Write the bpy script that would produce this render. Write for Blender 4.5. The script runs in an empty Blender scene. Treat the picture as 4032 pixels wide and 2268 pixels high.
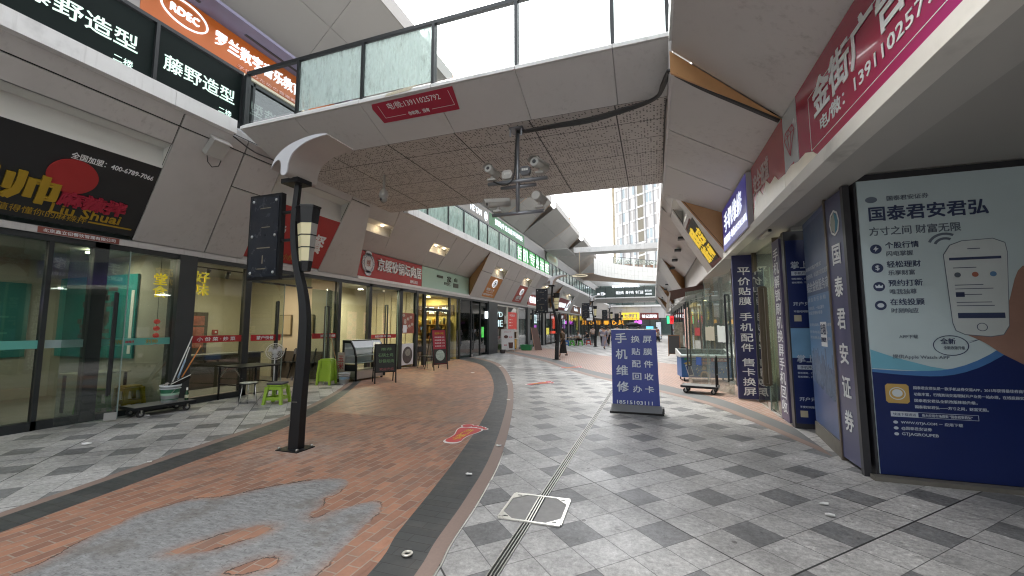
import bpy, bmesh, math, random
from mathutils import Vector, Matrix, Euler
R=math.radians; PI=math.pi
random.seed(7)
sc=bpy.context.scene; col=sc.collection
# ---------------------------------------------------------------- camera, sky, sun, exposure
cam=bpy.data.cameras.new("camera"); co=bpy.data.objects.new("camera",cam); col.objects.link(co)
cam.sensor_width=36; cam.lens=14.37; cam.clip_start=.05; cam.clip_end=3000
co.location=(0,0,1.6); co.rotation_euler=(R(95.43),R(0.1),R(19.05)); sc.camera=co
w=bpy.data.worlds.new("World"); sc.world=w; w.use_nodes=True
wn=w.node_tree; bg=wn.nodes['Background']
sky=wn.nodes.new('ShaderNodeTexSky'); sky.sky_type='NISHITA'; sky.sun_disc=False
SUN_EL,SUN_AZ=48,-50
sky.sun_elevation=R(SUN_EL); sky.sun_rotation=R(SUN_AZ); sky.air_density=1.6; sky.dust_density=4; sky.ozone_density=.6
hs=wn.nodes.new('ShaderNodeHueSaturation'); hs.inputs['Saturation'].default_value=.2
wn.links.new(sky.outputs[0],hs.inputs['Color']); wn.links.new(hs.outputs[0],bg.inputs['Color'])
bg.inputs['Strength'].default_value=.15
sl=bpy.data.lights.new("sun",'SUN'); sl.energy=.7; sl.angle=R(30); sl.color=(1,.95,.87)
so=bpy.data.objects.new("sun",sl); col.objects.link(so)
so.rotation_euler=Vector((-math.sin(R(SUN_AZ))*math.cos(R(SUN_EL)),-math.cos(R(SUN_AZ))*math.cos(R(SUN_EL)),-math.sin(R(SUN_EL)))).to_track_quat('-Z','Y').to_euler()
vs=sc.view_settings; sc.display_settings.display_device='sRGB'
vs.view_transform='Standard'; vs.look='None'; vs.gamma=1; vs.use_curve_mapping=False; vs.exposure=2.4
cy=sc.cycles; cy.max_bounces=7; cy.diffuse_bounces=4; cy.glossy_bounces=4; cy.transmission_bounces=4; cy.transparent_max_bounces=16
cy.use_denoising=True; cy.filter_width=1.15; cy.sample_clamp_indirect=6; cy.caustics_reflective=False; cy.caustics_refractive=False

# ---------------------------------------------------------------- materials
MC={}
class NT:
    def __init__(s,m): s.t=m.node_tree; s.n=s.t.nodes; s.l=s.t.links
    def new(s,t,**k):
        n=s.n.new(t)
        for a,b in k.items(): setattr(n,a,b)
        return n
    def set(s,sock,v):
        if hasattr(v,'is_linked') or hasattr(v,'links'): s.l.new(v,sock)
        else: sock.default_value=v
    def m(s,op,a,b=0.0,c=None):
        n=s.new('ShaderNodeMath',operation=op); s.set(n.inputs[0],a); s.set(n.inputs[1],b)
        if c is not None: s.set(n.inputs[2],c)
        return n.outputs[0]
    def mix(s,f,a,b,mode='MIX'):
        n=s.new('ShaderNodeMix',data_type='RGBA',blend_type=mode); s.set(n.inputs[0],f); s.set(n.inputs[6],a); s.set(n.inputs[7],b); return n.outputs[2]
    def noise(s,co,sc_,det=3,rough=.55):
        n=s.new('ShaderNodeTexNoise'); n.inputs['Scale'].default_value=sc_; n.inputs['Detail'].default_value=det; n.inputs['Roughness'].default_value=rough
        if co is not None: s.l.new(co,n.inputs['Vector'])
        return n.outputs['Fac']
    def ramp(s,f,a,b):
        n=s.new('ShaderNodeMapRange'); n.interpolation_type='SMOOTHSTEP'; s.set(n.inputs[0],f); n.inputs[1].default_value=a; n.inputs[2].default_value=b; return n.outputs[0]
def c4(c): return (c[0],c[1],c[2],1)
def M(name,c,rough=.6,metal=0,var=.12,scale=3,emit=0,spec=.5,bump=0,ec=None,dirt=0,streak=0):
    if name in MC: return MC[name]
    m=bpy.data.materials.new(name); m.use_nodes=True; n=NT(m); b=n.n['Principled BSDF']; MC[name]=m
    tc=n.new('ShaderNodeTexCoord').outputs['Object']
    f=n.noise(tc,scale,4,.6)
    k=n.m('MULTIPLY_ADD',f,2*var,1-var)
    cc=n.mix(1,c4(c),(1,1,1,1),'MULTIPLY'); 
    comb=n.new('ShaderNodeCombineColor'); 
    for i in range(3): n.l.new(k,comb.inputs[i])
    cc=n.mix(1,c4(c),comb.outputs[0],'MULTIPLY')
    if dirt:
        d=n.ramp(n.noise(tc,scale*.35,5,.7),.52,.72)
        cc=n.mix(n.m('MULTIPLY',d,dirt),cc,(.06,.055,.05,1))
    if streak:
        mp=n.new('ShaderNodeMapping'); mp.inputs['Scale'].default_value=(5,5,.35); n.l.new(tc,mp.inputs[0])
        s1=n.ramp(n.noise(mp.outputs[0],2.2,5,.7),.5,.75); s2=n.ramp(n.noise(tc,.7,3,.6),.4,.65)
        cc=n.mix(n.m('MULTIPLY',n.m('MULTIPLY',s1,s2),streak),cc,(.13,.12,.11,1))
    n.l.new(cc,b.inputs['Base Color'])
    b.inputs['Metallic'].default_value=metal; b.inputs['Specular IOR Level'].default_value=spec
    n.l.new(n.m('MULTIPLY_ADD',f,.2,max(rough-.1,.02)),b.inputs['Roughness'])
    if emit:
        b.inputs['Emission Color'].default_value=c4(ec or c); b.inputs['Emission Strength'].default_value=emit; m.cycles.emission_sampling='NONE'
    if bump:
        bn=n.new('ShaderNodeBump'); bn.inputs['Strength'].default_value=bump; bn.inputs['Distance'].default_value=.01
        n.l.new(n.noise(tc,scale*12,3),bn.inputs['Height']); n.l.new(bn.outputs[0],b.inputs['Normal'])
    return m
def glass(name,tint=(.80,.88,.85),refl=.06,frost=0,fc=(.6,.68,.66)):
    if name in MC: return MC[name]
    m=bpy.data.materials.new(name); m.use_nodes=True; n=NT(m); MC[name]=m
    out=n.n['Material Output']; n.n.remove(n.n['Principled BSDF'])
    tr=n.new('ShaderNodeBsdfTransparent'); tr.inputs[0].default_value=c4(tint)
    gl=n.new('ShaderNodeBsdfGlossy'); gl.inputs['Roughness'].default_value=.02
    lw=n.new('ShaderNodeFresnel'); lw.inputs['IOR'].default_value=1.45
    mx=n.new('ShaderNodeMixShader'); ff=n.m('SUBTRACT',1,n.new('ShaderNodeNewGeometry').outputs['Backfacing']); n.l.new(n.m('MULTIPLY',n.m('MINIMUM',n.m('MULTIPLY_ADD',lw.outputs[0],1.5,refl),1),ff),mx.inputs[0]); n.l.new(tr.outputs[0],mx.inputs[1]); n.l.new(gl.outputs[0],mx.inputs[2])
    s=mx.outputs[0]
    if frost:
        tc=n.new('ShaderNodeTexCoord').outputs['Object']
        df=n.new('ShaderNodeBsdfDiffuse'); df.inputs[0].default_value=c4(fc)
        tl=n.new('ShaderNodeBsdfTranslucent'); tl.inputs[0].default_value=c4(fc)
        a=n.new('ShaderNodeMixShader'); a.inputs[0].default_value=.55; n.l.new(df.outputs[0],a.inputs[1]); n.l.new(tl.outputs[0],a.inputs[2])
        mp=n.new('ShaderNodeMapping'); mp.inputs['Scale'].default_value=(1,1,.25); n.l.new(tc,mp.inputs[0])
        f=n.m('MULTIPLY',n.ramp(n.noise(mp.outputs[0],7,6,.75),.2,.62),frost)
        q=n.new('ShaderNodeMixShader'); n.l.new(f,q.inputs[0]); n.l.new(s,q.inputs[1]); n.l.new(a.outputs[0],q.inputs[2]); s=q.outputs[0]
    n.l.new(s,out.inputs[0]); return m

# ---------------------------------------------------------------- geometry helpers
def V(*a): return Vector(a if len(a)>1 else a[0])
class MB:
    def __init__(s): s.v=[]; s.f=[]; s.sm=[]; s.mi=[]; s.cur=0
    def add(s,vs,fs,smooth=False):
        o=len(s.v); s.v+= [Vector(p) for p in vs]
        for i,f in enumerate(fs):
            s.f.append([o+k for k in f]); s.sm.append(smooth[i] if isinstance(smooth,list) else smooth); s.mi.append(s.cur)
        return s
    def bx(s,x0,x1,y0,y1,z0,z1):
        return s.add([(x0,y0,z0),(x1,y0,z0),(x1,y1,z0),(x0,y1,z0),(x0,y0,z1),(x1,y0,z1),(x1,y1,z1),(x0,y1,z1)],
            [(0,3,2,1),(4,5,6,7),(0,1,5,4),(1,2,6,5),(2,3,7,6),(3,0,4,7)])
    def ob(s,o,u,v,n):   # box from a corner and three edge vectors
        o,u,v,n=V(o),V(u),V(v),V(n)
        if u.cross(v).dot(n)<0: o=o+n; n=-n
        p=[o,o+u,o+u+v,o+v]; return s.add(p+[q+n for q in p],[(3,2,1,0),(4,5,6,7),(0,1,5,4),(1,2,6,5),(2,3,7,6),(3,0,4,7)])
    def bar(s,a,b,w,h=None,up=(0,0,1)):
        a,b=V(a),V(b); h=h or w; d=b-a; up=V(up)
        if abs(d.normalized().dot(up))>.95: up=V(1,0,0)
        x=d.cross(up).normalized(); y=x.cross(d).normalized()
        return s.ob(a-x*w/2-y*h/2,x*w,y*h,d)
    def prism(s,poly,vec):
        p=[V(q) for q in poly]; vec=V(vec); n=len(p)
        nn=Vector((0,0,0))
        for i in range(n): nn+= (p[i]-p[0]).cross(p[(i+1)%n]-p[0])
        if nn.dot(vec)<0: p=p[::-1]
        return s.add(p+[q+vec for q in p],[tuple(range(n))[::-1],tuple(range(n,2*n))]+[(i,(i+1)%n,n+(i+1)%n,n+i) for i in range(n)])
    def tube(s,pts,r,n=8,cap=True):
        P=[V(p) for p in pts]; m=len(P); rr=r if isinstance(r,(list,tuple)) else [r]*m
        vs=[]; px=None
        for i in range(m):
            d=(P[min(i+1,m-1)]-P[max(i-1,0)]).normalized()
            if px is None:
                a=V(0,0,1) if abs(d.z)<.9 else V(1,0,0); px=d.cross(a).normalized()
            else: px=(px-d*px.dot(d)).normalized()
            py=d.cross(px)
            for k in range(n): t=2*PI*k/n; vs.append(P[i]+(px*math.cos(t)+py*math.sin(t))*rr[i])
        fs=[(i*n+k,i*n+(k+1)%n,(i+1)*n+(k+1)%n,(i+1)*n+k) for i in range(m-1) for k in range(n)]; sm=[True]*len(fs)
        if cap: fs+=[tuple(range(n))[::-1],tuple(range((m-1)*n,m*n))]; sm+=[False,False]
        return s.add(vs,fs,sm)
    def lathe(s,prof,c=(0,0,0),n=16,cap=True,ax=None):
        c=V(c); vs=[]; m=len(prof)
        for r,z in prof:
            for k in range(n):
                t=2*PI*k/n; vs.append(V(r*math.cos(t),r*math.sin(t),z))
        if ax is not None:
            q=V(0,0,1).rotation_difference(V(ax).normalized()); vs=[q@p for p in vs]
        vs=[p+c for p in vs]
        fs=[(i*n+k,i*n+(k+1)%n,(i+1)*n+(k+1)%n,(i+1)*n+k) for i in range(m-1) for k in range(n)]; sm=[True]*len(fs)
        if cap: fs+=[tuple(range(n))[::-1],tuple(range((m-1)*n,m*n))]; sm+=[False,False]
        return s.add(vs,fs,sm)
    def ell(s,c,r,n=14,m=9):
        c=V(c); r=V(r) if hasattr(r,'__len__') else V(r,r,r)
        vs=[c+V(r.x*math.sin(PI*i/m)*math.cos(2*PI*k/n),r.y*math.sin(PI*i/m)*math.sin(2*PI*k/n),-r.z*math.cos(PI*i/m)) for i in range(m+1) for k in range(n)]
        return s.add(vs,[(i*n+k,i*n+(k+1)%n,(i+1)*n+(k+1)%n,(i+1)*n+k) for i in range(m) for k in range(n)],True)
    def strip(s,A,B):    # sheet between two polylines
        n=len(A); return s.add(list(A)+list(B),[(i,i+1,n+i+1,n+i) for i in range(n-1)])
    def build(s,name,mat,parent=None,bev=0,loc=None):
        me=bpy.data.meshes.new(name)
        P=Vector((0,0,0))
        if parent is not None:
            q=parent
            while q is not None: P=P+q.location; q=q.parent
        if loc is not None: L=V(loc)
        elif parent is not None: L=P.copy()
        else:
            xs=[p.x for p in s.v]; ys=[p.y for p in s.v]; zs=[p.z for p in s.v]
            L=V((min(xs)+max(xs))/2,(min(ys)+max(ys))/2,min(zs))
        me.from_pydata([tuple(p-L) for p in s.v],[],s.f)
        mats=mat if isinstance(mat,(list,tuple)) else [mat]
        for a in mats: me.materials.append(a)
        me.polygons.foreach_set('use_smooth',s.sm); me.polygons.foreach_set('material_index',s.mi); me.update()
        o=bpy.data.objects.new(name,me); col.objects.link(o)
        o.location=L-P if parent is not None else L
        if parent is not None: o.parent=parent
        if bev:
            b=o.modifiers.new('bevel','BEVEL'); b.width=bev; b.segments=2; b.limit_method='ANGLE'; b.angle_limit=R(40)
        return o
def tag(o,label=None,cat=None,group=None,kind=None):
    if label: o['label']=label
    if cat: o['category']=cat
    if group: o['group']=group
    if kind: o['kind']=kind
    return o
def thing(name,label,cat,loc=(0,0,0),group=None):
    o=bpy.data.objects.new(name,None); col.objects.link(o); o.location=loc; o.empty_display_size=.1
    return tag(o,label,cat,group)
def dup(root,loc=None,rotz=None,label=None,group=None):
    r=root.copy(); col.objects.link(r)
    if loc is not None: r.location=loc
    if rotz is not None: r.rotation_euler=(0,0,rotz)
    if label: r['label']=label
    if group: r['group']=group
    for ch in list(root.children):
        c=ch.copy(); col.objects.link(c); c.parent=r
        for g in ch.children:
            d=g.copy(); col.objects.link(d); d.parent=c
    return r
def struct(o): o['kind']='structure'; return o
def text(s,o,u,v,w,h,mat,parent,name='lettering',ext=.003,bold=.012,align='L',line=1.0,res=2,lift=.002):
    """raised lettering filling the w x h box whose lower left corner is o, on the plane of u (reading direction) and v (up)"""
    cu=bpy.data.curves.new(name,'FONT'); cu.body=s; cu.size=1; cu.resolution_u=res; cu.space_line=line
    cu.align_x='CENTER' if '\n' in s else 'LEFT'
    t=bpy.data.objects.new('tmp',cu); col.objects.link(t)
    dg=bpy.context.evaluated_depsgraph_get(); me=t.evaluated_get(dg).to_mesh()
    vs=[p.co.copy() for p in me.vertices]; fs=[tuple(p.vertices) for p in me.polygons]
    t.evaluated_get(dg).to_mesh_clear(); bpy.data.objects.remove(t); bpy.data.curves.remove(cu)
    if not vs: return None
    x0=min(p.x for p in vs); x1=max(p.x for p in vs); y0=min(p.y for p in vs); y1=max(p.y for p in vs)
    u,v,o=V(u),V(v),V(o); n=u.cross(v).normalized()
    sx=w/(x1-x0); sy=h/(y1-y0) if h else sx
    if w<=0: sx=sy
    b=MB(); P=[o+u*((p.x-x0)*sx)+v*((p.y-y0)*sy)+n*lift for p in vs]
    k=len(P); cnt={}
    for f in fs:
        for i in range(len(f)): cnt[(f[i],f[(i+1)%len(f)])]=1
    side=[(a,c_,c_+k,a+k) for (a,c_) in cnt if (c_,a) not in cnt] if ext>0 else []
    em=sy; d=bold*em
    for j,(du,dv) in enumerate([(0,0)] if bold<.008 else [(d,d),(-d,d),(-d,-d),(d,-d)]):
        e=ext+j*.0004; sh=u*du+v*dv
        if ext<=0: b.add([p+sh+n*j*.0004 for p in P],fs)
        else: b.add([p+sh for p in P]+[p+sh+n*e for p in P],[tuple(i+k for i in f) for f in fs]+side)
    return b.build(name,mat,parent)
def sign(name,label,cat,o,u,v,w,h,mat,texts=(),thick=.05,group=None,part='panel',border=None,parent=None):
    """board with its lower left corner at o; w, h along u and v; the face looks along u x v"""
    o,u,v=V(o),V(u),V(v); n=u.cross(v).normalized()
    t=thing(name,label,cat,o,group) if parent is None else parent
    MB().ob(o-n*thick,u*w,v*h,n*thick).build(part,mat,t)
    for q in texts:
        s,x,y,tw,th,tm=q[:6]; k=q[6] if len(q)>6 else {}
        text(s,o+u*x+v*y,u,v,tw,th,tm,t,**k)
    return t
def rect(b,o,u,v,x0,x1,y0,y1,t=.002,lift=.001):
    o,u,v=V(o),V(u),V(v); n=u.cross(v).normalized(); return b.ob(o+u*x0+v*y0+n*lift,u*(x1-x0),v*(y1-y0),n*t)
def disc(b,o,u,v,x,y,rx,ry=None,n=24,t=.002,lift=.001,r0=0):
    o,u,v=V(o),V(u),V(v); nn=u.cross(v).normalized(); ry=ry or rx
    P=[o+u*(x+rx*math.cos(2*PI*k/n))+v*(y+ry*math.sin(2*PI*k/n))+nn*lift for k in range(n)]
    if not r0: return b.prism(P,nn*t)
    Q=[o+u*(x+(rx-r0)*math.cos(2*PI*k/n))+v*(y+(ry-r0)*math.sin(2*PI*k/n))+nn*lift for k in range(n)]
    A=[p+nn*t for p in P]; B=[p+nn*t for p in Q]
    for k in range(n):
        j=(k+1)%n; b.add([A[k],A[j],B[j],B[k],P[k],P[j],Q[j],Q[k]],[(0,1,2,3),(4,5,1,0),(3,2,6,7)])
    return b
def poly(b,o,u,v,pts,t=.002,lift=.001):
    o,u,v=V(o),V(u),V(v); nn=u.cross(v).normalized(); return b.prism([o+u*x+v*y+nn*lift for x,y in pts],nn*t)
def smoothline(pts,k=8):
    out=[]; n=len(pts)
    for i in range(n-1):
        p=[V(*pts[max(i-1,0)]),V(*pts[i]),V(*pts[i+1]),V(*pts[min(i+2,n-1)])]
        for j in range(k):
            t=j/k; out.append(.5*((2*p[1])+(-p[0]+p[2])*t+(2*p[0]-5*p[1]+4*p[2]-p[3])*t*t+(-p[0]+3*p[1]-3*p[2]+p[3])*t**3))
    out.append(V(*pts[-1])); return out
X,Y,Z=V(1,0,0),V(0,1,0),V(0,0,1)
# ---------------------------------------------------------------- ground
def ground_mat():
    m=bpy.data.materials.new('granite_paving'); m.use_nodes=True; n=NT(m); b=n.n['Principled BSDF']
    tc=n.new('ShaderNodeTexCoord').outputs['Object']; sp=n.new('ShaderNodeSeparateXYZ'); n.l.new(tc,sp.inputs[0])
    p=.3075
    a=n.m('MULTIPLY',n.m('ADD',sp.outputs[0],sp.outputs[1]),.70711); c=n.m('MULTIPLY',n.m('SUBTRACT',sp.outputs[1],sp.outputs[0]),.70711)
    ai=n.m('DIVIDE',n.m('SUBTRACT',a,.22),p); ci=n.m('DIVIDE',n.m('SUBTRACT',c,.1875),p)
    i=n.m('FLOOR',ai); j=n.m('FLOOR',ci); fa=n.m('SUBTRACT',ai,i); fc=n.m('SUBTRACT',ci,j)
    k=n.m('FLOORED_MODULO',n.m('ADD',i,n.m('MULTIPLY',j,2)),5); dark=n.m('COMPARE',k,1,.1)
    wn_=n.new('ShaderNodeTexWhiteNoise',noise_dimensions='2D'); cb=n.new('ShaderNodeCombineXYZ'); n.l.new(i,cb.inputs[0]); n.l.new(j,cb.inputs[1]); n.l.new(cb.outputs[0],wn_.inputs['Vector'])
    rnd=wn_.outputs['Value']
    def edge(f): return n.m('MINIMUM',f,n.m('SUBTRACT',1,f))
    thin=n.m('LESS_THAN',n.m('MINIMUM',edge(fa),edge(fc)),.010)
    def wide(idx,f,r):
        # line at the lower edge of every 6th tile
        q=n.m('FLOORED_MODULO',idx,6)
        return n.m('MAXIMUM',n.m('MULTIPLY',n.m('COMPARE',q,r,.1),n.m('LESS_THAN',f,.022)),n.m('MULTIPLY',n.m('COMPARE',q,(r-1)%6,.1),n.m('GREATER_THAN',f,.978)))
    wd=n.m('MAXIMUM',wide(i,fa,2),wide(j,fc,5))
    base=n.mix(dark,(.385,.38,.37,1),(.165,.167,.168,1))
    vv=n.m('MULTIPLY_ADD',rnd,.14,.93)
    sp1=n.noise(tc,160,2,.7); vv=n.m('MULTIPLY',vv,n.m('MULTIPLY_ADD',sp1,.6,.7)); wr=n.noise(tc,26,6,.8); vv=n.m('MULTIPLY',vv,n.m('MULTIPLY_ADD',n.ramp(wr,.3,.7),.55,.72))
    big=n.noise(tc,.55,7,.72); vv=n.m('MULTIPLY',vv,n.m('MULTIPLY_ADD',n.ramp(big,.36,.62),.5,.68))
    mid=n.noise(tc,7,6,.75); st=n.ramp(mid,.56,.72); vv=n.m('MULTIPLY',vv,n.m('MULTIPLY_ADD',st,-.45,1))
    lt=n.noise(tc,11,5,.8); vv=n.m('MULTIPLY',vv,n.m('MULTIPLY_ADD',n.ramp(lt,.52,.72),.5,1))
    cm=n.new('ShaderNodeCombineColor'); [n.l.new(vv,cm.inputs[q]) for q in range(3)]
    cc=n.mix(1,base,cm.outputs[0],'MULTIPLY')
    sp2=n.ramp(n.noise(tc,3.0,5,.82),.64,.72); cc=n.mix(n.m('MULTIPLY',sp2,.6),cc,(.05,.047,.043,1))
    vo=n.new('ShaderNodeTexVoronoi'); vo.inputs['Scale'].default_value=2.6; n.l.new(tc,vo.inputs['Vector'])
    gum=n.m('MULTIPLY',n.m('LESS_THAN',n.m('ADD',vo.outputs['Distance'],n.m('MULTIPLY',n.noise(tc,30,2),.05)),.075),n.m('GREATER_THAN',n.noise(tc,1.7,2),.5))
    cc=n.mix(n.m('MULTIPLY',gum,.65),cc,(.045,.04,.038,1))
    scf=n.new('ShaderNodeMapping'); scf.inputs['Rotation'].default_value=(0,0,.5); scf.inputs['Scale'].default_value=(1,5,1); n.l.new(tc,scf.inputs[0])
    cc=n.mix(n.m('MULTIPLY',n.ramp(n.noise(scf.outputs[0],1.6,6,.75),.55,.75),.35),cc,(.10,.095,.09,1))
    cc=n.mix(n.m('MULTIPLY',thin,.82),cc,(.05,.05,.05,1)); cc=n.mix(n.m('MULTIPLY',wd,.92),cc,(.012,.012,.012,1))
    n.l.new(cc,b.inputs['Base Color']); n.l.new(n.m('ADD',n.m('MULTIPLY_ADD',mid,.35,.2),n.m('MULTIPLY',rnd,.16)),b.inputs['Roughness'])
    bn=n.new('ShaderNodeBump'); bn.inputs['Strength'].default_value=.25; bn.inputs['Distance'].default_value=.004
    hgt=n.m('SUBTRACT',n.m('MULTIPLY',sp1,.5),n.m('MAXIMUM',thin,wd)); n.l.new(hgt,bn.inputs['Height']); n.l.new(bn.outputs[0],b.inputs['Normal'])
    return m
def brick_mat(name,cA,cB,mort,bw,bh,rot,ms=.006,dirt=.5):
    m=bpy.data.materials.new(name); m.use_nodes=True; n=NT(m); b=n.n['Principled BSDF']
    tc=n.new('ShaderNodeTexCoord').outputs['Object']; mp=n.new('ShaderNodeMapping'); mp.inputs['Rotation'].default_value=(0,0,R(rot)); n.l.new(tc,mp.inputs[0])
    br=n.new('ShaderNodeTexBrick'); n.l.new(mp.outputs[0],br.inputs['Vector']); br.inputs['Scale'].default_value=1
    br.inputs['Brick Width'].default_value=bw; br.inputs['Row Height'].default_value=bh; br.inputs['Mortar Size'].default_value=ms; br.inputs['Mortar Smooth'].default_value=.2; br.inputs['Bias'].default_value=0
    br.inputs['Color1'].default_value=c4(cA); br.inputs['Color2'].default_value=c4(cB); br.inputs['Mortar'].default_value=c4(mort)
    f1=n.noise(tc,1.3,6,.7); f2=n.noise(tc,9,5,.75)
    cc=n.mix(n.m('MULTIPLY',n.ramp(f1,.42,.72),dirt),br.outputs['Color'],(.17,.145,.125,1))
    k=n.m('MULTIPLY_ADD',f2,.6,.7); cm=n.new('ShaderNodeCombineColor'); [n.l.new(k,cm.inputs[q]) for q in range(3)]
    cc=n.mix(1,cc,cm.outputs[0],'MULTIPLY'); n.l.new(cc,b.inputs['Base Color'])
    n.l.new(n.m('MULTIPLY_ADD',f2,.4,.3),b.inputs['Roughness'])
    bn=n.new('ShaderNodeBump'); bn.inputs['Strength'].default_value=.5; bn.inputs['Distance'].default_value=.005; n.l.new(n.m('SUBTRACT',1,br.outputs['Fac']),bn.inputs['Height']); n.l.new(bn.outputs[0],b.inputs['Normal'])
    return m
GM=ground_mat(); BRK=brick_mat('red_brick_paving',(.41,.20,.12),(.235,.118,.08),(.32,.25,.195),.205,.102,91,.006,.55)
BRK2=brick_mat('faded_brick_paving',(.34,.2,.15),(.28,.17,.13),(.42,.37,.33),.205,.102,78,.007,.3)
DKB=brick_mat('dark_band_paving',(.055,.06,.062),(.042,.046,.048),(.02,.02,.02),.4,.1,0,.003,.25)
PKB=M('pink_granite',(.25,.18,.15),.6,var=.2,scale=40)
b=MB(); b.add([(-200,-60,0),(200,-60,0),(200,300,0),(-200,300,0)],[(0,1,2,3)]); struct(b.build('ground',GM,loc=(0,0,0)))
def sheet(name,pts,mat,z): b=MB(); b.add([(x,y,z) for x,y in pts],[tuple(range(len(pts)))]); return struct(b.build(name,mat,loc=(0,0,0)))
def band(name,A,B_,mat,z,k=8):
    A=smoothline(A,k); B_=smoothline(B_,k); m=len(A)-1; n2=len(B_)-1
    def rs(P,q):
        out=[]
        for i in range(q+1):
            t=i/q*(len(P)-1); a=min(int(t),len(P)-2); out.append(P[a].lerp(P[a+1],t-a))
        return out
    q=80; b=MB(); b.strip([(p.x,p.y,z) for p in rs(A,q)],[(p.x,p.y,z) for p in rs(B_,q)]); return struct(b.build(name,mat,loc=(0,0,0)))
blU=[(-4.75,-2.2),(-5.1,.6),(-5.41,2.06),(-5.59,2.79),(-5.82,3.64),(-6.08,4.8),(-6.36,5.82),(-6.9,7.1),(-7.85,8.89),(-8.62,10.0),(-9.25,10.6)]
blM=[(-4.63,-2.2),(-4.98,.6),(-5.28,2.02),(-5.46,2.77),(-5.68,3.64),(-5.94,4.85),(-6.24,5.87),(-6.8,7.2),(-7.75,9.0),(-8.5,10.15),(-9.25,10.85)]
blL=[(-4.2,-2.2),(-4.6,.6),(-4.89,1.88),(-5.07,2.72),(-5.28,3.65),(-5.55,4.92),(-5.93,5.94),(-6.62,7.4),(-7.7,9.26),(-8.4,10.38),(-9.25,11.4)]
brI=[(-1.55,-2.2),(-1.62,.6),(-1.8,2.34),(-1.94,2.88),(-2.1,3.64),(-2.34,4.71),(-2.82,6.57),(-3.52,8.82),(-4.5,11.34),(-5.95,14.38),(-7.31,16.6),(-9.25,18.6)]
brD=[(-1.2,-2.2),(-1.32,.6),(-1.50,2.34),(-1.6,2.88),(-1.71,3.6),(-1.95,4.78),(-2.48,6.68),(-3.2,8.95),(-4.17,11.55),(-5.7,15.0),(-7.2,17.6),(-9.25,19.9)]
brP=[(-1.06,-2.2),(-1.2,.6),(-1.38,2.34),(-1.48,2.88),(-1.59,3.66),(-1.83,4.86),(-2.36,6.76),(-3.1,9.08),(-4.05,11.7),(-5.6,15.25),(-7.1,17.9),(-9.25,20.25)]
LA=smoothline(blL); RA=smoothline(brI)
sheet('brick_path',[(p.x,p.y) for p in LA]+[(p.x,p.y) for p in RA[::-1]],BRK,.004)
band('dark_paving_band',blM,blL,DKB,.004); band('pink_paving_band',blU,blM,PKB,.004)
band('dark_paving_band',brI,brD,DKB,.004); band('pink_paving_band',brD,brP,PKB,.004)
f1=[(-9.2,30.5),(-7.4,29.5),(-5.6,27.2),(-3.76,24.6),(-1.78,22.2),(.23,19.6),(2.1,17)]
f2=[(-9.2,26.2),(-7.39,23.8),(-4.6,19.88),(-2.74,16.2),(-1.34,14.07),(.12,12.3),(1.29,10.3),(1.72,9.06),(2.05,7.75)]
f3=[(-9.2,25.4),(-7.6,23.1),(-4.85,19.2),(-2.95,15.6),(-1.5,13.3),(.05,11.25),(1.05,9.75),(1.6,8.3),(2.05,6.6)]
f4=[(-9.2,25.0),(-7.75,22.7),(-5.0,18.8),(-3.08,15.3),(-1.62,13.0),(-.05,11.0),(.92,9.55),(1.48,8.1),(2.03,6.2)]
sheet('brick_path',[(p.x,p.y) for p in smoothline(f1)]+[(p.x,p.y) for p in smoothline(f2)[::-1]],BRK2,.004)
band('dark_paving_band',f2,f3,M('grey_band',(.13,.135,.135),.6,var=.25,scale=14),.004); band('pink_paving_band',f3,f4,PKB,.004)
# steel trim along the brick path, drain slot, inspection cover
b=MB(); P=smoothline(brP)
P=[p+V(.012,0) for p in P if p.y<5.2]
b.tube([(p.x,p.y,.004) for p in P],.006,4); tag(b.build('metal_trim',M('steel_trim',(.75,.74,.7),.3,1)),'thin bright metal trim strip along the edge of the brick path','trim strip')
t=thing('drain_channel','long narrow steel slot drain running down the grey paving','drain',(-1.035,7,0))
ST=M('steel',(.50,.49,.46),.35,.9,var=.2,scale=20,dirt=.3); BK=M('black_gap',(.006,.006,.006),.7)
def drain(y0,y1):
    b=MB(); b.add([(-1.072,y0,.003),(-.998,y0,.003),(-.998,y1,.003),(-1.072,y1,.003)],[(0,1,2,3)]); b.build('slot',BK,t)
    for x0,x1 in ((-1.073,-1.066),(-1.050,-1.043),(-1.027,-1.020),(-1.005,-.998)): MB().bx(x0,x1,y0,y1,.0,.009).build('rail',ST,t)
drain(-1.5,3.36); drain(3.9,10.8)
t=thing('inspection_cover','square steel framed inspection cover set across the drain slot','manhole cover',(-1.035,3.63,0)); t.rotation_euler=(0,0,R(2))
b=MB(); x,y,h=-1.035,3.63,.262
b.bx(x-h,x+h,y-h,y+h,.002,.008); b.build('infill',M('cover_stone',(.25,.245,.235),.55,var=.35,scale=12),t)
b=MB()
for s in (-1,1): b.bx(x-h,x+h,y+s*h-.011,y+s*h+.011,.004,.014); b.bx(x+s*h-.011,x+s*h+.011,y-h+.012,y+h-.012,.004,.014)
b.build('frame',M('bright_steel',(.8,.78,.72),.3,.85,var=.15,scale=15),t)
for sx in (-1,1):
    for sy in (-1,1):
        b=MB(); X0,Y0=x+sx*(h-.011),y+sy*(h-.011); b.prism([(X0,Y0,.008),(X0-sx*.11,Y0,.008),(X0,Y0-sy*.11,.008)],(0,0,.005)); c_=b.build('corner_plate',MC['bright_steel'],t)
        MB().ob((X0-sx*.045-.02,Y0-sy*.03-.006,.0135),(.04,0,0),(0,.012,0),(0,0,.001)).build('slot_hole',BK,c_)
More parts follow.
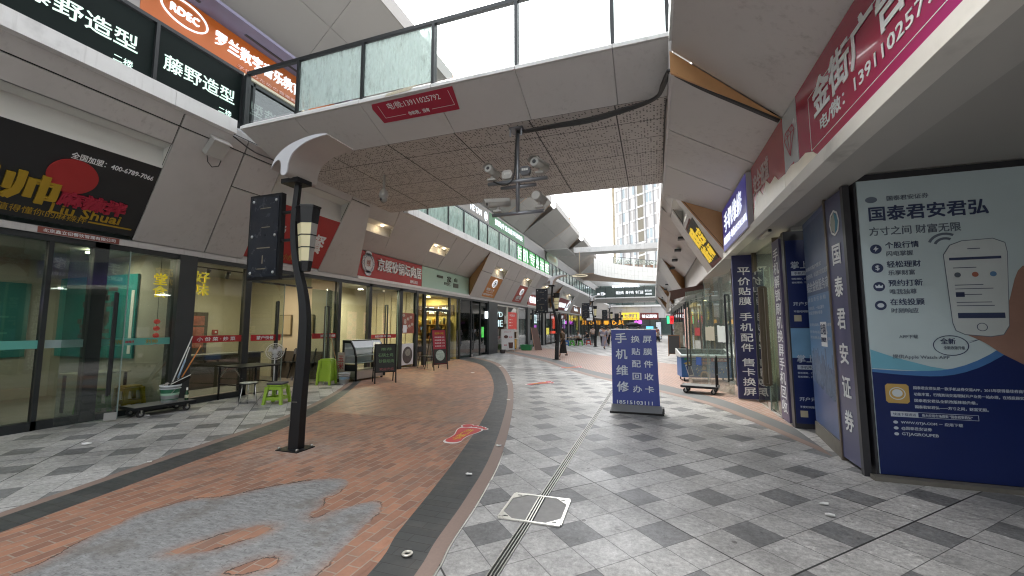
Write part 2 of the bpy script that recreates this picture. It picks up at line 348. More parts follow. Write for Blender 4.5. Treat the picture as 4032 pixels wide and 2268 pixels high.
for x0 in (-1.066,-1.043,-1.020): 
    b=MB(); b.bx(x0,x0+.009,y-h+.012,y+h-.012,.006,.0105); b.build('rail',MC['bright_steel'],t)
    MB().bx(x0+.010,x0+.022,y-h+.012,y+h-.012,.006,.0095).build('slot',BK,t)
# worn cement skim over the brick, with the brick showing through
import numpy as np
pt=[(-4.05,-1.2),(-4.02,.6),(-3.98,1.6),(-4.1,2.0),(-4.22,2.4),(-4.12,2.78),(-3.88,2.95),(-3.66,3.3),(-3.31,3.62),(-3.06,3.62),(-2.93,3.36),(-2.96,3.2),(-2.86,3.08),(-2.82,2.88),(-2.72,2.86),(-2.68,3.06),(-2.5,3.29),(-2.36,3.25),(-2.28,3.05),(-2.22,2.75),(-2.16,2.5),(-2.1,2.1),(-2.05,1.0),(-2.1,-1.2)]
isl=[[(-3.32,2.1),(-3.2,2.45),(-3.05,2.62),(-2.93,2.62),(-2.92,2.47),(-3.02,2.3),(-3.15,2.15)],[(-2.72,2.06),(-2.64,2.24),(-2.55,2.32),(-2.47,2.26),(-2.5,2.16),(-2.6,2.06)],[(-2.9,1.55),(-2.8,1.78),(-2.68,1.8),(-2.7,1.65)]]
def sdist(P,poly):
    A=np.array(poly); B=np.roll(A,-1,0); d=np.full(len(P),1e9); ins=np.zeros(len(P),bool)
    for a,b_ in zip(A,B):
        ab=b_-a; t=np.clip(((P-a)@ab)/(ab@ab+1e-12),0,1); d=np.minimum(d,np.linalg.norm(P-(a+t[:,None]*ab),axis=1))
        c=((a[1]>P[:,1])!=(b_[1]>P[:,1])); x=(b_[0]-a[0])*(P[:,1]-a[1])/((b_[1]-a[1]) if b_[1]!=a[1] else 1e-12)+a[0]; ins^=c&(P[:,0]<x)
    return np.where(ins,d,-d)
def patch_mat():
    m=brick_mat('worn_brick_and_cement',(.41,.20,.12),(.235,.118,.08),(.32,.25,.195),.205,.102,91,.006,.55); n=NT(m); b=n.n['Principled BSDF']
    tc=n.new('ShaderNodeTexCoord').outputs['Object']; at=n.new('ShaderNodeAttribute',attribute_name='cem').outputs['Fac']; du=n.new('ShaderNodeAttribute',attribute_name='dust').outputs['Fac']
    base=b.inputs['Base Color'].links[0].from_socket
    v=n.m('ADD',at,n.m('ADD',n.m('MULTIPLY',n.m('SUBTRACT',n.noise(tc,6,5,.65),.5),.10),n.m('MULTIPLY',n.m('SUBTRACT',n.noise(tc,28,4,.7),.5),.05)))
    msk=n.ramp(v,-.012,.02); thin=n.ramp(v,-.03,.13)
    mp=n.new('ShaderNodeMapping'); mp.inputs['Rotation'].default_value=(0,0,R(-55)); mp.inputs['Scale'].default_value=(1,3.2,1); n.l.new(tc,mp.inputs[0])
    st=n.noise(mp.outputs[0],9,7,.8); f3=n.noise(tc,2.2,6,.7); f4=n.noise(tc,45,3,.6)
    cem=n.mix(n.ramp(st,.3,.72),(.155,.158,.158,1),(.34,.343,.34,1)); cem=n.mix(n.m('MULTIPLY',n.ramp(f3,.5,.68),.55),cem,(.14,.12,.10,1))
    cem=n.mix(n.m('MULTIPLY',n.ramp(n.noise(tc,3.1,5,.75),.66,.74),.5),cem,(.27,.36,.45,1)); cem=n.mix(n.m('MULTIPLY',n.ramp(f4,.58,.66),.6),cem,(.09,.088,.085,1))
    k=n.m('MULTIPLY',msk,n.m('MULTIPLY_ADD',thin,.4,.6)); cc=n.mix(k,base,cem)
    rim=n.m('MULTIPLY',n.m('COMPARE',v,-.004,.006),n.ramp(n.noise(tc,1.1,2,.5),.44,.5)); cc=n.mix(n.m('MULTIPLY',rim,.85),cc,(.03,.025,.022,1))
    dd=n.m('MULTIPLY',du,n.ramp(n.noise(tc,7,5,.75),.32,.62)); cc=n.mix(n.m('MULTIPLY',dd,.6),cc,(.46,.39,.34,1))
    n.l.new(cc,b.inputs['Base Color']); b.inputs['Roughness'].default_value=.7
    for l in list(b.inputs['Roughness'].links): n.l.remove(l)
    return m
def interp(line,y): 
    L=sorted((p.y,p.x) for p in line); return float(np.interp(y,[a for a,_ in L],[c for _,c in L]))
gx_=np.arange(-6.2,-1.5,.04); gy_=np.arange(-1.2,6.4,.04); XX,YY=np.meshgrid(gx_,gy_); PP=np.stack([XX.ravel(),YY.ravel()],1)
sp_=lambda q:[(p.x,p.y) for p in smoothline(q+[q[0]],5)[:-1]]
dd=sdist(PP,sp_(pt))
for q in isl: dd=np.minimum(dd,-sdist(PP,sp_(q)))
dust=np.clip(1-np.hypot(PP[:,0]+4.45,PP[:,1]-4.25)/.85,0,1)
nx=len(gx_); lo=[interp(LA,y)+.01 for y in gy_]; hi=[interp(RA,y)-.01 for y in gy_]
fs=[]; used={}; vs=[]; at1=[]; at2=[]
def vid(i):
    if i not in used: used[i]=len(vs); vs.append((PP[i,0],PP[i,1],.0065)); at1.append(dd[i]); at2.append(dust[i])
    return used[i]
for r in range(len(gy_)-1):
    L_,H_=max(lo[r],lo[r+1]),min(hi[r],hi[r+1])
    for c in range(nx-1):
        if gx_[c]>=L_ and gx_[c+1]<=H_: i=r*nx+c; fs.append([vid(i),vid(i+1),vid(i+nx+1),vid(i+nx)])
b=MB(); b.add(vs,fs); o=struct(b.build('brick_path',patch_mat(),loc=(0,0,0)))
for nm,arr in (('cem',at1),('dust',at2)): a_=o.data.attributes.new(nm,'FLOAT','POINT'); a_.data.foreach_set('value',np.array(arr,dtype=np.float32))
BLM=M('blue_stain',(.33,.42,.5),.8,var=.4,scale=14)
# red footprint stickers
def foot(loc,rot,s,label):
    t=thing('floor_sticker',label,'floor sticker',loc,'footprint stickers on the paving')
    sole=[(-x_,y_) for x_,y_ in [(-.09,-.47),(0,-.5),(.085,-.47),(.12,-.38),(.11,-.25),(.115,-.1),(.16,.05),(.2,.2),(.19,.3),(.1,.34),(-.02,.35),(-.12,.33),(-.18,.24),(-.16,.08),(-.11,-.08),(-.1,-.25),(-.12,-.38)]][::-1]
    def outline(g): 
        P=smoothline(sole+[sole[0]],4)[:-1]; c=V(0,-.05); return [(c+(p-c)*(1+g*(.35 if 0 else 1))) for p in P]
    toes=[(-.15,.47,.085,.10),(-.02,.46,.048,.06),(.07,.44,.042,.05),(.145,.40,.038,.046),(.205,.345,.034,.04)]
    q=Matrix.Rotation(rot,2)
    def w(p,z): p=q@(V(p[0],p[1])*s); return (loc[0]+p.x,loc[1]+p.y,z)
    WH=M('sticker_white',(.78,.76,.74),.5,var=.15,scale=20); RD=M('sticker_red',(.55,.045,.05),.45,var=.2,scale=15)
    b=MB(); b.prism([w(p,.006) for p in outline(.12)],(0,0,.002))
    for x,y,a,c_ in toes: b.prism([w((x+(a+.022)*math.cos(k*PI/10),y+(c_+.022)*math.sin(k*PI/10)),.0055) for k in range(20)],(0,0,.002))
    b.build('border',WH,t)
    b=MB(); b.prism([w(p,.0085) for p in outline(0)],(0,0,.002))
    for x,y,a,c_ in toes: b.prism([w((x+a*math.cos(k*PI/10),y+c_*math.sin(k*PI/10)),.008) for k in range(20)],(0,0,.002))
    b.build('sole_print',RD,t)
    u=q@V(1,0); v=q@V(0,1); o=w((-.06,-.36),.0105)
    text('洪\n门\n胡\n子',o,(u.x*s,u.y*s,0),(v.x*s,v.y*s,0),.13,.6,M('sticker_yellow',(.75,.5,.06),.5),t,ext=.001,lift=.0005)
    return t
foot((-2.74,5.74,0),R(2),.98,'red and white footprint sticker with yellow characters, nearest one on the brick edge')
foot((-3.1,11.4,0),R(-35),.9,'smaller looking red footprint sticker on grey paving left of the blue stand')
foot((-3.12,16.2,0),R(-50),.9,'farthest red footprint sticker near the base of the second lamp post')
# bits of litter, metal ring
LT=M('paper_litter',(.8,.8,.78),.8,var=.1)
for i,(x,y,s,l) in enumerate([(-7.42,3.57,.10,'crumpled white tissue lying on the left pavement near the glass door'),(-5.72,3.35,.04,'small white scrap on the dark band at far left'),(-2.02,5.3,.05,'white paper scrap beside the near curve of the dark band'),(-1.95,4.2,.05,'torn white scrap on the dark band below the footprint sticker'),(-3.05,8.6,.06,'white scrap on the dark band beside the drain'),(-3.9,10.9,.05,'tiny white scrap on the outer edge of the dark band'),(-6.0,13.2,.1,'white scrap on the red brick in front of the black folding board'),(-5.9,15.6,.08,'white scrap at the top bend of the brick path'),(-3.7,13.6,.08,'white scrap on grey paving beside the second lamp'),(1.4,4.55,.05,'white cigarette end lying near the blue corner panel'),(1.36,4.3,.05,'pale scrap nearest the blue poster wall'),(-8.75,5.0,.12,'flat white scrap under the hand cart')]):
    b=MB(); P=[(x+s*random.uniform(.6,1)*math.cos(k*PI/4),y+s*.7*random.uniform(.5,1)*math.sin(k*PI/4),.012+random.uniform(0,.012)) for k in range(8)]; P.append((x,y,.012+s*.2)); b.add(P,[(k,(k+1)%8,8) for k in range(8)]); b.add([(p[0],p[1],.0105) for p in P[:8]],[tuple(range(8))[::-1]])
    tag(b.build('litter_scrap',LT),l,'litter','litter on the paving')
b=MB(); b.lathe([(.022,.009),(.036,.009),(.04,.016),(.036,.021),(.022,.021),(.02,.012)],(-1.69,2.63,0),20,cap=False); tag(b.build('metal_ring',M('ring_metal',(.7,.68,.6),.4,.5)),'small pale metal ring lying on the dark band at the bottom','ring')
# ---------------------------------------------------------------- left arcade building
PAN=M('cladding_panel',(.54,.53,.52),.5,var=.06,scale=1.2,dirt=.10,streak=.35)
PAN2=M('pale_ledge',(.72,.72,.71),.45,var=.08,scale=2.5,dirt=.25,streak=.4)
DKF=M('dark_frame',(.022,.026,.028),.4,var=.2,spec=.5)
GAP=M('joint_shadow_gap',(.02,.02,.02),.9)
WOOD=M('wood_brown_panel',(.55,.31,.14),.5,var=.12,scale=3)
NIC=M('niche_lining',(.66,.67,.64),.6,var=.06)
GL=glass('shop_glass',(.78,.85,.82),.05); GLD=glass('dark_glass',(.60,.66,.65),.06); GLR=glass('rail_glass',(.80,.91,.88),.05,.4,(.62,.78,.74))
LB=thing('arcade_building','long grey two storey arcade with slanted cladding and pale ledge left of the street','building',(-9.2,0,0))
def SL(y,k,off=0): return V(-9.2+1.78*k+.752*off,y,3.22+2.03*k-.659*off)
def SV(y,k,off=0): return V(-9.2+1.78*k+.508*off,y,4.2+1.05*k-.861*off)
def cpanel(P,pts,par,mat=PAN,th=.03,gap=.013,name='facade_panel'):
    """cladding panel with a shadow gap round it; P maps (y,k,off)"""
    n=len(pts); cy_=sum(p[0] for p in pts)/n; ck=sum(p[1] for p in pts)/n
    q=[]
    for y,k in pts:
        dy=y-cy_; dk=k-ck; q.append((y-math.copysign(min(gap,abs(dy)*.3),dy),k-math.copysign(min(gap/2.7,abs(dk)*.3),dk)))
    b=MB(); f=[P(y,k,0) for y,k in q]; nrm=P(0,0,-th)-P(0,0,0); b.prism(f,nrm); o=b.build(name,mat,par)
    b=MB(); b.prism([P(y,k,-th-.004) for y,k in pts],nrm*.3); b.build('panel_backing',GAP,o)
    return o
def quadp(ya,la,yb,lb,k0,k1): return [(ya-la*k0,k0),(yb-lb*k0,k0),(yb-lb*k1,k1),(ya-la*k1,k1)]
def niche(P,ya,la,yb,lb,k0,k1,par,depth=0.0,lamp=0,lampc=(1,.72,.42),sgn=1):
    a,b_,c,d=[P(*p) for p in quadp(ya,la,yb,lb,k0,k1)]
    up=V(0,0,c.z-b_.z); A,B_=a+up,b_+up
    m=MB(); m.add([a,b_,B_,A],[(0,1,2,3)]); m.add([A,B_,c,d],[(0,1,2,3)]); m.add([a,A,d],[(0,1,2)]); m.add([b_,c,B_],[(0,1,2)])
    o=m.build('niche',NIC,par)
    for i in range(lamp):
        t=(i+.5)/lamp if lamp>1 else .62
        p=(A*.45+d*.55).lerp(B_*.45+c*.55,t)+V(0,0,-.012)
        m=MB(); m.lathe([(.001,0),(.05,0),(.05,-.012),(.001,-.012)],p,12,cap=False); m.build('spot_lamp',M('warm_lamp',(1,.85,.6),emit=5,ec=(1,.8,.5)),o)
        l=bpy.data.lights.new('spot','POINT'); l.energy=.35; l.color=lampc; l.shadow_soft_size=.04
        lo=bpy.data.objects.new('spot_light',l); col.objects.link(lo); lo.parent=o; lo.location=p+V(0,0,-.09)-par.location
    return o
TOP=.9
def scol(ya,la,yb,lb,cuts,P=SL,par=None,mat=PAN):
    for k0,k1 in cuts: cpanel(P,quadp(ya,la,yb,lb,k0,k1),par or LB,mat)
J=[(-15,0),(-12,0),(-9,0),(-6,0),(-3,0),(.2,.1),(2.45,.25),(4.805,.33),(6.12,.48),(7.0,.5),(9.31,.6),(10.2,1.3),(10.975,1.6)]
for i in range(len(J)-1):
    (a,la),(b_,lb)=J[i],J[i+1]
    if i==6: cuts=[(.765,TOP),(TOP,1)]; niche(SL,a,la,b_,lb,.587,.765,LB)
    elif i==9: cuts=[(.86,1)]; niche(SL,a,la,b_,lb,.62,.86,LB)
    elif i==8: cuts=[(0,.62),(.62,TOP),(TOP,1)]
    else: cuts=[(0,TOP),(TOP,1)]
    scol(a,la,b_,lb,cuts)
# recessed zone over the red and mint signs
J=[(10.975,1.6),(12.3,1.55),(13.6,1.5),(14.9,1.5),(16.2,1.45),(17.9,1.42),(19.7,1.4)]
for i in range(6):
    (a,la),(b_,lb)=J[i],J[i+1]
    if i in (0,3): scol(a,la,b_,lb,[(0,.42),(.66,1)],SV); niche(SV,a,la,b_,lb,.42,.66,LB,lamp=2 if i==3 else 1)
    else: scol(a,la,b_,lb,[(0,1)],SV)
def tri(y0,lean,P1=SL,xs=-9.2,name='return_panel',par=None,sg=1):
    b=MB(); b.prism([P1(y0,0),P1(y0-lean,1),V(xs,y0,4.2)],(0,.02,0)); b.build(name,WOOD,par or LB)
tri(19.7,1.4)
# far zones
def farS(J,signs=()):
    for i in range(len(J)-1):
        (a,la),(b_,lb)=J[i],J[i+1]
        if i in signs: scol(a,la,b_,lb,[(0,.05),(.78,1)]); niche(SL,a,la,b_,lb,.55,.78,LB,lamp=1)
        else: scol(a,la,b_,lb,[(0,.6),(.6,1)])
def farV(J,lamps=()):
    for i in range(len(J)-1):
        (a,la),(b_,lb)=J[i],J[i+1]
        if i in lamps: scol(a,la,b_,lb,[(0,.42),(.66,1)],SV); niche(SV,a,la,b_,lb,.42,.66,LB,lamp=1)
        else: scol(a,la,b_,lb,[(0,1)],SV)
farS([(19.7,1.4),(21.2,1.5),(23.1,1.55),(25.0,1.6),(26.4,1.6),(28.3,1.7),(29.8,1.8)],(1,4))
farV([(29.8,1.8),(32.2,1.9),(34.6,2),(37.6,2.2)],(1,))
tri(37.6,2.2)
farS([(37.6,2.2),(39.5,3),(45.4,3.2),(47.2,3.3)],(1,))
farV([(47.2,3.3),(51,3.3),(55,3.3),(58.2,3.3)],())
tri(58.2,3.3)
farS([(58.2,3.3),(62,3),(66,3),(70,3),(74,0),(79,0)],())
# header strip under the cladding and vertical sign wall
b=MB(); b.bx(-9.5,-9.16,-15,79,3.1,3.21); b.build('storefront_header',PAN,LB)
for ya_,yb_ in ((10.9,19.75),(29.8,37.6),(47.2,58.2)): MB().bx(-9.32,-9.26,ya_,yb_,3.215,4.2).build('sign_wall',PAN,LB)
# ledge
def ledge(y0,y1,par=LB,x0=-7.62,x1=-7.31):
    y=y0
    while y<y1-.01:
        e=min(y+2.75,y1); MB().bx(x0,x1,y+.003,e-.003,5.235,5.49).build('ledge',PAN2,par); y=e
ledge(-15,5.3); ledge(10.98,80)
b=MB(); b.bx(-9.78,-7.63,-15,80,5.3,5.47); b.build('upper_deck',PAN,LB)
# opaque core: back wall, roof
b=MB(); b.bx(-15.3,-15,-15,80,0,11.9); b.bx(-15,-7.9,-15,80,11.75,11.9); b.bx(-15,-7.5,-15.3,-15,0,11.9); b.build('rear_wall',PAN,LB)
# upper storey wall
b=MB(); b.bx(-9.95,-9.82,-15,80,8.05,9.15); b.build('upper_fascia',M('upper_fascia_grey',(.30,.29,.28),.5,var=.06),LB)
b=MB()
y=-15
while y<80: b.bx(-9.9,-9.8,y-.03,y+.03,5.475,8.04); y+=1.5
b.bx(-9.9,-9.8,-15,80,5.475,5.55); b.bx(-9.9,-9.8,-15,80,7.95,8.045); b.build('upper_window_frame',DKF,LB)
b=MB(); b.bx(-9.86,-9.85,-15,80,5.55,7.95); b.build('upper_window',glass('upper_glass',(.42,.52,.52),.10),LB)
b=MB(); b.bx(-12,-11.9,-15,80,5.48,9); b.bx(-15,-9.9,-15,80,9.2,9.25); b.build('upper_back_wall',M('upper_room',(.2,.24,.24),.8,var=.5,scale=.8),LB)
# roof soffit, folded panels with brown returns
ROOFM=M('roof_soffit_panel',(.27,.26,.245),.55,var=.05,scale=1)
def soffit(par,sx,x0,x1,seg,name='roof_soffit'):
    ye=-15
    for (yb,xo,zo) in seg:
        A=V(sx*x0,0,9.12)
        n=max(1,round((yb-ye)/2.6)); 
        for i in range(n):
            a=ye+(yb-ye)*i/n; c=ye+(yb-ye)*(i+1)/n
            for r in range(2):
                def at(t,y): return V(sx*(x0+(x1+xo-x0)*t),y,9.12+(11.3+zo-9.12)*t)
                t0,t1=(0,.5) if r==0 else (.5,1)
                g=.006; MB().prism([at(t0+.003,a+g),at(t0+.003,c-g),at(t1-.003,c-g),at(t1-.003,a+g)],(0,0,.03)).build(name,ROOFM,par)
        b=MB(); b.add([at(0,ye)+V(0,0,.04),at(0,yb)+V(0,0,.04),at(1,yb)+V(0,0,.04),at(1,ye)+V(0,0,.04)],[(0,1,2,3)]); b.build('soffit_backing',GAP,par)
        p=at(1,ye); MB().bx(min(p.x,p.x+sx*.03),max(p.x,p.x+sx*.03),ye,yb,p.z-.02,p.z+.5).build('roof_edge',M('roof_edge_grey',(.33,.31,.29),.5),par)
        MB().prism([at(.0,yb),at(1,yb),V(at(1,yb).x,yb,11.75),V(at(0,yb).x,yb,11.75)],(0,.06,0)).build('soffit_return',WOOD,par)
        ye=yb
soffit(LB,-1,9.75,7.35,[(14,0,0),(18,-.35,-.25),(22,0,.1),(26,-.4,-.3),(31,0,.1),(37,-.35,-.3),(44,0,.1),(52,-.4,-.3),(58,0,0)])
MB().bx(-9.82,-9.2,-15,15,9.02,9.1).build('light_cove',M('cove_painted_glow',(.19,.18,.27),.5),LB)  # purple glow from the lit sign is painted into the cove colour
for k in range(5): MB().bx(-9.62,-9.55,-2+k*3.0,-2+k*3.0+1.9,9.005,9.019).build('cove_slot',DKF,LB)
# ---- storefronts (x = -9.25): shops between pillars
FX=-9.25
def mull(y0,y1,x0=FX-.05,x1=FX+.05,z0=0,z1=3.1,name='mullion',mat=DKF): return MB().bx(x0,x1,y0,y1,z0,z1).build(name,mat,LB)
def pane(y0,y1,z0=.14,z1=3.06,mat=GL,name='shop_window'): return MB().bx(FX-.006,FX+.006,y0,y1,z0,z1).build(name,mat,LB)
def handle(b,p,q,off,w=.035):   # long square pull handle pair
    b.bar(V(p)+off,V(q)+off,w); b.bar(V(p)-off,V(q)-off,w)
    for z in (p,q): b.bar(V(z)+off,V(z)-off,w*.8)
def leaf(hx,hy,tx,ty,z1=2.75,par=LB,hz=(.45,2.2),mat=GL,stick=None,hname='door',hpos=.84):
    """glass door leaf from hinge (hx,hy) to tip (tx,ty) with a tall pull handle"""
    d=V(tx-hx,ty-hy,0); n=V(-d.y,d.x,0).normalized()
    o=MB().ob(V(hx,hy,.03)-n*.006,d,V(0,0,z1-.03),n*.012).build(hname,mat,par)
    b=MB(); p=V(hx,hy,hz[0])+d*hpos; q=V(hx,hy,hz[1])+d*hpos; handle(b,p,q,n*.05,.04); b.build('handle',DKF,o)
    b=MB(); b.ob(V(tx,ty,.02)-n*.012-d.normalized()*.16,d.normalized()*.16,V(0,0,.13),n*.024); b.build('patch_fitting',M('patch_metal',(.5,.5,.48),.35,.8),o)
    b=MB(); b.bar(V(tx,ty,.03),V(tx,ty,z1),.014); b.build('edge_trim',M('glass_edge',(.25,.33,.31),.2),o)
    return o
MB().bx(FX-.08,FX+.06,-15,79,3.0,3.1).build('storefront_rail',DKF,LB)
MB().bx(FX-.06,FX+.05,-15,4.3,0,.14).build('sill',DKF,LB); MB().bx(FX-.06,FX+.05,5.97,7.28,0,.12).build('sill',DKF,LB)
# shop 1
prev=-15
for y in (-12,-9,-6,-3,-1.5,0,1.1,2.2,3.0,3.75): mull(y-.03,y+.03); pane(prev+.03,y-.03); prev=y
pane(3.78,4.28); mull(4.29,4.49,FX-.1,FX+.06)
pane(4.5,5.62); mull(5.63,5.97,FX-.2,FX+.1,0,3.1,'pillar',M('dark_pillar',(.035,.04,.044),.35,var=.2))
MB().bx(FX-.06,FX+.05,4.5,5.62,0,.1).build('sill',DKF,LB)
leaf(-9.2,3.98,-8.8,4.6,2.95,hz=(.45,2.2),hpos=.82)
# shop 2
pane(5.98,7.12); mull(7.13,7.28,FX-.08,FX+.05)
leaf(-9.22,7.3,-8.95,8.0,2.7,hz=(.2,2.25),hpos=.8); pane(7.3,9.15,2.72,3.0); mull(7.29,9.15,z0=2.7,z1=2.74,name='door_header')
leaf(-9.22,9.95,-8.82,9.3,2.7,hz=(.4,2.2),hpos=.8)
pane(9.2,10.2,.05,2.7); mull(10.2,10.32)
pane(10.33,11.62); mull(11.63,11.78,FX-.08,FX+.06)
# shop 3: tall bright door
leaf(FX,12.5,FX,13.4,3.0,hz=(.6,2.4),hpos=.2,mat=GL); pane(11.8,12.48); mull(13.42,13.62,FX-.08,FX+.06); pane(13.63,14.55); mull(14.57,14.72,FX-.08,FX+.08)
# shop 4
pane(14.73,15.2); mull(15.2,15.34); mull(17.5,17.62); mull(15.35,17.5,z0=2.3,z1=2.42,name='door_header'); pane(15.35,17.5,2.42,3.0)
leaf(FX,15.36,FX,16.4,2.3,hz=(.8,1.6),hpos=.92); leaf(FX,17.48,FX,16.45,2.3,hz=(.8,1.6),hpos=.92)
for y in (15.38,16.43,17.45): mull(y-.04,y+.04,z0=.02,z1=2.3,name='door_stile')
pane(17.63,18.6); mull(18.6,18.68); pane(18.69,20.0,mat=GLD); mull(20,20.06); leaf(FX,21.2,FX,20.1,2.9,hz=(.4,2.3),mat=GLD,hpos=.85); pane(21.25,22.3,mat=GLD); mull(21.2,21.25)
mull(22.3,23.72,FX-.3,FX+.12,0,3.1,'pillar',MC['dark_pillar'])
# far shopfronts
WF=M('white_frame',(.62,.6,.56),.5)
for y in (23.75,25.75,27.85,28.0): mull(y,y+.1,mat=WF)
mull(23.85,28,z0=2.92,z1=3.05,name='door_header',mat=WF); mull(25.85,27.85,z0=1.25,z1=1.37,name='counter_rail',mat=WF); mull(25.85,27.85,z0=.75,z1=.8,name='counter_rail',mat=WF)
pane(23.86,25.74); pane(25.86,27.84,1.38,2.9)
y=28.15
while y<79: pane(y,y+1.9,mat=GLD); mull(y+1.9,y+2.0); y+=2.0
for y in (30.2,34.8,40,46,53): mull(y,y+.7,FX-.2,FX+.1,0,3.1,'pillar',MC['dark_pillar'])
# interiors
def room(y0,y1,depth,wall,floorc,ceil,par=LB,z=3.15,sx=-1,x0=FX):
    xb=x0+sx*depth
    b=MB(); b.bx(min(xb,xb+sx*.1),max(xb,xb+sx*.1),y0,y1,0,z); b.build('back_wall',wall,par)
    for yy in (y0,y1): MB().bx(min(xb,x0+sx*.12),max(xb,x0+sx*.12),yy-.05,yy+.05,0,z).build('partition_wall',wall,par)
    b=MB(); b.bx(min(xb,x0),max(xb,x0),y0+.06,y1-.06,.002,.02); b.build('shop_floor',floorc,par)
    b=MB(); b.bx(min(xb,x0+sx*.1),max(xb,x0+sx*.1),y0,y1,z,z+.06); b.build('shop_ceiling',ceil,par)
def downlight(x,y,z,e,c=(1,.86,.62),r=.09,par=LB,size=.5):
    b=MB(); b.lathe([(.001,z),(r,z),(r,z-.02),(.001,z-.02)],(x,y,0),12,cap=False); o=b.build('downlight',M('lamp_%d'%int(c[2]*100),c,emit=7,ec=c),par)
    l=bpy.data.lights.new('downlight','AREA'); l.energy=e; l.color=c; l.size=size; lo=bpy.data.objects.new('downlight_beam',l); col.objects.link(lo); lo.parent=o; lo.location=(x-par.location.x,y-par.location.y,z-.05)
WC=M('cream_wall',(.38,.37,.32),.7,var=.08); WC2=M('warm_wall',(.52,.46,.35),.7,var=.08); FLR=M('shop_tile',(.22,.2,.18),.4,var=.2); CEIL=M('shop_ceiling_grey',(.3,.29,.27),.8,var=.15)
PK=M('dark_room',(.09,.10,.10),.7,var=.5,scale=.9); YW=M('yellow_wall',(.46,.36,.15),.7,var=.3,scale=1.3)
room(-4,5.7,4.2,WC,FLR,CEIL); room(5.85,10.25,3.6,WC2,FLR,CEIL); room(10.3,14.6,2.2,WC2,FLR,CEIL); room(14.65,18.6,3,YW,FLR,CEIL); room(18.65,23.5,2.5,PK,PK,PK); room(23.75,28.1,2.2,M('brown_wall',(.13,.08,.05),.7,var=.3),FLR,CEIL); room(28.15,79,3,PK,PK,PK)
for x,y,e in ((-11.2,1.2,3),(-11.6,3.6,5),(-10.6,4.9,3.5)): downlight(x,y,3.1,e)
for x,y,e in ((-11.2,6.9,10),(-10.8,8.6,9)): downlight(x,y,3.1,e)
downlight(-10.2,12.4,3.0,26); downlight(-10.2,11,3.1,7); downlight(-11,15.8,3.1,16,(1,.8,.4)); downlight(-10.6,17.9,3.1,16,(1,.8,.4)); downlight(-10.4,25,3.1,5)
# ---------------------------------------------------------------- footbridge overhead
def perf_mat():
    m=bpy.data.materials.new('perforated_ceiling'); m.use_nodes=True; n=NT(m); b=n.n['Principled BSDF']
    tc=n.new('ShaderNodeTexCoord').outputs['Object']; sp=n.new('ShaderNodeSeparateXYZ'); n.l.new(tc,sp.inputs[0])
    p=.052; x=n.m('DIVIDE',sp.outputs[0],p); y=n.m('DIVIDE',sp.outputs[1],p); i=n.m('FLOOR',x); j=n.m('FLOOR',y)
    fx=n.m('SUBTRACT',n.m('SUBTRACT',x,i),.5); fy=n.m('SUBTRACT',n.m('SUBTRACT',y,j),.5)
    w_=n.new('ShaderNodeTexWhiteNoise',noise_dimensions='2D'); cb=n.new('ShaderNodeCombineXYZ'); n.l.new(i,cb.inputs[0]); n.l.new(j,cb.inputs[1]); n.l.new(cb.outputs[0],w_.inputs['Vector'])
    r=n.m('SQRT',n.m('ADD',n.m('MULTIPLY',fx,fx),n.m('MULTIPLY',fy,fy)))
    dot=n.m('MULTIPLY',n.m('LESS_THAN',r,.27),n.m('LESS_THAN',w_.outputs['Value'],.5))
    def line(v,per,o,wd):
        q=n.m('FLOORED_MODULO',n.m('SUBTRACT',v,o),per); return n.m('LESS_THAN',n.m('MINIMUM',q,n.m('SUBTRACT',per,q)),wd)
    ln=n.m('MAXIMUM',line(sp.outputs[0],1.38,.28,.011),line(sp.outputs[1],.65,0.0,.008))
    f=n.noise(tc,.8,5,.6); k=n.m('MULTIPLY_ADD',f,.3,.85); cm=n.new('ShaderNodeCombineColor'); [n.l.new(k,cm.inputs[q]) for q in range(3)]
    cc=n.mix(1,(.50,.475,.455,1),cm.outputs[0],'MULTIPLY'); cc=n.mix(n.m('MAXIMUM',dot,ln),cc,(.02,.018,.017,1))
    n.l.new(cc,b.inputs['Base Color']); b.inputs['Roughness'].default_value=.55; return m
PERF=perf_mat(); RAILM=M('rail_dark_metal',(.03,.033,.035),.35,.3,var=.2)
FRO=glass('frosted_rail_glass',(.78,.86,.84),.04,.95,(.62,.70,.68)); CLR=glass('clear_rail_glass',(.93,.96,.95),.03); FRO2=glass('hazy_rail_glass',(.86,.92,.91),.04,.45,(.7,.76,.75))
PX=[-7.31,-6.0,-4.57,-3.2,-1.8,-.41,.30]
def bridge(name,label,yf,yb,inset,zc,joints,x0=-7.31,x1=.31,drop=True):
    t=thing(name,label,'footbridge',((x0+x1)/2,(yf+yb)/2,zc))
    js=[x0]+list(joints)+[x1]
    for a,c in zip(js[:-1],js[1:]):
        a+=.004; c-=.004
        for s,y in ((1,yf),(-1,yb)):
            MB().prism([(a,y,5.35),(a,y,5.40),(a,y+s*.10,5.49),(a,y+s*.14,5.49),(a,y+s*.14,5.35)],(c-a,0,0)).build('edge_band',PAN2,t)
            MB().prism([(a,y+s*.03,5.345),(a,y+s*inset,zc),(a,y+s*inset,zc+.03),(a,y+s*.06,5.345)],(c-a,0,0)).build('fascia_panel',PAN,t)
    b=MB(); b.bx(x0,x1,yf+inset+.002,yb-inset-.002,zc-.001,zc+.02); o=b.build('ceiling',PERF,t)
    b=MB(); b.bx(x0,x1,yf+.16,yb-.16,5.36,5.46); b.bx(x0,x1,yf+inset,yb-inset,zc+.03,zc+.06); b.build('deck',PAN,t); return t
B1=bridge('footbridge','grey footbridge with perforated ceiling crossing overhead nearest the camera',5.35,10.95,.85,5.0,PX[1:6])
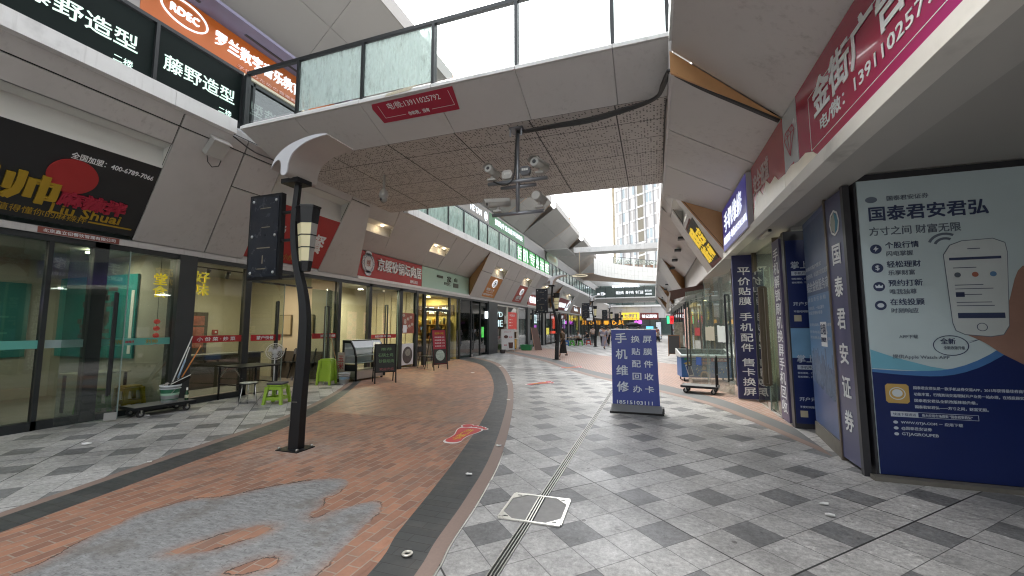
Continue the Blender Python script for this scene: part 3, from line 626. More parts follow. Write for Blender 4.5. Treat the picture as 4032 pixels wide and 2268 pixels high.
def railing(name,label,p0,p1,ts,z0,mats,par_group=None,h=1.02,post=.05,skip=()):
    p0,p1=V(p0[0],p0[1],0),V(p1[0],p1[1],0); d=p1-p0; dn=d.normalized(); nn=V(-dn.y,dn.x,0)
    t=thing(name,label,'railing',(p0.x,p0.y,z0),par_group)
    MB().bar(V(p0.x,p0.y,z0+h),V(p1.x,p1.y,z0+h),.07,.06).build('top_rail',RAILM,t)
    for i,s in enumerate(ts):
        p=p0+d*s; MB().ob(V(p.x,p.y,z0-.06)-dn*post/2-nn*.05,dn*post,nn*.1,V(0,0,h+.03)).build('post',RAILM,t)
    for i in range(len(ts)-1):
        a=p0+d*ts[i]+dn*post/2; c=p0+d*ts[i+1]-dn*post/2; m=mats[i%len(mats)]
        if m is None: continue
        MB().ob(V(a.x,a.y,z0+.03)-nn*.006,c-a,V(0,0,h-.08),nn*.012).build('glass_pane',m,t)
    return t
L_=.31+7.31
ts=[(x+7.31)/L_ for x in PX]
BR=railing('glass_railing','glass railing with dark posts and patchy frosted film along the near footbridge',(-7.31,5.45),(.31,5.45),ts,5.49,[CLR,FRO,FRO,CLR,CLR,FRO2])
railing('glass_railing','clear glass railing on the far side of the near footbridge',(-7.31,10.86),(.31,10.86),ts,5.49,[CLR])
# left balcony railing in two runs
RA_=[-11,-8,-5.2,-2.4,.9,2.3,3.963,5.42]; 
DP=M('dark_banner_film',(.010,.016,.015),.5,var=.2,spec=.08)
BLR=railing('glass_railing','balcony railing with black shop banners above the dark restaurant sign',(-7.42,-11),(-7.42,5.42),[(y+11)/16.42 for y in RA_],5.49,[GLR,GLR,GLR,GLR,DP,DP,DP])
WT=M('letter_pale_green',(.72,.92,.84),.4,emit=.12,ec=(.72,.95,.85),var=.03)
for y0,w0,y2 in ((1.0,1.2,1.98),(2.46,1.27,3.45),(4.09,1.19,5.0)):
    text('藤野造型',(-7.41,y0,5.80),Y,Z,w0,.27,WT,BLR,bold=.01); text('二楼',(-7.41,y2,5.535),Y,Z,.24,.11,WT,BLR,bold=.008)
ys=[10.95]; 
while ys[-1]<56: ys.append(ys[-1]+random.choice((1.05,1.38,1.38,1.55)))
pale=glass('poster_rail_glass',(.8,.92,.88),.05,.8,(.72,.88,.82)); 
i0=min(range(len(ys)),key=lambda i:abs(ys[i]-22.4))
GRN=M('green_film',(.05,.42,.09),.4,var=.1,emit=.03,ec=(.06,.6,.12)); 
mats=[pale if i<i0 else (GRN if i<i0+6 else GLR) for i in range(len(ys)-1)]
BLF=railing('glass_railing','balcony railing with pale panes and six bright green lettered panes',(-7.42,10.95),(-7.42,ys[-1]),[(y-10.95)/(ys[-1]-10.95) for y in ys],5.49,mats)
LW=M('letter_white',(.8,.82,.84),.5,var=.03); LWE=M('lit_letter_white',(.9,.95,1),.4,emit=.2,ec=(.82,.92,1),var=.02); LWW=M('lit_letter_soft',(.9,.92,.95),.4,emit=.14,ec=(.9,.95,1),var=.02)
for k,ch in enumerate('哲肌专业祛痘'): text(ch,(-7.405,ys[i0+k]+.14,5.62),Y,Z,ys[i0+k+1]-ys[i0+k]-.28,.72,LWW,BLF,bold=.012)
# red phone banner stuck on the fascia
def FA(x,k): return V(x,5.375+.82*k,5.345-.345*k)
fo=FA(-4.42,.46); fu=V(1,0,0); fv=(FA(0,0)-FA(0,1)); fvn=fv.normalized(); hh=.43
t=thing('banner','torn red banner with a phone number stuck on the footbridge fascia','banner',FA(-3.6,.25))
RDB=M('banner_red',(.36,.02,.05),.5,var=.12,scale=4)
nrm=fu.cross(fvn)
o_=FA(-4.36,.03)-fvn*hh*.95+nrm*.006
b=MB(); b.prism([o_+fu*.0,o_+fu*1.46-fvn*.01,o_+fu*1.52+fvn*hh*.95,o_+fu*.0+fvn*hh*.9,o_+fu*-.04+fvn*hh*.7],nrm*.004); b.build('sheet',RDB,t)
text('电/微:13911025792',o_+fu*.26+fvn*.23+nrm*.004,fu,fvn,.98,.13,LW,t,bold=.0,ext=.001); text('你和我，没有',o_+fu*.55+fvn*.055+nrm*.004,fu,fvn,.4,.075,LW,t,ext=.001)
b=MB()
for x0,x1,y0,y1 in ((.09,.5,.09,.096),(1.0,1.42,.09,.096),(.09,.096,.09,.34),(1.414,1.42,.09,.36)): rect(b,o_+nrm*.004,fu,fvn,x0,x1,y0,y1,.001)
b.build('border_line',LW,t)
q=V(-4.05,5.35,5.36); MB().prism([q,q+V(.45,-.006,.015),q+V(.62,-.006,.085),q+V(.2,-.006,.055),q+V(.05,-.006,.04)],(0,-.004,0)).build('torn_scrap',M('torn_yellow',(.6,.55,.42),.6,var=.35,scale=20),t)
# cable along the ceiling
CAB=M('black_cable',(.03,.03,.03),.5)
t=thing('cable','thick bundle of dark cables sagging along the footbridge ceiling edge','cable',(-.9,6.3,4.95))
for k in range(3):
    pts=[(-2.12,6.43,4.96),(-2.05,6.42,4.94),(-1.5,6.36,4.93-.01*k),(-.9,6.3,4.91-.02*k),(-.35,6.22,4.93-.015*k),(.12,6.1,4.95),(.22+.02*k,5.75,4.95),(.28,5.5,4.95),(.33,5.4,4.88),(.7,5.58,4.70),(1.2,5.79,4.48),(1.64,5.98,4.29)]
    MB().tube(smoothline([(p[0],p[1]+.02*k,p[2]) for p in pts] ,5),.02,6).build('strand',CAB,t)
MB().tube(smoothline([(.29,6.2,4.95),(.27,6.5,4.9),(.28,7.5,4.93),(.3,8.8,4.9),(.32,10.1,4.92)],5),.012,5).build('strand',CAB,t)
tag(MB().tube(smoothline([(-7.4,5.3,5.2),(-7.35,5.7,5.05),(-7.15,6.1,4.93),(-7.25,6.6,4.6)],5),.014,5).build('cable',CAB),'thin black cable hanging at the left end of the near footbridge','cable')
# ---------------------------------------------------------------- right arcade building
RB=thing('arcade_building','grey arcade on the right with signs over a low soffit and posters below','building',(2.1,0,0))
def SR(y,k,off=0): return V(1.75-1.42*k-.819*off,y,3.24+2.03*k-.573*off)
def SVR(y,k,off=0): return V(1.68-1.36*k-.5*off,y,4.30+.86*k-.866*off)
def cp(P,pts): cpanel(P,pts,RB)
# near zone, high panels (y < 5.4 at the top, 6.0 at the bottom)
J=[(-15,0),(-11,0),(-7,0),(-4,.1),(-1.2,.3),(1.6,.5),(3.9,.55),(5.98,.6)]
for i in range(len(J)-1):
    (a,la),(b_,lb)=J[i],J[i+1]; cp(SVR,quadp(a,la,b_,lb,0,1))
# second zone under the footbridge: lower top edge
def SW(y,k,off=0): return V(1.68-1.36*k-.4*off,y,4.30+.56*k-.9*off)
J=[(6.0,.6),(7.55,.55),(9.1,.5),(10.75,.1)]
for i in range(3): (a,la),(b_,lb)=J[i],J[i+1]; cp(SW,quadp(a,la,b_,lb,0,1))
MB().prism([p_+V(-.012,-.035,-.012) for p_ in (SW(6.0,0),SW(5.4,1),SVR(5.4,1))],(0,.03,0)).build('return_panel',WOOD,RB)
b=MB(); b.bx(.30,.34,5.4,10.7,4.84,5.4); b.build('edge_strip',PAN,RB)
# slanted zones beyond
def SRq(ya,la,yb,lb,cuts):
    for k0,k1 in cuts: cp(SR,quadp(ya,la,yb,lb,k0,k1))
SRq(10.7,.05,11.5,.5,[(0,1)])
SRq(11.5,.5,13.4,1.5,[(0,.04),(.56,.60),(.82,1)])
niche(SR,11.5,.5,13.4,1.5,.60,.82,RB)
SRq(13.4,1.5,14.5,1.6,[(0,.82),(.82,1)])
MB().prism([SR(10.7,0),SR(10.65,1),V(1.7,10.7,4.3)],(0,.02,0)).build('return_panel',WOOD,RB)
def vz(J,lamps=()):
    for i in range(len(J)-1):
        (a,la),(b_,lb)=J[i],J[i+1]; cp(SVR,quadp(a,la,b_,lb,0,1))
        p=SVR((a+b_)/2-.7,.5); MB().bx(p.x-.12,p.x+.12,p.y-.16,p.y+.16,p.z-.16,p.z-.08).build('ceiling_vent',DKF,RB)
vz([(14.5,1.6),(16.8,1.8),(19.2,2.2),(22,2.6),(24.5,3)])
def trir(y0,lean,y1=None):
    MB().prism([SR(y0,0),SR(y0-lean,1),V(1.7,y0,4.3)],(0,.02,0)).build('return_panel',WOOD,RB)
trir(24.5,3)
SRq(24.5,3,27,3,[(0,1)]); SRq(27,3,30,3,[(0,1)]); vz([(30,3),(34,3),(38,3)]); trir(38,3); SRq(38,3,41,3,[(0,1)]); SRq(41,3,44,3,[(0,1)]); vz([(44,3),(48,3),(52,3)]); trir(52,3); SRq(52,3,57,0,[(0,1)])
# sign wall, soffit
b=MB(); b.bx(1.7,1.74,-15,10.7,3.26,4.29); b.build('sign_wall',PAN,RB)
b=MB(); b.bx(1.7,1.74,14.5,57,3.26,4.29); b.build('sign_wall',PAN,RB)
MB().bx(1.62,1.80,-15,10.75,3.2,3.335).build('sill_band',M('white_sill',(.62,.6,.56),.55,var=.1,dirt=.35),RB)
MB().bx(1.64,2.19,-15,57,3.215,3.25).build('soffit',M('soffit_grey',(.40,.39,.37),.6,var=.05),RB)
MB().bx(2.2,9,-15,5.49,3.30,3.34).build('alcove_ceiling',M('alcove_grey',(.34,.33,.31),.7,var=.05),RB)
MB().bx(6.5,6.6,-15,5.4,0,3.3).build('alcove_wall',M('alcove_wall_grey',(.14,.14,.14),.7),RB)
b=MB(); b.bx(9,9.2,-15,57,0,11.8); b.bx(1.2,9,-15,57,11.6,11.75); b.build('rear_wall',PAN,RB)
tl=thing('ceiling_lamp','small pale tube lamp fixed under the right soffit','lamp',(1.9,8.3,3.2)); MB().bx(1.84,1.92,7.75,8.35,3.16,3.214).build('tube_cover',M('lamp_cover',(.62,.6,.54),.5),tl,.02); MB().bx(1.86,1.90,7.7,7.76,3.17,3.21).build('end_cap',DKF,tl)
# upper storey on the right
ledge(-15,5.3,RB,.30,.62); ledge(10.98,57,RB,.30,.62)
MB().bx(.63,2.8,-15,57,5.3,5.47).build('upper_deck',PAN,RB)
MB().bx(2.8,2.9,-15,57,5.47,9.2).build('upper_wall',M('upper_fascia_grey',(.3,.29,.28)),RB)
railing('glass_railing','pale balcony railing on the right arcade seen nearly edge on',(.5,-11),(.5,5.4),[i/8 for i in range(9)],5.49,[FRO2])
railing('glass_railing','distant pale balcony railing on the right arcade past the near footbridge',(.5,10.95),(.5,56),[i/30 for i in range(31)],5.49,[FRO2])
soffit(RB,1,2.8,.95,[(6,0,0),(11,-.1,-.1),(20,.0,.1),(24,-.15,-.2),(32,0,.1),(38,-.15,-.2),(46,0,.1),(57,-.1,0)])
# ---- posters and shopfronts under the right soffit
NAVY=M('navy_poster',(.005,.016,.10),.35,var=.12,scale=2); PUR=M('purple_blue_panel',(.06,.065,.16),.35,var=.12,scale=2,dirt=.15); PWH=M('poster_pale',(.50,.60,.63),.35,var=.05); SKY=M('poster_sky_blue',(.10,.22,.42),.35,var=.2,scale=1.5)
INK=M('poster_ink',(.03,.045,.11),.5); INK2=M('poster_grey_ink',(.12,.15,.2),.5)
MB().bx(2.19,9,5.53,5.7,0,3.3).build('end_wall',M('dark_edge',(.03,.03,.035),.4),RB)
MB().bx(2.12,6.5,5.40,5.5,.0,.045).build('base_rail',M('base_grey',(.16,.15,.13),.6,dirt=.4),RB)
p0=V(2.215,5.5105,.05)
t=thing('poster_wall','large pale and navy poster wall showing a hand holding a phone','poster',(2.2,5.51,0))
W_=3.9; H_=3.17
MB().bx(2.215,2.215+W_,5.512,5.528,.05,3.225).build('panel',PWH,t)
def arc(f): return [(x/40*W_,f(x/40*W_)) for x in range(41)]
low=lambda x: 1.03+(.68*(x-.5)**2 if x>.5 else .12*(x-.5)**2)
b=MB(); poly(b,p0,X,Z,[(0,0),(W_,0)]+[(x,min(y,2.9)) for x,y in arc(low)][::-1],.002,.001); b.build('navy_field',NAVY,t)
b=MB(); 
A=arc(low)
for (x0,y0),(x1,y1) in zip(A[:-1],A[1:]): poly(b,p0,X,Z,[(x0,min(y0,2.9)),(x1,min(y1,2.9)),(x1,min(y1+.03+.05*x1,2.95)),(x0,min(y0+.03+.05*x0,2.95))],.001,.0005)
b.build('blue_swoosh',M('swoosh_blue',(.06,.18,.42),.4),t)
b=MB(); poly(b,p0,X,Z,[(0,1.10),(.9,1.06),(.5,1.13),(.2,1.22),(0,1.30)],.001,.0002); b.build('cyan_swoosh',M('swoosh_cyan',(.16,.42,.55),.4),t)
T=lambda s,x,y,w,h,m=INK,**k: text(s,p0+X*x+Z*y,X,Z,w,h,m,t,ext=.001,lift=.0035,**k)
T('国泰君安证券',.26,2.925,.36,.055,INK2); T('国泰君安君弘',.09,2.71,1.0,.16,bold=.02); T('方寸之间 财富无限',.08,2.545,.78,.095,INK2,bold=.01)
for y,a,c_ in ((2.385,'个股行情','闪电掌握'),(2.175,'轻松理财','乐享财富'),(1.97,'预约打新','唯我独尊'),(1.765,'在线投顾','时刻响应')):
    T(a,.21,y+.01,.29,.07); T(c_,.215,y-.075,.23,.055,INK2)
    b=MB(); disc(b,p0+Z*(y+.01),X,Z,.125,0,.052,t=.001,lift=.003); ic=b.build('icon',INK,t)
ICW=M('icon_white',(.6,.66,.7),.5)
b=MB()
poly(b,p0,X,Z,[(.13,2.43),(.10,2.39),(.12,2.39),(.115,2.365),(.15,2.405),(.13,2.405)],.001,.0045)
b.build('bolt_mark',ICW,t); T('$',.107,2.155,.035,.06,ICW)
b=MB(); poly(b,p0,X,Z,[(.095,1.965),(.155,1.965),(.16,2.0),(.14,1.985),(.125,2.005),(.11,1.985),(.09,2.0)],.001,.0045); b.build('crown_mark',ICW,t)
b=MB(); disc(b,p0,X,Z,.125,1.775,.03,.024,t=.001,lift=.0045); b.build('speech_mark',ICW,t)
T('APP下载',.26,1.42,.16,.04,INK2); T('提供Apple Watch APP',.19,1.20,.47,.05,INK2); T('全新',.60,1.365,.12,.06); T('全新改版升级',.62,1.31,.17,.035,INK2)
b=MB(); disc(b,p0,X,Z,.68,1.35,.145,.105,t=.001,lift=.003,r0=.008); poly(b,p0,X,Z,[(.80,1.39),(.93,1.42),(.79,1.36),(.88,1.405)],.001,.003); b.build('speech_bubble',INK,t)
b=MB(); disc(b,p0,X,Z,.12,2.95,.055,.035,t=.001,lift=.003); b.build('oval_emblem',INK2,t)
b=MB()
for r in (.08,.13): 
    for k in range(8):
        a0,a1=R(60+12*k),R(60+12*k+12); poly(b,p0,X,Z,[(.72+r*math.cos(a0),2.38+r*math.sin(a0)),(.72+r*math.cos(a1),2.38+r*math.sin(a1)),(.72+(r+.025)*math.cos(a1),2.38+(r+.025)*math.sin(a1)),(.72+(r+.025)*math.cos(a0),2.38+(r+.025)*math.sin(a0))],.001,.003)
b.build('signal_mark',INK2,t)
SKN=M('poster_skin',(.30,.17,.13),.5,var=.25,scale=4)
b=MB(); poly(b,p0,X,Z,[(p.x,p.y) for p in smoothline([(.80,1.47),(.95,1.38),(1.12,1.24),(1.4,1.12),(1.8,1.35),(1.9,1.65),(1.6,2.0),(1.3,2.15),(1.15,1.75),(1.0,1.52)],5)],.001,.003); b.build('hand_print',SKN,t)
b=MB(); poly(b,p0,X,Z,[(.83,2.02),(.74,1.93),(.72,1.86),(.78,1.84),(.72,1.78),(.71,1.70),(.77,1.68),(.73,1.6),(.75,1.53),(.82,1.5),(.9,1.52),(.9,2.02)],.001,.0035); b.build('finger_print',SKN,t)
PH=[(.69,2.30),(.75,2.40),(.85,2.44),(1.10,2.45),(1.19,2.40),(1.2,2.3),(1.15,1.55),(1.10,1.46),(1.0,1.44),(.80,1.46),(.73,1.5),(.71,1.58)]
b=MB(); poly(b,p0,X,Z,PH,.001,.005); b.build('phone_outline',INK2,t)
b=MB(); poly(b,p0,X,Z,[(.945+(x-.945)*.975,1.94+(y-1.94)*.985) for x,y in PH],.001,.0062); b.build('phone_body',M('phone_white',(.55,.6,.61),.35),t)
b=MB(); rect(b,p0,X,Z,.735,1.145,2.235,2.262,.001,.0075); rect(b,p0,X,Z,.76,1.125,1.63,1.685,.001,.0075); rect(b,p0,X,Z,.89,.99,2.345,2.353,.001,.0075); rect(b,p0,X,Z,.76,.83,1.85,1.9,.001,.0075)
for y in (2.15,1.97,1.93,1.79,1.755,1.87): rect(b,p0,X,Z,.76,1.0+.06*math.sin(y*40),y,y+.007,.001,.0075)
disc(b,p0,X,Z,.94,1.54,.042,t=.001,lift=.0075,r0=.006); b.build('screen_print',INK,t)
for x,c_ in ((.79,(.08,.1,.13)),(.93,(.35,.12,.08)),(1.07,(.1,.22,.4))):
    b=MB(); disc(b,p0,X,Z,x,2.08,.026,t=.001,lift=.0075); b.build('app_dot',M('dot%d'%int(x*100),c_),t)
b=MB(); rr=[]; 
poly(b,p0,X,Z,[(.10,.76),(.12,.74),(.28,.74),(.30,.76),(.30,.92),(.28,.94),(.12,.94),(.10,.92)],.001,.004); b.build('app_icon',M('icon_gold',(.50,.33,.10),.4),t)
b=MB(); disc(b,p0,X,Z,.2,.84,.07,.065,t=.001,lift=.0055,r0=.008); disc(b,p0,X,Z,.2,.845,.045,.04,t=.001,lift=.0055); b.build('icon_mark',ICW,t)
PWT=M('print_white',(.5,.55,.62),.5)
for k,(s,w) in enumerate((('国泰君安君弘是一款手机证券交易APP，2015年获得最佳券商手机应用，多项好评，',1.15),('功能丰富，行情资讯交易理财开户业务一站办理，在线投顾实时解答，安全快捷，',1.12),('国泰君安君弘全新改版体验升级，',.5),('国泰君安君弘——方寸之间，财富无限。',.58))): T(s,.34,.89-.065*k,w,.033,PWT)
b=MB(); rect(b,p0,X,Z,.13,.36,.60,.655,.001,.004); rect(b,p0,X,Z,.36,.84,.60,.604,.001,.004); rect(b,p0,X,Z,.36,.84,.651,.655,.001,.004); rect(b,p0,X,Z,.836,.84,.604,.651,.001,.004); b.build('search_box',PWT,t)
T('快速下载通道',.15,.612,.19,.03,INK); T('各大应用市场搜索 "国泰君安君弘"',.39,.612,.4,.03,PWT)
for s,y,w in (('WWW.GTJA.COM － 应用下载',.525,.5),('@国泰君安证券',.465,.25),('GTJAGROUPEB',.405,.3)):
    T(s,.21,y,w,.037,PWT); b=MB(); disc(b,p0,X,Z,.165,y+.018,.02,.016,t=.001,lift=.004); b.build('contact_mark',PWT,t)
# side panels that face the street
def street_panel(name,label,y0,y1,mat,x=2.1,z0=.05,z1=3.18,cat='poster panel'):
    t=thing(name,label,cat,(x,(y0+y1)/2,0)); MB().bx(x,x+.05,y0,y1,z0,z1).build('panel',mat,t); return t
nY=-Y
t=street_panel('wall_poster','tall purple blue corner panel with white vertical characters and octagon emblem',5.6,6.08,PUR)
MB().bx(2.085,2.15,5.535,5.6,0,3.2).build('corner_trim',M('dark_edge',(.03,.03,.035)),t); MB().bx(2.085,2.15,6.085,6.12,0,3.2).build('corner_trim',M('bronze_trim',(.16,.13,.10),.4,.6),t)
for k,ch in enumerate('国泰君安证券'): text(ch,(2.099,5.95,2.34-.385*k-(0 if k<3 else .02)),nY,Z,.215,.235,LW,t,ext=.002,bold=.016)
o=V(2.099,5.84,2.84); b=MB(); disc(b,o,nY,Z,0,0,.14,.16,n=8,r0=.025,t=.003); b.build('octagon_emblem',LW,t)
b=MB(); poly(b,o,nY,Z,[(0,.13),(.1,.06),(.1,-.06),(0,-.13),(.03,0)],.002,.001); b.build('emblem_blue',M('emblem_blue',(.1,.3,.45)),t)
b=MB(); poly(b,o,nY,Z,[(0,.13),(-.1,.06),(-.1,-.06),(0,-.13),(.03,0)],.002,.001); b.build('emblem_pale',M('emblem_pale',(.42,.46,.42)),t)
t=street_panel('wall_poster','blue city skyline poster panel beside the purple corner panel',6.13,7.44,M('city_poster',(.07,.12,.28),.35,var=.3,scale=.8),z0=.2)
MB().bx(2.085,2.15,6.13,7.44,.0,.19).build('base_plinth',M('base_grey',(.16,.15,.13)),t)
b=MB(); rect(b,(2.099,7.44,.2),nY,Z,.02,1.3,.85,1.85,.001); b.build('sky_print',SKY,t)
b=MB(); rect(b,(2.099,7.44,.2),nY,Z,.02,1.3,1.85,2.9,.001); b.build('dusk_print',M('dusk_poster',(.05,.09,.20),.4),t)
for k in range(70):
    b=None
SKL=M('skyline_print',(.13,.185,.29),.5,var=.7,scale=14); b=MB()
for k in range(90):
    y=7.4-k*.0142; h=.22+.22*random.random()**2+(.22 if k%23==9 else 0); z=.80+.14*random.random()-.2*(k/90); dx=.0006*(k%4); b.bx(2.0965-dx,2.0985,y-.03-random.random()*.03,y,z,z+h)
b.build('skyline',SKL,t)
for s,z,w,h in (('尊敬的客户朋友',2.42,.9,.06),('欢迎来到，有温度的财富管理',2.3,1.2,.07),('综合金融服务商',2.1,1.2,.15),('诚 信 责 任 亲 和',1.96,1.0,.06),('价值投资，一站式服务',1.84,.9,.05),('财富管理好帮手',1.77,.8,.05),('投资有风险，入市需谨慎',1.6,1.2,.045),('咨询电话及地址',1.5,1.0,.04),('营业网点遍布全国',1.42,1.1,.04)): text(s,(2.097,7.38,z),nY,Z,w,h,PWT,t,ext=.001,bold=.008 if h>.1 else 0)
b=MB(); rect(b,(2.0965,6.75,1.33),nY,Z,0,.3,0,.33,.002); b.build('paper_notice',LW,t); text('出租',(2.094,6.73,1.49),nY,Z,.26,.14,INK,t,ext=.001,bold=.016)
text('13911025792',(2.094,6.73,1.39),nY,Z,.25,.06,INK,t,ext=.001)
t.location.x+=.085; t.rotation_euler=(0,0,R(-6.2))
# navy posters on a box facing the camera and street, purple strip, glass door
t=thing('wall_poster','dark navy phone banking posters stacked on a column behind the skyline panel','poster panel',(2.3,7.75,0))
MB().bx(2.06,2.85,7.72,7.86,.0,3.15).build('column',M('dark_edge',(.03,.03,.035)),t)
q=V(2.08,7.718,.08)
for z0,m in ((0,NAVY),(1.5,NAVY)):
    b=MB(); rect(b,q,X,Z,0,.7,z0,z0+1.42,.003); b.build('poster_sheet',m,t)
    text('掌上财富',q+X*.06+Z*(z0+.95)-Y*.004,X,Z,.5,.12,PWT,t,ext=.001,bold=.01); b=MB(); rect(b,q,X,Z,.06,.6,z0+.84,z0+.91,.001,.005); b.build('label_strip',PWT,t); text('手机开户 随时随地',q+X*.1+Z*(z0+.853)-Y*.006,X,Z,.42,.045,INK,t,ext=.001)
    for k in range(2): text('轻松理财，行情资讯，交易便捷，',q+X*.06+Z*(z0+.77-.06*k)-Y*.004,X,Z,.5,.03,PWT,t,ext=.001)
    text('开户只需',q+X*.06+Z*(z0+.35)-Y*.004,X,Z,.3,.06,PWT,t,ext=.001); text('不受时间限制，订制您的投资',q+X*.06+Z*(z0+.24)-Y*.004,X,Z,.5,.035,PWT,t,ext=.001)
    b=MB(); rect(b,q,X,Z,.06,.16,z0+.1,z0+.2,.001,.005); b.build('code_square',M('pale_gold',(.45,.40,.28)),t)
b=MB(); rect(b,q,X,Z,0,.7,1.02,1.49,.002,.0045); b.build('sky_strip',M('poster_strip_sky',(.16,.32,.5),.4,var=.3,scale=3),t)
t=street_panel('wall_poster','narrow purple strip with tiny white vertical repair advert',8.0,8.42,M('purple_strip',(.09,.075,.15),.4,var=.15),2.06,.02,3.1)
text('\n'.join('手机解锁刷机换屏手机回收'),(2.058,8.36,.15),nY,Z,.3,2.8,LW,t,ext=.001,line=1.05)
gx=2.12
def rp(y0,y1,z0=.05,z1=3.18,m=GL): MB().bx(gx-.006,gx+.006,y0,y1,z0,z1).build('shop_window',m,RB)
def rm(y0,y1,z0=0,z1=3.2,n_='mullion',m=DKF): MB().bx(gx-.05,gx+.05,y0,y1,z0,z1).build(n_,m,RB)
BRZ=M('bronze_frame',(.12,.095,.07),.35,.5)
rp(8.45,10.05); rm(10.05,10.12,m=BRZ); rm(8.42,8.46,m=BRZ)
o=leaf(2.06,10.0,2.06,9.1,2.75,par=RB,hz=(.55,2.3),hpos=.35,hname='door'); 
b=MB(); handle(b,(2.0,9.0,.5),(2.0,9.0,2.35),V(.05,.0,0),.05); b.bar((2.05,9.22,.5),(2.05,9.22,2.35),.05); b.build('handle',BRZ,o)
t=thing('wall_poster','navy fin with tall white characters facing the walkway beside the open glass doors','poster panel',(1.98,10.35,0))
MB().bx(1.72,2.16,10.3,10.4,0.02,3.2).build('panel',M('navy_fin',(.03,.032,.115),.35,var=.1),t)
for k,(s,z) in enumerate((('平',2.58),('价',2.34),('贴',2.10),('膜',1.87),('手',1.5),('机',1.28),('配',1.06),('件',.84),('售',.5),('卡',.30),('换',.10+.02),)): pass
zs=[2.72,2.49,2.26,2.03,1.66,1.43,1.20,.97,.60,.39,.18,-.0]
S_='平价贴膜手机配件售卡换屏'
zz=[2.70,2.47,2.25,2.03, 1.68,1.45,1.22,1.0, .68,.47,.26,.05]
for ch,z in zip(S_,zz): text(ch,(1.82,10.298,z+.05),X,Z,.24,.17,LW,t,ext=.001,bold=.016)
DUS=glass('dusty_door_glass',(.86,.90,.88),.04,.13,(.50,.53,.50))
# window with clear film beyond the fin, open leaves
for y in (10.45,12.6,14.8,15.0,17.5,20,23,26,29,32,35,38,41,44,47,50,53,56): rm(y,y+.09,m=BRZ if y<13 else DKF)
rp(10.55,12.6,m=DUS); rp(12.7,14.8,m=DUS)
for y in (15.1,20.1,26.1,32.1,38.1,44.1,50.1): rp(y,y+5.8,m=GLD)
leaf(1.72,10.75,1.30,11.9,2.85,par=RB,hz=(.35,2.35),hpos=.12,mat=DUS)
o=leaf(1.36,11.95,.90,12.8,2.6,par=RB,hz=(.5,2.3),hpos=.95,mat=DUS)
PAP=M('taped_paper',(.55,.60,.58),.7,var=.1,scale=8,bump=1)
def on_leaf(a,b_,t0,t1,z0,z1,m,nm,par,lab=None):
    a,b_=V(a[0],a[1],0),V(b_[0],b_[1],0); d=b_-a; n=V(d.y,-d.x,0).normalized(); n=n if n.y<0 else -n
    bb=MB(); P=[]; 
    for k in range(9): P.append(a+d*(t0+(t1-t0)*k/8)+n*.02+Z*(z1+random.uniform(-.03,.03)))
    for k in range(9): P.append(a+d*(t1+(t0-t1)*k/8)+n*.02+Z*(z0+random.uniform(-.012,.012)))
    bb.prism(P,n*.003); return tag(bb.build(nm,m),lab,'paper')
on_leaf((1.72,10.75),(1.30,11.9),.06,.5,1.22,1.62,PAP,'paper_sheet',None,'white crumpled paper with torn top taped on the open glass door')
on_leaf((1.72,10.75),(1.30,11.9),.62,1.0,1.24,1.6,M('tan_paper',(.36,.34,.27),.7,var=.15,scale=20),'paper_sheet',None,'tan faded paper notice taped on the open glass door')
# interiors right
def rroom(y0,y1,dep,wall):
    xb=gx+dep; MB().bx(xb,xb+.1,y0,y1,0,3.2).build('back_wall',wall,RB)
    for y in (y0,y1): MB().bx(gx+.1,xb,y-.04,y+.04,0,3.2).build('partition_wall',wall,RB)
    MB().bx(gx,xb,y0+.05,y1-.05,.003,.02).build('shop_floor',FLR,RB); MB().bx(gx+.1,xb,y0,y1,3.2,3.26).build('shop_ceiling',CEIL,RB)
rroom(7.9,10.35,2.4,M('pale_shop_wall',(.55,.55,.48),.7,var=.2,scale=2)); rroom(10.45,14.9,2.2,M('grey_shop_wall',(.52,.52,.46),.7,var=.25,scale=2)); rroom(15,56.5,2.2,PK)
downlight(3.2,9.2,3.15,4,par=RB,c=(.95,.95,.86)); downlight(3.0,12.6,3.15,14,par=RB,c=(.95,.95,.86))
t=thing('display_counter','low lit glass counter inside the phone repair shop','counter',(3.2,9.2,0)); MB().bx(2.6,3.1,8.2,10.2,.02,.6).build('base',M('counter_wood',(.25,.2,.12)),t); MB().bx(2.6,3.1,8.2,10.2,.6,.95).build('glass_top',GL,t); MB().bx(2.9,3.0,8.3,10.1,.9,.92).build('strip_light',M('strip_warm',(1,.8,.5),emit=5),t)
# ---------------------------------------------------------------- signs
YL=M('letter_yellow',(.45,.29,.02),.5); YLE=M('lit_letter_yellow',(.8,.58,.05),.4,emit=.09,ec=(1,.72,.05)); REDL=M('letter_crimson',(.42,.02,.05),.5); RED=M('sign_red',(.40,.03,.03),.45,var=.08,scale=2); BLKS=M('sign_black',(.02,.022,.024),.45,var=.15); MINT=M('sign_mint',(.42,.60,.50),.5,var=.04)
def lsign(name,label,ya,la,yb,lb,k0,k1,mat,texts=(),P=SL,off=.012,group=None,th=.03,strip=None):
    """sign lying in a cladding opening; text boxes in fractions of the board (x,y,w,h)"""
    a,b_,c,d=[P(y,k,-off) for y,k in quadp(ya,la,yb,lb,k0,k1)]
    nrm=(b_-a).cross(d-a).normalized()
    t=thing(name,label,'shop sign',a,group); MB().prism([a,b_,c,d],-nrm*th).build('panel',mat,t)
    u=(b_-a); v=(d-a)
    for q in texts:
        s,x,y,w,h,m=q[:6]; k=q[6] if len(q)>6 else {}
        text(s,a+u*x+v*y,u.normalized(),v.normalized(),w*u.length,h*v.length,m,t,**k)
    return t,a,u,v,nrm
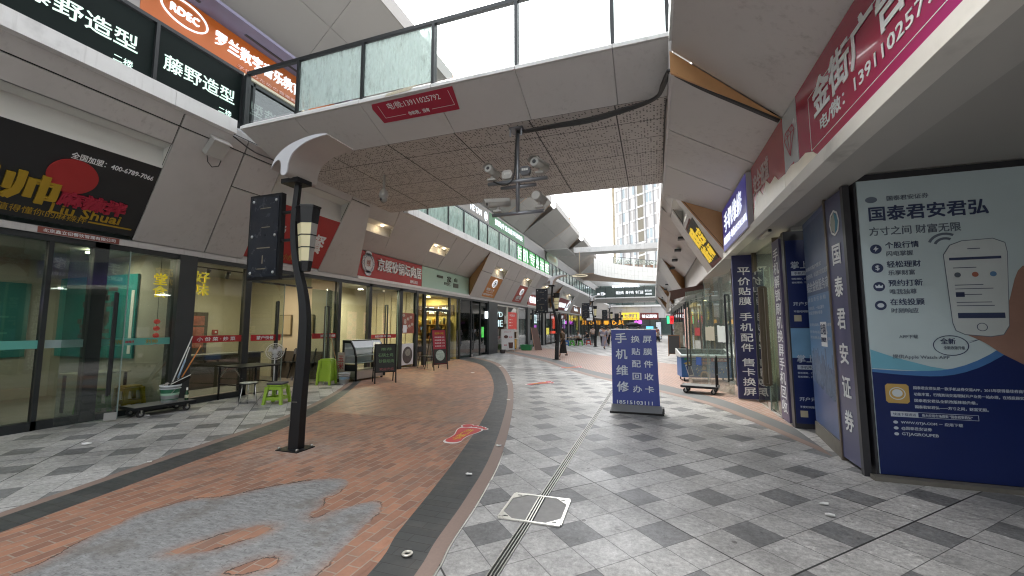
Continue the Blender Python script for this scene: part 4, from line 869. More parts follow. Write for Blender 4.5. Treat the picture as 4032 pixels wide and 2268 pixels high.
t,a,u,v,n=lsign('shop_sign','black restaurant sign with chunky yellow characters and a red disc above the glass doors',2.45,.25,4.805,.33,0.03,.587,BLKS,[
 ('全国加盟：400-6789-7066',.50,.80,.46,.075,LW,{'bold':.01}),('刘帅',-.02,.22,.52,.30,YL,{'bold':.045,'ext':.03}),('麻辣拌',.52,.25,.36,.17,REDL,{'bold':.05,'ext':.03}),('Liu Shuai',.50,.13,.38,.12,YL,{'bold':.014,'ext':.01}),('一碗值得懂你的麻辣拌',.16,.06,.54,.085,YL,{'bold':.0})])
un,vn=u.normalized(),v.normalized()
b=MB(); disc(b,a+u*.545+v*.60,un,vn,0,0,.30,.30,t=.02,n=36); b.build('red_disc',M('disc_red',(.42,.03,.03),.5),t)
b=MB(); rect(b,a,un,vn,-.1,.15*u.length,.085*v.length,.105*v.length,.003); rect(b,a,un,vn,.71*u.length,.97*u.length,.085*v.length,.105*v.length,.003); b.build('yellow_rule',YL,t)
sign('name_plate','small dull red company name plate under the black restaurant sign','name plate',(-9.155,3.55,3.105),Y,Z,1.05,.1,M('plate_red',(.22,.06,.045),.6),[('北京鑫立记餐饮管理有限公司',.06,.02,.93,.06,LW,{'ext':.001})],.01)
t,a,u,v,n=lsign('shop_sign','red sign partly hidden by the lamp post with one grey white character showing',6.95,.5,9.31,.6,.03,.62,RED,[('家常',.06,.30,.28,.36,LW,{'bold':.016}),('快',.52,.30,.18,.36,LW,{'bold':.016}),('餐',.72,.30,.18,.36,LW,{'bold':.016}),('家常小炒·盖饭',.3,.06,.45,.12,M('dull_gold',(.4,.2,.05)),{})])
MB().ob(SL(6.95,0,.0),SL(9.31,0,0)-SL(6.95,0,0),V(.0,0,.06),V(-.02,0,0)).build('lower_strip',PAN2,t)
# vertical signs in the recess
t=sign('shop_sign','wide dark red noodle house sign with seven raised white characters','shop sign',(-9.2,11.0,3.3),Y,Z,3.97,.88,RED,[('京绥砂锅坛肉居',1.02,.30,2.85,.44,LW,{'bold':.018,'ext':.04}),('通州万达店',3.1,.06,.55,.13,LW,{})],.05)
b=MB(); disc(b,(-9.195,11.5,3.78),Y,Z,0,0,.33,.36,n=10,t=.03); disc(b,(-9.195,11.5,3.78),Y,Z,0,.33,.16,.10,t=.03); disc(b,(-9.195,11.5,3.78),Y,Z,0,-.33,.16,.10,t=.03); o=b.build('round_emblem',M('emblem_pale_grey',(.62,.63,.66),.5),t)
b=MB(); disc(b,(-9.16,11.5,3.78),Y,Z,0,0,.24,.27,t=.006,r0=.015); 
for k in range(8): disc(b,(-9.16,11.5,3.78),Y,Z,.27*math.cos(k*PI/4),.29*math.sin(k*PI/4),.055,t=.006,r0=.012)
b.build('emblem_line',M('emblem_line',(.25,.27,.36),.5),o); text('绥',(-9.158,11.4,3.67),Y,Z,.2,.22,M('emblem_red',(.42,.18,.16)),o)
MB().bx(-9.26,-9.13,10.95,19.6,3.2,3.29).build('lower_strip',PAN2,t)
t=sign('shop_sign','pale mint green sign with broken dark lettering left of the brown return','shop sign',(-9.2,15.0,3.3),Y,Z,4.62,.88,MINT,[('一',1.25,.56,.5,.07,M('worn_letter',(.09,.10,.08),.6,var=.5,scale=30),{'bold':.02,'ext':.03}),('家',2.2,.42,.4,.28,MC['worn_letter'],{'bold':.0,'ext':.03}),('山',2.95,.5,.28,.2,MC['worn_letter'],{'bold':0,'ext':.03}),('吃',1.95,.25,.6,.16,M('worn_letter_grey',(.25,.28,.24),.6,var=.5,scale=20),{'ext':.02})],.05)
b=MB(); rect(b,(-9.195,15,3.3),Y,Z,2.85,3.35,.22,.42,.03); b.build('dark_block',MC['worn_letter'],t)
# far left signs
OR=M('sign_orange',(.55,.22,.045),.5,var=.06); RD2=M('sign_brick_red',(.42,.07,.045),.5,var=.06)
def round_badge(t,a,u,v,x,y,r):
    un,vn=u.normalized(),v.normalized(); b=MB(); disc(b,a+u*x+v*y,un,vn,0,0,r,r,t=.05); o=b.build('round_badge',LWW,t); b=MB(); disc(b,a+u*x+v*y,un,vn,0,0,r*.8,r*.8,t=.01,lift=.052,r0=r*.12); disc(b,a+u*x+v*y,un,vn,0,0,r*.32,r*.45,t=.01,lift=.052); b.build('badge_mark',DKF,o)
t,a,u,v,n=lsign('shop_sign','orange hanging sign with a round white badge under a lit niche',21.2,1.5,23.1,1.55,.05,.55,OR,[('喻粉上头',.12,.32,.62,.14,LW,{'bold':.016}),('鱼粉·热卤',.2,.23,.5,.05,LW,{}),('喻家鱼粉始于九八',.06,.08,.8,.1,LW,{'bold':.02})]); round_badge(t,a,u,v,.5,.72,.3)
t,a,u,v,n=lsign('shop_sign','brick red hanging sign with a round white badge next to the orange one',26.4,1.6,28.3,1.7,.05,.55,RD2,[('卤味',.2,.22,.55,.2,LW,{'bold':.025,'ext':.05}),('现捞热卤',.25,.1,.5,.07,LW,{})]); round_badge(t,a,u,v,.5,.66,.3)
sign('shop_sign','red bowl rice sign behind the second lamp post','shop sign',(-9.2,30.4,3.3),Y,Z,6.4,.88,RD2,[('巨喜盆饭',.6,.22,2.6,.5,LWW,{'bold':.025,'ext':.06}),('喜盆饭',4.0,.22,2,.5,LW,{'bold':.025})],.05)
MB().bx(-9.26,-9.1,30,37.4,3.2,3.3).build('lower_strip',PAN2,LB)
t,a,u,v,n=lsign('shop_sign','dark red sign with blocky white characters and a lit white arch panel',39.5,3,45.4,3.2,.03,.55,M('sign_maroon',(.25,.02,.03),.5),[('炙什么蛙',.05,.3,.55,.36,LWW,{'bold':.03,'ext':.08})])
un,vn=u.normalized(),v.normalized(); b=MB(); poly(b,a,un,vn,[(u.length*(.72+.22*x),v.length*y) for x,y in [(0,.1),(.95,.1),(.95,.35),(.95,.7),(.8,.9),(.55,1.0),(.3,.9),(.12,.7),(.05,.35)]],.05); b.build('lit_arch',LWE,t); b=MB(); poly(b,a,un,vn,[(u.length*(.72+.22*x),v.length*y) for x,y in [(.3,.45),(.75,.45),(.75,.7),(.55,.85),(.35,.7)]],.01,.052); poly(b,a,un,vn,[(u.length*(.70+.26*x),v.length*y) for x,y in [(0,.37),(1,.37),(1,.42),(0,.42)]],.01,.052); b.build('arch_gap',MC['sign_maroon'],t)
sign('shop_sign','brown sign with small lit white lettering and a lit bar at its end','shop sign',(-9.2,48,3.25),Y,Z,7.6,.9,M('sign_brown',(.18,.06,.03),.5),[('lulu',2.2,.3,2.2,.45,LWE,{'bold':.03}),('l',6.6,.1,.3,.75,LWE,{'bold':.03})],.05)
# upper floor signs on the left fascia
SGO=M('sign_fascia_orange',(.36,.09,.015),.5,var=.05,emit=.03,ec=(.9,.2,.02))
t=sign('shop_sign','bright orange music school sign with lit white lettering above the balcony','shop sign',(-9.81,4.92,8.13),Y,Z,4.2,.88,SGO,[('RDEC',.52,.42,.60,.18,LWE,{'bold':0,'ext':.05}),('罗兰数字音乐教育',1.50,.30,2.55,.36,LWE,{'bold':.0,'ext':.05})],.04)
b=MB(); disc(b,(-9.80,4.92+.82,8.13+.51),Y,Z,0,0,.50,.30,n=40,t=.03,r0=.03); b.build('oval_ring',LWE,t); text('子供のための音楽教室',(-9.79,7.0,8.18),Y,Z,2.0,.10,M('pink_print',(.8,.45,.4),.5),t,ext=.004)
MB().bx(-9.86,-9.76,3.7,9.1,8.06,8.125).build('lower_strip',M('strip_warm_white',(.6,.54,.42),.5,emit=.03,ec=(1,.9,.7)),t)
the=sign('shop_sign','grey beauty salon sign lettered HE YAN on the upper fascia','shop sign',(-9.81,19.4,8.13),Y,Z,4.4,.86,M('sign_warm_grey',(.24,.22,.2),.5),[('HE YAN',1.7,.28,1.6,.36,LWE,{'bold':.02})],.04)
b=MB(); disc(b,(-9.80,23.35,8.55),Y,Z,0,0,.27,.3,t=.02,r0=.04); disc(b,(-9.80,23.35,8.55),Y,Z,0,0,.12,.18,t=.02); b.build('round_mark',LWE,the)
GRS=M('sign_deep_green',(.015,.13,.035),.45,emit=.01,ec=(.03,.35,.06))
sign('shop_sign','deep green skin care sign with lit white characters on the upper fascia','shop sign',(-9.81,23.95,8.13),Y,Z,7.6,.86,GRS,[('哲肌|专业祛痘·科技美肤',1.0,.24,6.1,.46,LWE,{'bold':.016})],.04)
sign('shop_sign','plain grey blank board beside the deep green sign','shop sign',(-9.81,31.7,8.15),Y,Z,6.2,.8,M('sign_plain_grey',(.22,.21,.21),.5),(),.04)
t=thing('shop_sign','pale rounded green and gold board above the balcony further along','shop sign',(-9.7,38.5,8.1)); b=MB(); poly(b,(-9.72,38.4,8.0),Y,Z,[(p.x,p.y) for p in smoothline([(0,.5),(.5,.95),(2.5,1.05),(4.5,.95),(5,.5),(4.5,.05),(2.5,-.05),(.5,.05),(0,.5)],4)[:-1]],.05); b.build('panel',M('sign_sage',(.33,.40,.31),.5),t); text('小公主美甲',(-9.66,39.3,8.3),Y,Z,3.2,.5,M('letter_gold',(.5,.42,.2)),t)
sign('shop_sign','long dull grey board at the far end of the upper fascia','shop sign',(-9.81,44.2,8.15),Y,Z,10,.8,MC['sign_plain_grey'],(),.04)
sign('shop_sign','orange fascia sign half hidden behind the camera bracket','shop sign',(-9.81,9.3,8.13),Y,Z,9.9,.86,M('sign_dull_orange',(.5,.16,.05),.5),(),.04)
# right vertical signs  (reading direction -Y)
t=thing('shop_sign','long magenta advertising sign with white characters and phone number under the right cladding','shop sign',(1.66,2.5,3.34))
def grad_mat():
    m=bpy.data.materials.new('magenta_print'); m.use_nodes=True; n=NT(m); b=n.n['Principled BSDF']; tc=n.new('ShaderNodeTexCoord').outputs['Object']; sp=n.new('ShaderNodeSeparateXYZ'); n.l.new(tc,sp.inputs[0])
    f=n.ramp(n.m('SUBTRACT',n.m('MULTIPLY',sp.outputs[1],-.28),n.m('MULTIPLY',sp.outputs[2],.55)),-.62,.30)
    cc=n.mix(f,(.38,.02,.07,1),(.42,.02,.24,1)); n.l.new(cc,b.inputs['Base Color']); b.inputs['Roughness'].default_value=.18; b.inputs['Coat Weight'].default_value=.3; return m
MG=grad_mat(); o=V(1.655,5.40,3.34)
MB().bx(1.655,1.695,.9,5.40,3.34,4.285).build('panel',MG,t)
MB().bx(1.655,1.695,-6,.9,3.34,4.285).build('panel',M('violet_print',(.10,.05,.28),.3),t)
text('金街广告位招租',o+nY*.52+Z*.40,nY,Z,2.95,.36,LW,t,bold=.026,ext=.004); text('电/微：13911025792',o+nY*.66+Z*.205,nY,Z,1.9,.145,LW,t,bold=.012,ext=.003)
b=MB()
for x0,x1,y0,y1 in ((.38,3.6,.70,.706),(.38,3.6,.12,.126),(.38,.387,.12,.706),(3.593,3.6,.12,.706)): rect(b,o,nY,Z,x0,x1,y0,y1,.002)
b.build('border_line',LW,t)
t=sign('shop_sign','narrow pale panel with a red diamond outline between two red signs','shop sign',(1.655,5.93,3.34),nY,Z,.51,.945,M('sign_pale_grey',(.50,.53,.55),.25),[('金街传媒',.14,.17,.22,.06,REDL,{'ext':.001})],.04)
b=MB(); o2=V(1.65,5.68,3.88); pts=[(-.13,.14),(.13,.14),(.19,.06),(0,-.2),(-.19,.06)]
def ln(p,q,w=.012): 
    d=(V(*q)-V(*p)).normalized(); m_=V(-d.y,d.x)*w/2; poly(b,o2,nY,Z,[tuple(V(*p)-m_),tuple(V(*q)-m_),tuple(V(*q)+m_),tuple(V(*p)+m_)],.002,.001)
for i in range(5): ln(pts[i],pts[(i+1)%5])
for p,q in (((-.19,.06),(.19,.06)),((-.13,.14),(-.06,.06)),((0,.14),(-.06,.06)),((0,.14),(.06,.06)),((.13,.14),(.06,.06)),((-.06,.06),(0,-.2)),((.06,.06),(0,-.2))): ln(p,q,.008)
b.build('diamond_mark',REDL,t)
t=sign('shop_sign','faded red safety passage sign with pale sun glare painted on its lower half','shop sign',(1.655,7.72,3.34),nY,Z,1.78,.945,M('faded_red_print',(.42,.06,.07),.2,var=.1),[('安全通道',.12,.42,.95,.33,M('letter_dusty',(.62,.50,.50),.5),{'bold':.02})],.04)
GLARE=M('painted_sun_glare',(.86,.80,.66),.3,var=.18,scale=3)  # pale patches paint the sun's reflection along the sign bottoms
b=MB(); o2=V(1.653,7.72,3.34); poly(b,o2,nY,Z,[(.05,0),(1.78,0),(1.78,.2),(1.5,.22),(1.35,.33),(1.1,.30),(.9,.42),(.7,.26),(.5,.40),(.3,.36),(.12,.2),(.05,.1)],.004,.001); b.build('painted_glare_patch',GLARE,t)
b=MB(); o2=V(1.653,5.93,3.34); poly(b,o2,nY,Z,[(0,0),(1.1,0),(.95,.1),(.75,.17),(.5,.17),(.25,.22),(0,.19)],.004,.0012); tag(b.build('painted_glare',GLARE),'pale painted sun glare across the bottom of the diamond panel','painted glare')
t=thing('shop_sign','protruding lit blue phone repair lightbox with white characters over the walkway','shop sign',(1.6,8.9,3.3))
BX=M('lightbox_blue',(.05,.045,.32),.35,emit=.03,ec=(.12,.10,.6),var=.08,scale=2); MB().bx(1.60,1.70,7.86,10.45,3.3,4.28).build('box',M('box_side_grey',(.42,.40,.42),.5),t); MB().bx(1.592,1.599,7.88,10.43,3.32,4.26).build('face',BX,t)
text('手机维修',(1.591,10.2,3.70),nY,Z,1.95,.42,LWW,t,bold=.01,ext=.004); text('贴膜配件 电话18515103111',(1.591,10.3,3.44),nY,Z,2.35,.17,LWW,t,bold=.012,ext=.003)
# yellow lit sign on the slanted panel
def SRo(y,k): return SR(y,k,-.012)
q=[SRo(*p) for p in quadp(13.35,1.5,11.55,.5,.04,.56)]; a,b1,c1,d1=q; u=b1-a; v=d1-a; n=u.cross(v).normalized()
t=thing('shop_sign','slanted dark red sign with glowing yellow characters on the right cladding','shop sign',a); MB().prism(q,-n*.03).build('panel',M('sign_dark_wine',(.16,.04,.035),.5),t)
b=MB(); P_=[a+u*x+v*y+n*.002 for x,y in ((.03,.1),(.9,.06),(.93,.95),(.05,.97))]; b.prism(P_,n*.012); b.build('black_field',M('black_field',(.02,.018,.012),.5),t)
for s,x,y,w,h in (('冒菜',.06,.50,.42,.38),('正宗',.52,.46,.36,.30),('重庆',.10,.12,.40,.34),('小面',.56,.14,.32,.26)): text(s,a+u*x+v*y+n*.016,u.normalized(),v.normalized(),w*u.length,h*v.length,YLE,t,bold=.03,ext=.01)
# second footbridge with lettered glass
B2=bridge('footbridge','distant footbridge with dark lettered glass panels across the street',56,60,.6,4.95,[-6.2,-5.1,-3.9,-2.7,-1.5,-.3])
DG=M('dark_green_film',(.07,.095,.09),.3)
js=[-7.31,-6.0,-4.75,-3.5,-2.27,-1.05,.31]
R2=railing('glass_railing','dark lettered glass railing on the distant footbridge',(-7.31,56.1),(.31,56.1),[(x+7.31)/7.62 for x in js],5.49,[DG],h=1.35)
for x,s,w in ((-4.65,'猪肚鸡',1.0),(-3.38,'椰子鸡',1.0),(-2.15,'专门店',1.0)): text(s,(x,56.08,5.9),X,Z,w,.42,LWW,R2,bold=.016)
text('直行20米',(-.95,56.08,6.15),X,Z,.85,.26,LWW,R2,bold=.012); text('2层西侧',(-.95,56.08,5.72),X,Z,.85,.26,LWW,R2,bold=.012); text('钰',(-6.65,56.08,5.8),X,Z,.42,.46,LWW,R2,bold=.016)
b=MB(); disc(b,(-6.95,56.08,6.0),X,Z,0,0,.2,.14,t=.01); disc(b,(-6.2,56.08,6.0),X,Z,0,0,.2,.14,t=.01); b.build('fish_mark',LWW,R2)
# ---------------------------------------------------------------- lamp posts
PB=M('post_black',(.010,.011,.013),.42,0,var=.25,scale=4,spec=.35); CAPM=M('cap_pale_metal',(.62,.63,.66),.35,var=.06); CAPU=M('cap_underside',(.46,.42,.39),.5,var=.05); LANT=M('lantern_cream',(.80,.73,.45),.45,var=.05); LANTG=M('lantern_grey',(.33,.32,.30),.5)
def lamp_post():
    t=thing('street_lamp','black curved lamp post','street lamp',(0,0,0))
    prof=[(0,-.012,.128),(.3,-.005,.125),(.65,.01,.122),(1.2,.045,.112),(1.7,.045,.10),(2.05,-.01,.09),(2.4,-.12,.08),(2.75,-.2,.07),(3.1,-.225,.066),(3.62,-.185,.062)]
    b=MB(); P=smoothline([(z,x,w_) for z,x,w_ in prof],4); n=len(P); vs=[]
    for p in P:
        z,x,hw=p.x,p.y,p.z*.75; hd=p.z*.7
        vs+= [(x-hw,-hd*.4,z),(x-hw*.3,-hd,z),(x+hw,-hd*.6,z),(x+hw,hd*.6,z),(x-hw*.3,hd,z),(x-hw,hd*.4,z)]
    fs=[(i*6+k,i*6+(k+1)%6,(i+1)*6+(k+1)%6,(i+1)*6+k) for i in range(n-1) for k in range(6)]+[tuple(range(6))[::-1],tuple(range((n-1)*6,n*6))]
    b.add(vs,fs); b.build('post',PB,t)
    b=MB()
    for z0,x,w_,h_ in ((.38,-.05,.05,.012),(.62,.02,.09,.01),(1.25,.0,.04,.06),(.9,-.04,.03,.05)): b.bx(x-w_/2,x+w_/2,-.0905,-.078,z0,z0+h_)
    b.build('sticker_residue',M('residue_grey',(.12,.115,.105),.8,var=.6,scale=40),t)
    b=MB(); b.bx(-.19,.17,-.15,.15,0,.018); b.build('base_plate',PB,t)
    for x in (-.16,.14):
        for y in (-.12,.12): MB().lathe([(.018,.018),(.018,.045),(.008,.05)],(x,y,0),8).build('bolt',ST,t)
    # curved cap: crescent section swept along the street
    outer=smoothline([(-.42,3.77),(-.33,3.93),(-.15,4.05),(.1,4.12),(.34,4.145),(.53,4.13)],5)
    inner=smoothline([(.53,4.115),(.34,4.10),(.14,4.05),(-.03,3.95),(-.10,3.83),(-.12,3.70),(-.17,3.655),(-.23,3.68),(-.235,3.80),(-.25,3.86),(-.29,3.88),(-.35,3.85),(-.42,3.77)],5)
    ring=[(p.x,p.y) for p in outer]+[(p.x,p.y) for p in inner[:-1]]
    y0,y1=-.25,.27; b=MB(); b.prism([(x,y0-.004,z) for x,z in ring],(0,.018,0)); b.build('cap_edge',CAPM,t)
    m=len(outer); b=MB(); k=len(ring); 
    b.add([(x,y0+.016,z) for x,z in ring]+[(x,y1,z) for x,z in ring],[(i,(i+1)%k,k+(i+1)%k,k+i) for i in range(k)]+[tuple(range(k,2*k))]); b.build('cap',CAPU,t)
    b=MB(); b.bx(-.36,-.06,-.13,.12,3.60,3.665); b.build('cap_bracket',PB,t)
    # square notice board and bracket arms
    nb=MB(); nb.bx(-1.04,-.43,-.035,.035,2.27,3.51); nb=nb.build('notice_board',PB,t)
    MB().bx(-1.0,-.47,-.045,-.036,2.31,3.47).build('board_face',M('board_face_black',(.02,.024,.032),.25,var=.35,scale=9,dirt=.25),nb)
    b=MB(); 
    for x in (-.95,-.52):
        for z in (2.37,2.9,3.41): b.lathe([(.001,0),(.022,0),(.022,.008),(.001,.01)],(x,-.046,z),8,cap=False,ax=(0,-1,0))
    b.build('screw_cap',M('screw_pale',(.4,.42,.42),.5),nb)
    b=MB()
    for x0,x1,z,h in ((-.82,-.62,3.3,.012),(-.78,-.62,3.02,.012),(-.85,-.6,2.72,.014),(-.83,-.66,2.42,.012),(-.74,-.725,2.5,.12)): b.bx(x0,x1,-.0475,-.0455,z,z+h)
    b.build('glue_mark',M('glue_brown',(.22,.19,.13),.7,var=.6,scale=30),nb)
    for z,x1 in ((3.22,-.22),(2.82,-.22),(2.3,-.1)): MB().bar((-.43,0,z),(x1,0,z-.0),.035).build('bracket',PB,t)
    # tapering lantern on the street side
    lx=.02
    def ring6(z,r): return [(lx+r*1.0*math.cos(a),r*.8*math.sin(a),z) for a in [R(30+60*i) for i in range(6)]]
    def frus(z0,r0,z1,r1):
        r0*=.7; r1*=.7; b=MB(); b.add(ring6(z0,r0)+ring6(z1,r1),[(i,(i+1)%6,6+(i+1)%6,6+i) for i in range(6)]+[tuple(range(6))[::-1],tuple(range(6,12))]); return b
    frus(2.36,.10,2.50,.135).build('lantern_base',PB,t); 
    b=frus(2.50,.135,3.02,.205); lb=b.build('lantern_shade',[LANT,LANTG],t); 
    for p in lb.data.polygons: p.material_index=1 if p.normal.x>.7 else 0
    for z,r in ((2.68,.165),(2.85,.19)): frus(z,r,z+.014,r+.003).build('lantern_ring',PB,lb)
    frus(3.02,.21,3.24,.245).build('lantern_top',PB,t); frus(3.24,.262,3.262,.262).build('lantern_lid',PB,t)
    MB().bar((-.2,0,3.1),(lx-.1,0,3.1),.05).build('bracket',PB,t); MB().bar((-.05,0,2.42),(lx-.05,0,2.42),.05).build('bracket',PB,t)
    return t
L0=lamp_post(); G_='street lamps along the arcade'
L0.location=(-4.5,4.32,0); tag(L0,'nearest black curved lamp post rising from the red brick path',None,G_)
dup(L0,(-4.53,19.85,0),0,'second black lamp post, on grey paving with a woman walking past it',G_)
dup(L0,(-4.45,33.4,0),0,'third black lamp post, among the walking people',G_)
l4=dup(L0,(-4.5,47.5,0),0,'fourth lamp post with a plain grey board, seen under the distant footbridge',G_)
dup(L0,(-4.3,61,0),0,'farthest lamp post, in front of the red and yellow end signs',G_)
# ---------------------------------------------------------------- blue roll-up stand
BL=M('stand_blue',(.025,.045,.27),.4,var=.06); GR=M('stand_grey',(.22,.23,.24),.45,.2); LTX=M('stand_letter',(.62,.68,.76),.5)
t=thing('banner_stand','freestanding blue phone repair banner with white characters in the middle of the paving','banner stand',(-.36,8.13,0))
x0,x1=-.79,.045
b=MB(); b.prism([(x0,8.16,.10),(x1+.02,8.16,.10),(x1-.01,8.22,1.545),(x0-.0,8.22,1.545)],(0,.012,0)); b.build('banner',BL,t)
b=MB(); b.prism([(x0-.02,8.02,.03),(x0-.02,8.15,.14),(x0-.02,8.24,.14),(x0-.02,8.24,.03)],(x1-x0+.07,0,0)); b.build('cassette',GR,t,.006)
b=MB(); b.bx(x0-.04,x1+.08,7.99,8.26,.0,.03); b.build('foot',BK,t); MB().bx(x1+.055,x1+.09,8.04,8.22,.03,.12).build('end_cap',DKF,t)
MB().bar((x0-.004,8.22,1.548),(x1-.008,8.22,1.548),.02).build('top_bar',M('stand_bar',(.5,.5,.5),.3,.7),t)
vv=V(0,.0415,1).normalized(); o=V(x0,8.153,.10)
def ST_(s,px,py,w,h): text(s,o+X*px+vv*py,X,vv,w,h,LTX,t,ext=.001,bold=.016,lift=.003)
for k,ch in enumerate('手机维修'): ST_(ch,.075+.006*k,1.19-.305*k,.21,.185)
for k,(a,c) in enumerate(('换屏','贴膜','配件','回收','办卡')): ST_(a,.37+.004*k,1.20-.232*k,.155,.125); ST_(c,.585+.004*k,1.20-.232*k,.155,.125)
ST_('18515103111',.085,.05,.64,.065)
# ---------------------------------------------------------------- cameras hung from the footbridge
GM2=M('galvanised',(.26,.27,.29),.4,.6,var=.15); CAMW=M('camera_grey',(.42,.41,.38),.45,var=.08); CAMD=M('camera_dark',(.05,.05,.055),.35)
cx,cy_=-2.12,6.45
t=thing('camera_bracket','grey pole and crossbar frame hanging from the footbridge ceiling','camera bracket',(cx,cy_,3.45))
MB().tube([(cx,cy_,5.0),(cx,cy_,3.52)],.035,10).build('pole',GM2,t); MB().bx(cx-.12,cx+.12,cy_-.12,cy_+.12,4.975,5.0).build('ceiling_plate',GM2,t)
for x in (-.1,.1): MB().bx(cx+x-.012,cx+x+.012,cy_-.1,cy_-.08,4.84,4.975).build('hook',GM2,t)
MB().tube([(cx-.53,cy_-.03,4.07),(cx+.53,cy_-.03,4.07)],.035,8).build('crossbar',GM2,t); MB().tube([(cx-.32,cy_+.04,4.0),(cx+.32,cy_+.04,4.0)],.032,8).build('crossbar',GM2,t); MB().tube([(cx-.46,cy_,3.52),(cx+.46,cy_,3.52)],.032,8).build('crossbar',GM2,t)
MB().tube(smoothline([(cx-.42,cy_-.06,4.1),(cx-.2,cy_-.1,4.0),(cx-.04,cy_-.1,4.12),(cx-.02,cy_-.05,4.6),(cx,cy_-.05,4.95)],5),.014,5).build('cable',CAB,t)
def bullet(label,c,d,r=.07,L=.32,drop=.16,front=True):
    c=V(c); d=V(d).normalized(); k=thing('security_camera',label,'security camera',(c.x,c.y,c.z-drop),'cameras on the bridge bracket')
    side=d.cross(Z).normalized(); up=side.cross(d)
    b=MB(); n=12; prof=[]
    b.tube([c-d*L*.5,c+d*L*.45],r,12); b.build('housing',CAMW,k)
    b=MB(); A=[c-d*L*.45,c+d*L*.62]
    vs=[]; 
    for p in A:
        for j in range(9): a=PI*j/8; vs.append(p+side*math.cos(a)*r*1.16+up*math.sin(a)*r*1.16)
    b.add(vs,[(j,j+1,9+j+1,9+j) for j in range(8)]); b.build('sunshield',CAMW,k)
    b=MB(); b.tube([c+d*L*.44,c+d*L*.47],r*.9,12); b.build('front_plate',M('front_plate',(.5,.5,.47),.3),k); MB().tube([c+d*L*.47,c+d*L*.49],r*.42,10).build('lens',CAMD,k)
    b=MB(); b.bar(c-up*r,(c.x,c.y,c.z-drop+.02),.04); b.bx(c.x-.07,c.x+.07,c.y-.05,c.y+.05,c.z-drop,c.z-drop+.03); b.build('bracket',CAMW,k)
bullet('white fronted camera at the upper left of the hanging bracket',(cx-.46,cy_-.03,4.29),(-.12,-1,.12))
bullet('stout camera at the upper right of the hanging bracket',(cx+.40,cy_-.03,4.31),(-.25,-1,-.05),.08,.4)
bullet('long hooded camera at the lower left end of the bracket',(cx-.36,cy_,3.73),(-.75,-.6,-.15),.075,.42)
bullet('dark boxy camera at the lower right end of the bracket',(cx+.38,cy_,3.74),(.15,.9,-.1),.075,.3)
def flood(label,x,z,m):
    k=thing('flood_light',label,'flood light',(x,cy_-.03,4.1),'flood lights on the bridge bracket')
    MB().prism([(x+px,cy_-.07,z+pz) for px,pz in ((-.095,.03),(-.06,.075),(.06,.075),(.095,.03),(.095,-.03),(.06,-.075),(-.06,-.075),(-.095,-.03))],(0,.07,0)).build('housing',m,k)
    b=MB(); 
    for i in range(3): b.bx(x-.055+.038*i,x-.022+.038*i,cy_-.074,cy_-.0705,z-.005,z+.035)
    b.build('led_panel',M('led_pale',(.6,.6,.56),.3),k); MB().tube([(x-.1,cy_-.03,z),(x-.1,cy_-.03,4.11),(x+.1,cy_-.03,4.11),(x+.1,cy_-.03,z)],.009,5).build('yoke',CAMW,k)
flood('small grey flood light left of the bracket pole',cx-.17,4.20,CAMW); flood('octagonal black flood light right of the bracket pole',cx+.15,4.23,CAMD)
k=thing('dome_camera','pale dome camera hanging on a stem from the footbridge ceiling','security camera',(-5.62,7.49,4.4)); MB().tube([(-5.62,7.49,5),(-5.62,7.49,4.66)],.028,8).build('stem',CAMW,k); MB().lathe([(.03,4.68),(.085,4.64),(.105,4.56),(.1,4.47),(.001,4.47)],(-5.62,7.49,0),16,cap=False).build('housing',CAMW,k); b=MB(); b.ell((-5.62,7.49,4.46),(.085,.085,.10)); b.build('dome',M('dome_grey',(.3,.3,.28),.2),k); MB().lathe([(.001,0),(.03,0),(.03,.012),(.001,.014)],(-5.62,7.40,4.42),10,cap=False,ax=(0,-1,-.3)).build('lens',CAMD,k)
# junction box under the ledge
k=thing('junction_box','grey metal box with a looped cable on the cladding left of the bridge','junction box',SL(5.2,.86)); n_=V(.752,0,-.659)
c=SL(5.0,.80); vv=V(1.78,0,2.03).normalized(); MB().ob(c,Y*.30,vv*.34,n_*.14).build('box',M('box_grey',(.42,.42,.40),.45,var=.08),k,.006); MB().ob(c+vv*.34-Y*.02,Y*.34,vv*.02,n_*.17).build('lid',PAN2,k)
MB().tube(smoothline([c+n_*.1+Y*.05,c+n_*.15-vv*.1+Y*.02-Z*.05,c+n_*.15-Z*.2+Y*.12,c+n_*.15-Z*.1+Y*.27,c+n_*.13+vv*.05+Y*.29],5) if False else [c+n_*.1+Y*.05,c+n_*.12-Z*.12+Y*.06,c+n_*.12-Z*.19+Y*.14,c+n_*.12-Z*.13+Y*.26,c+n_*.14+Y*.29],.009,5).build('cable',CAB,k)
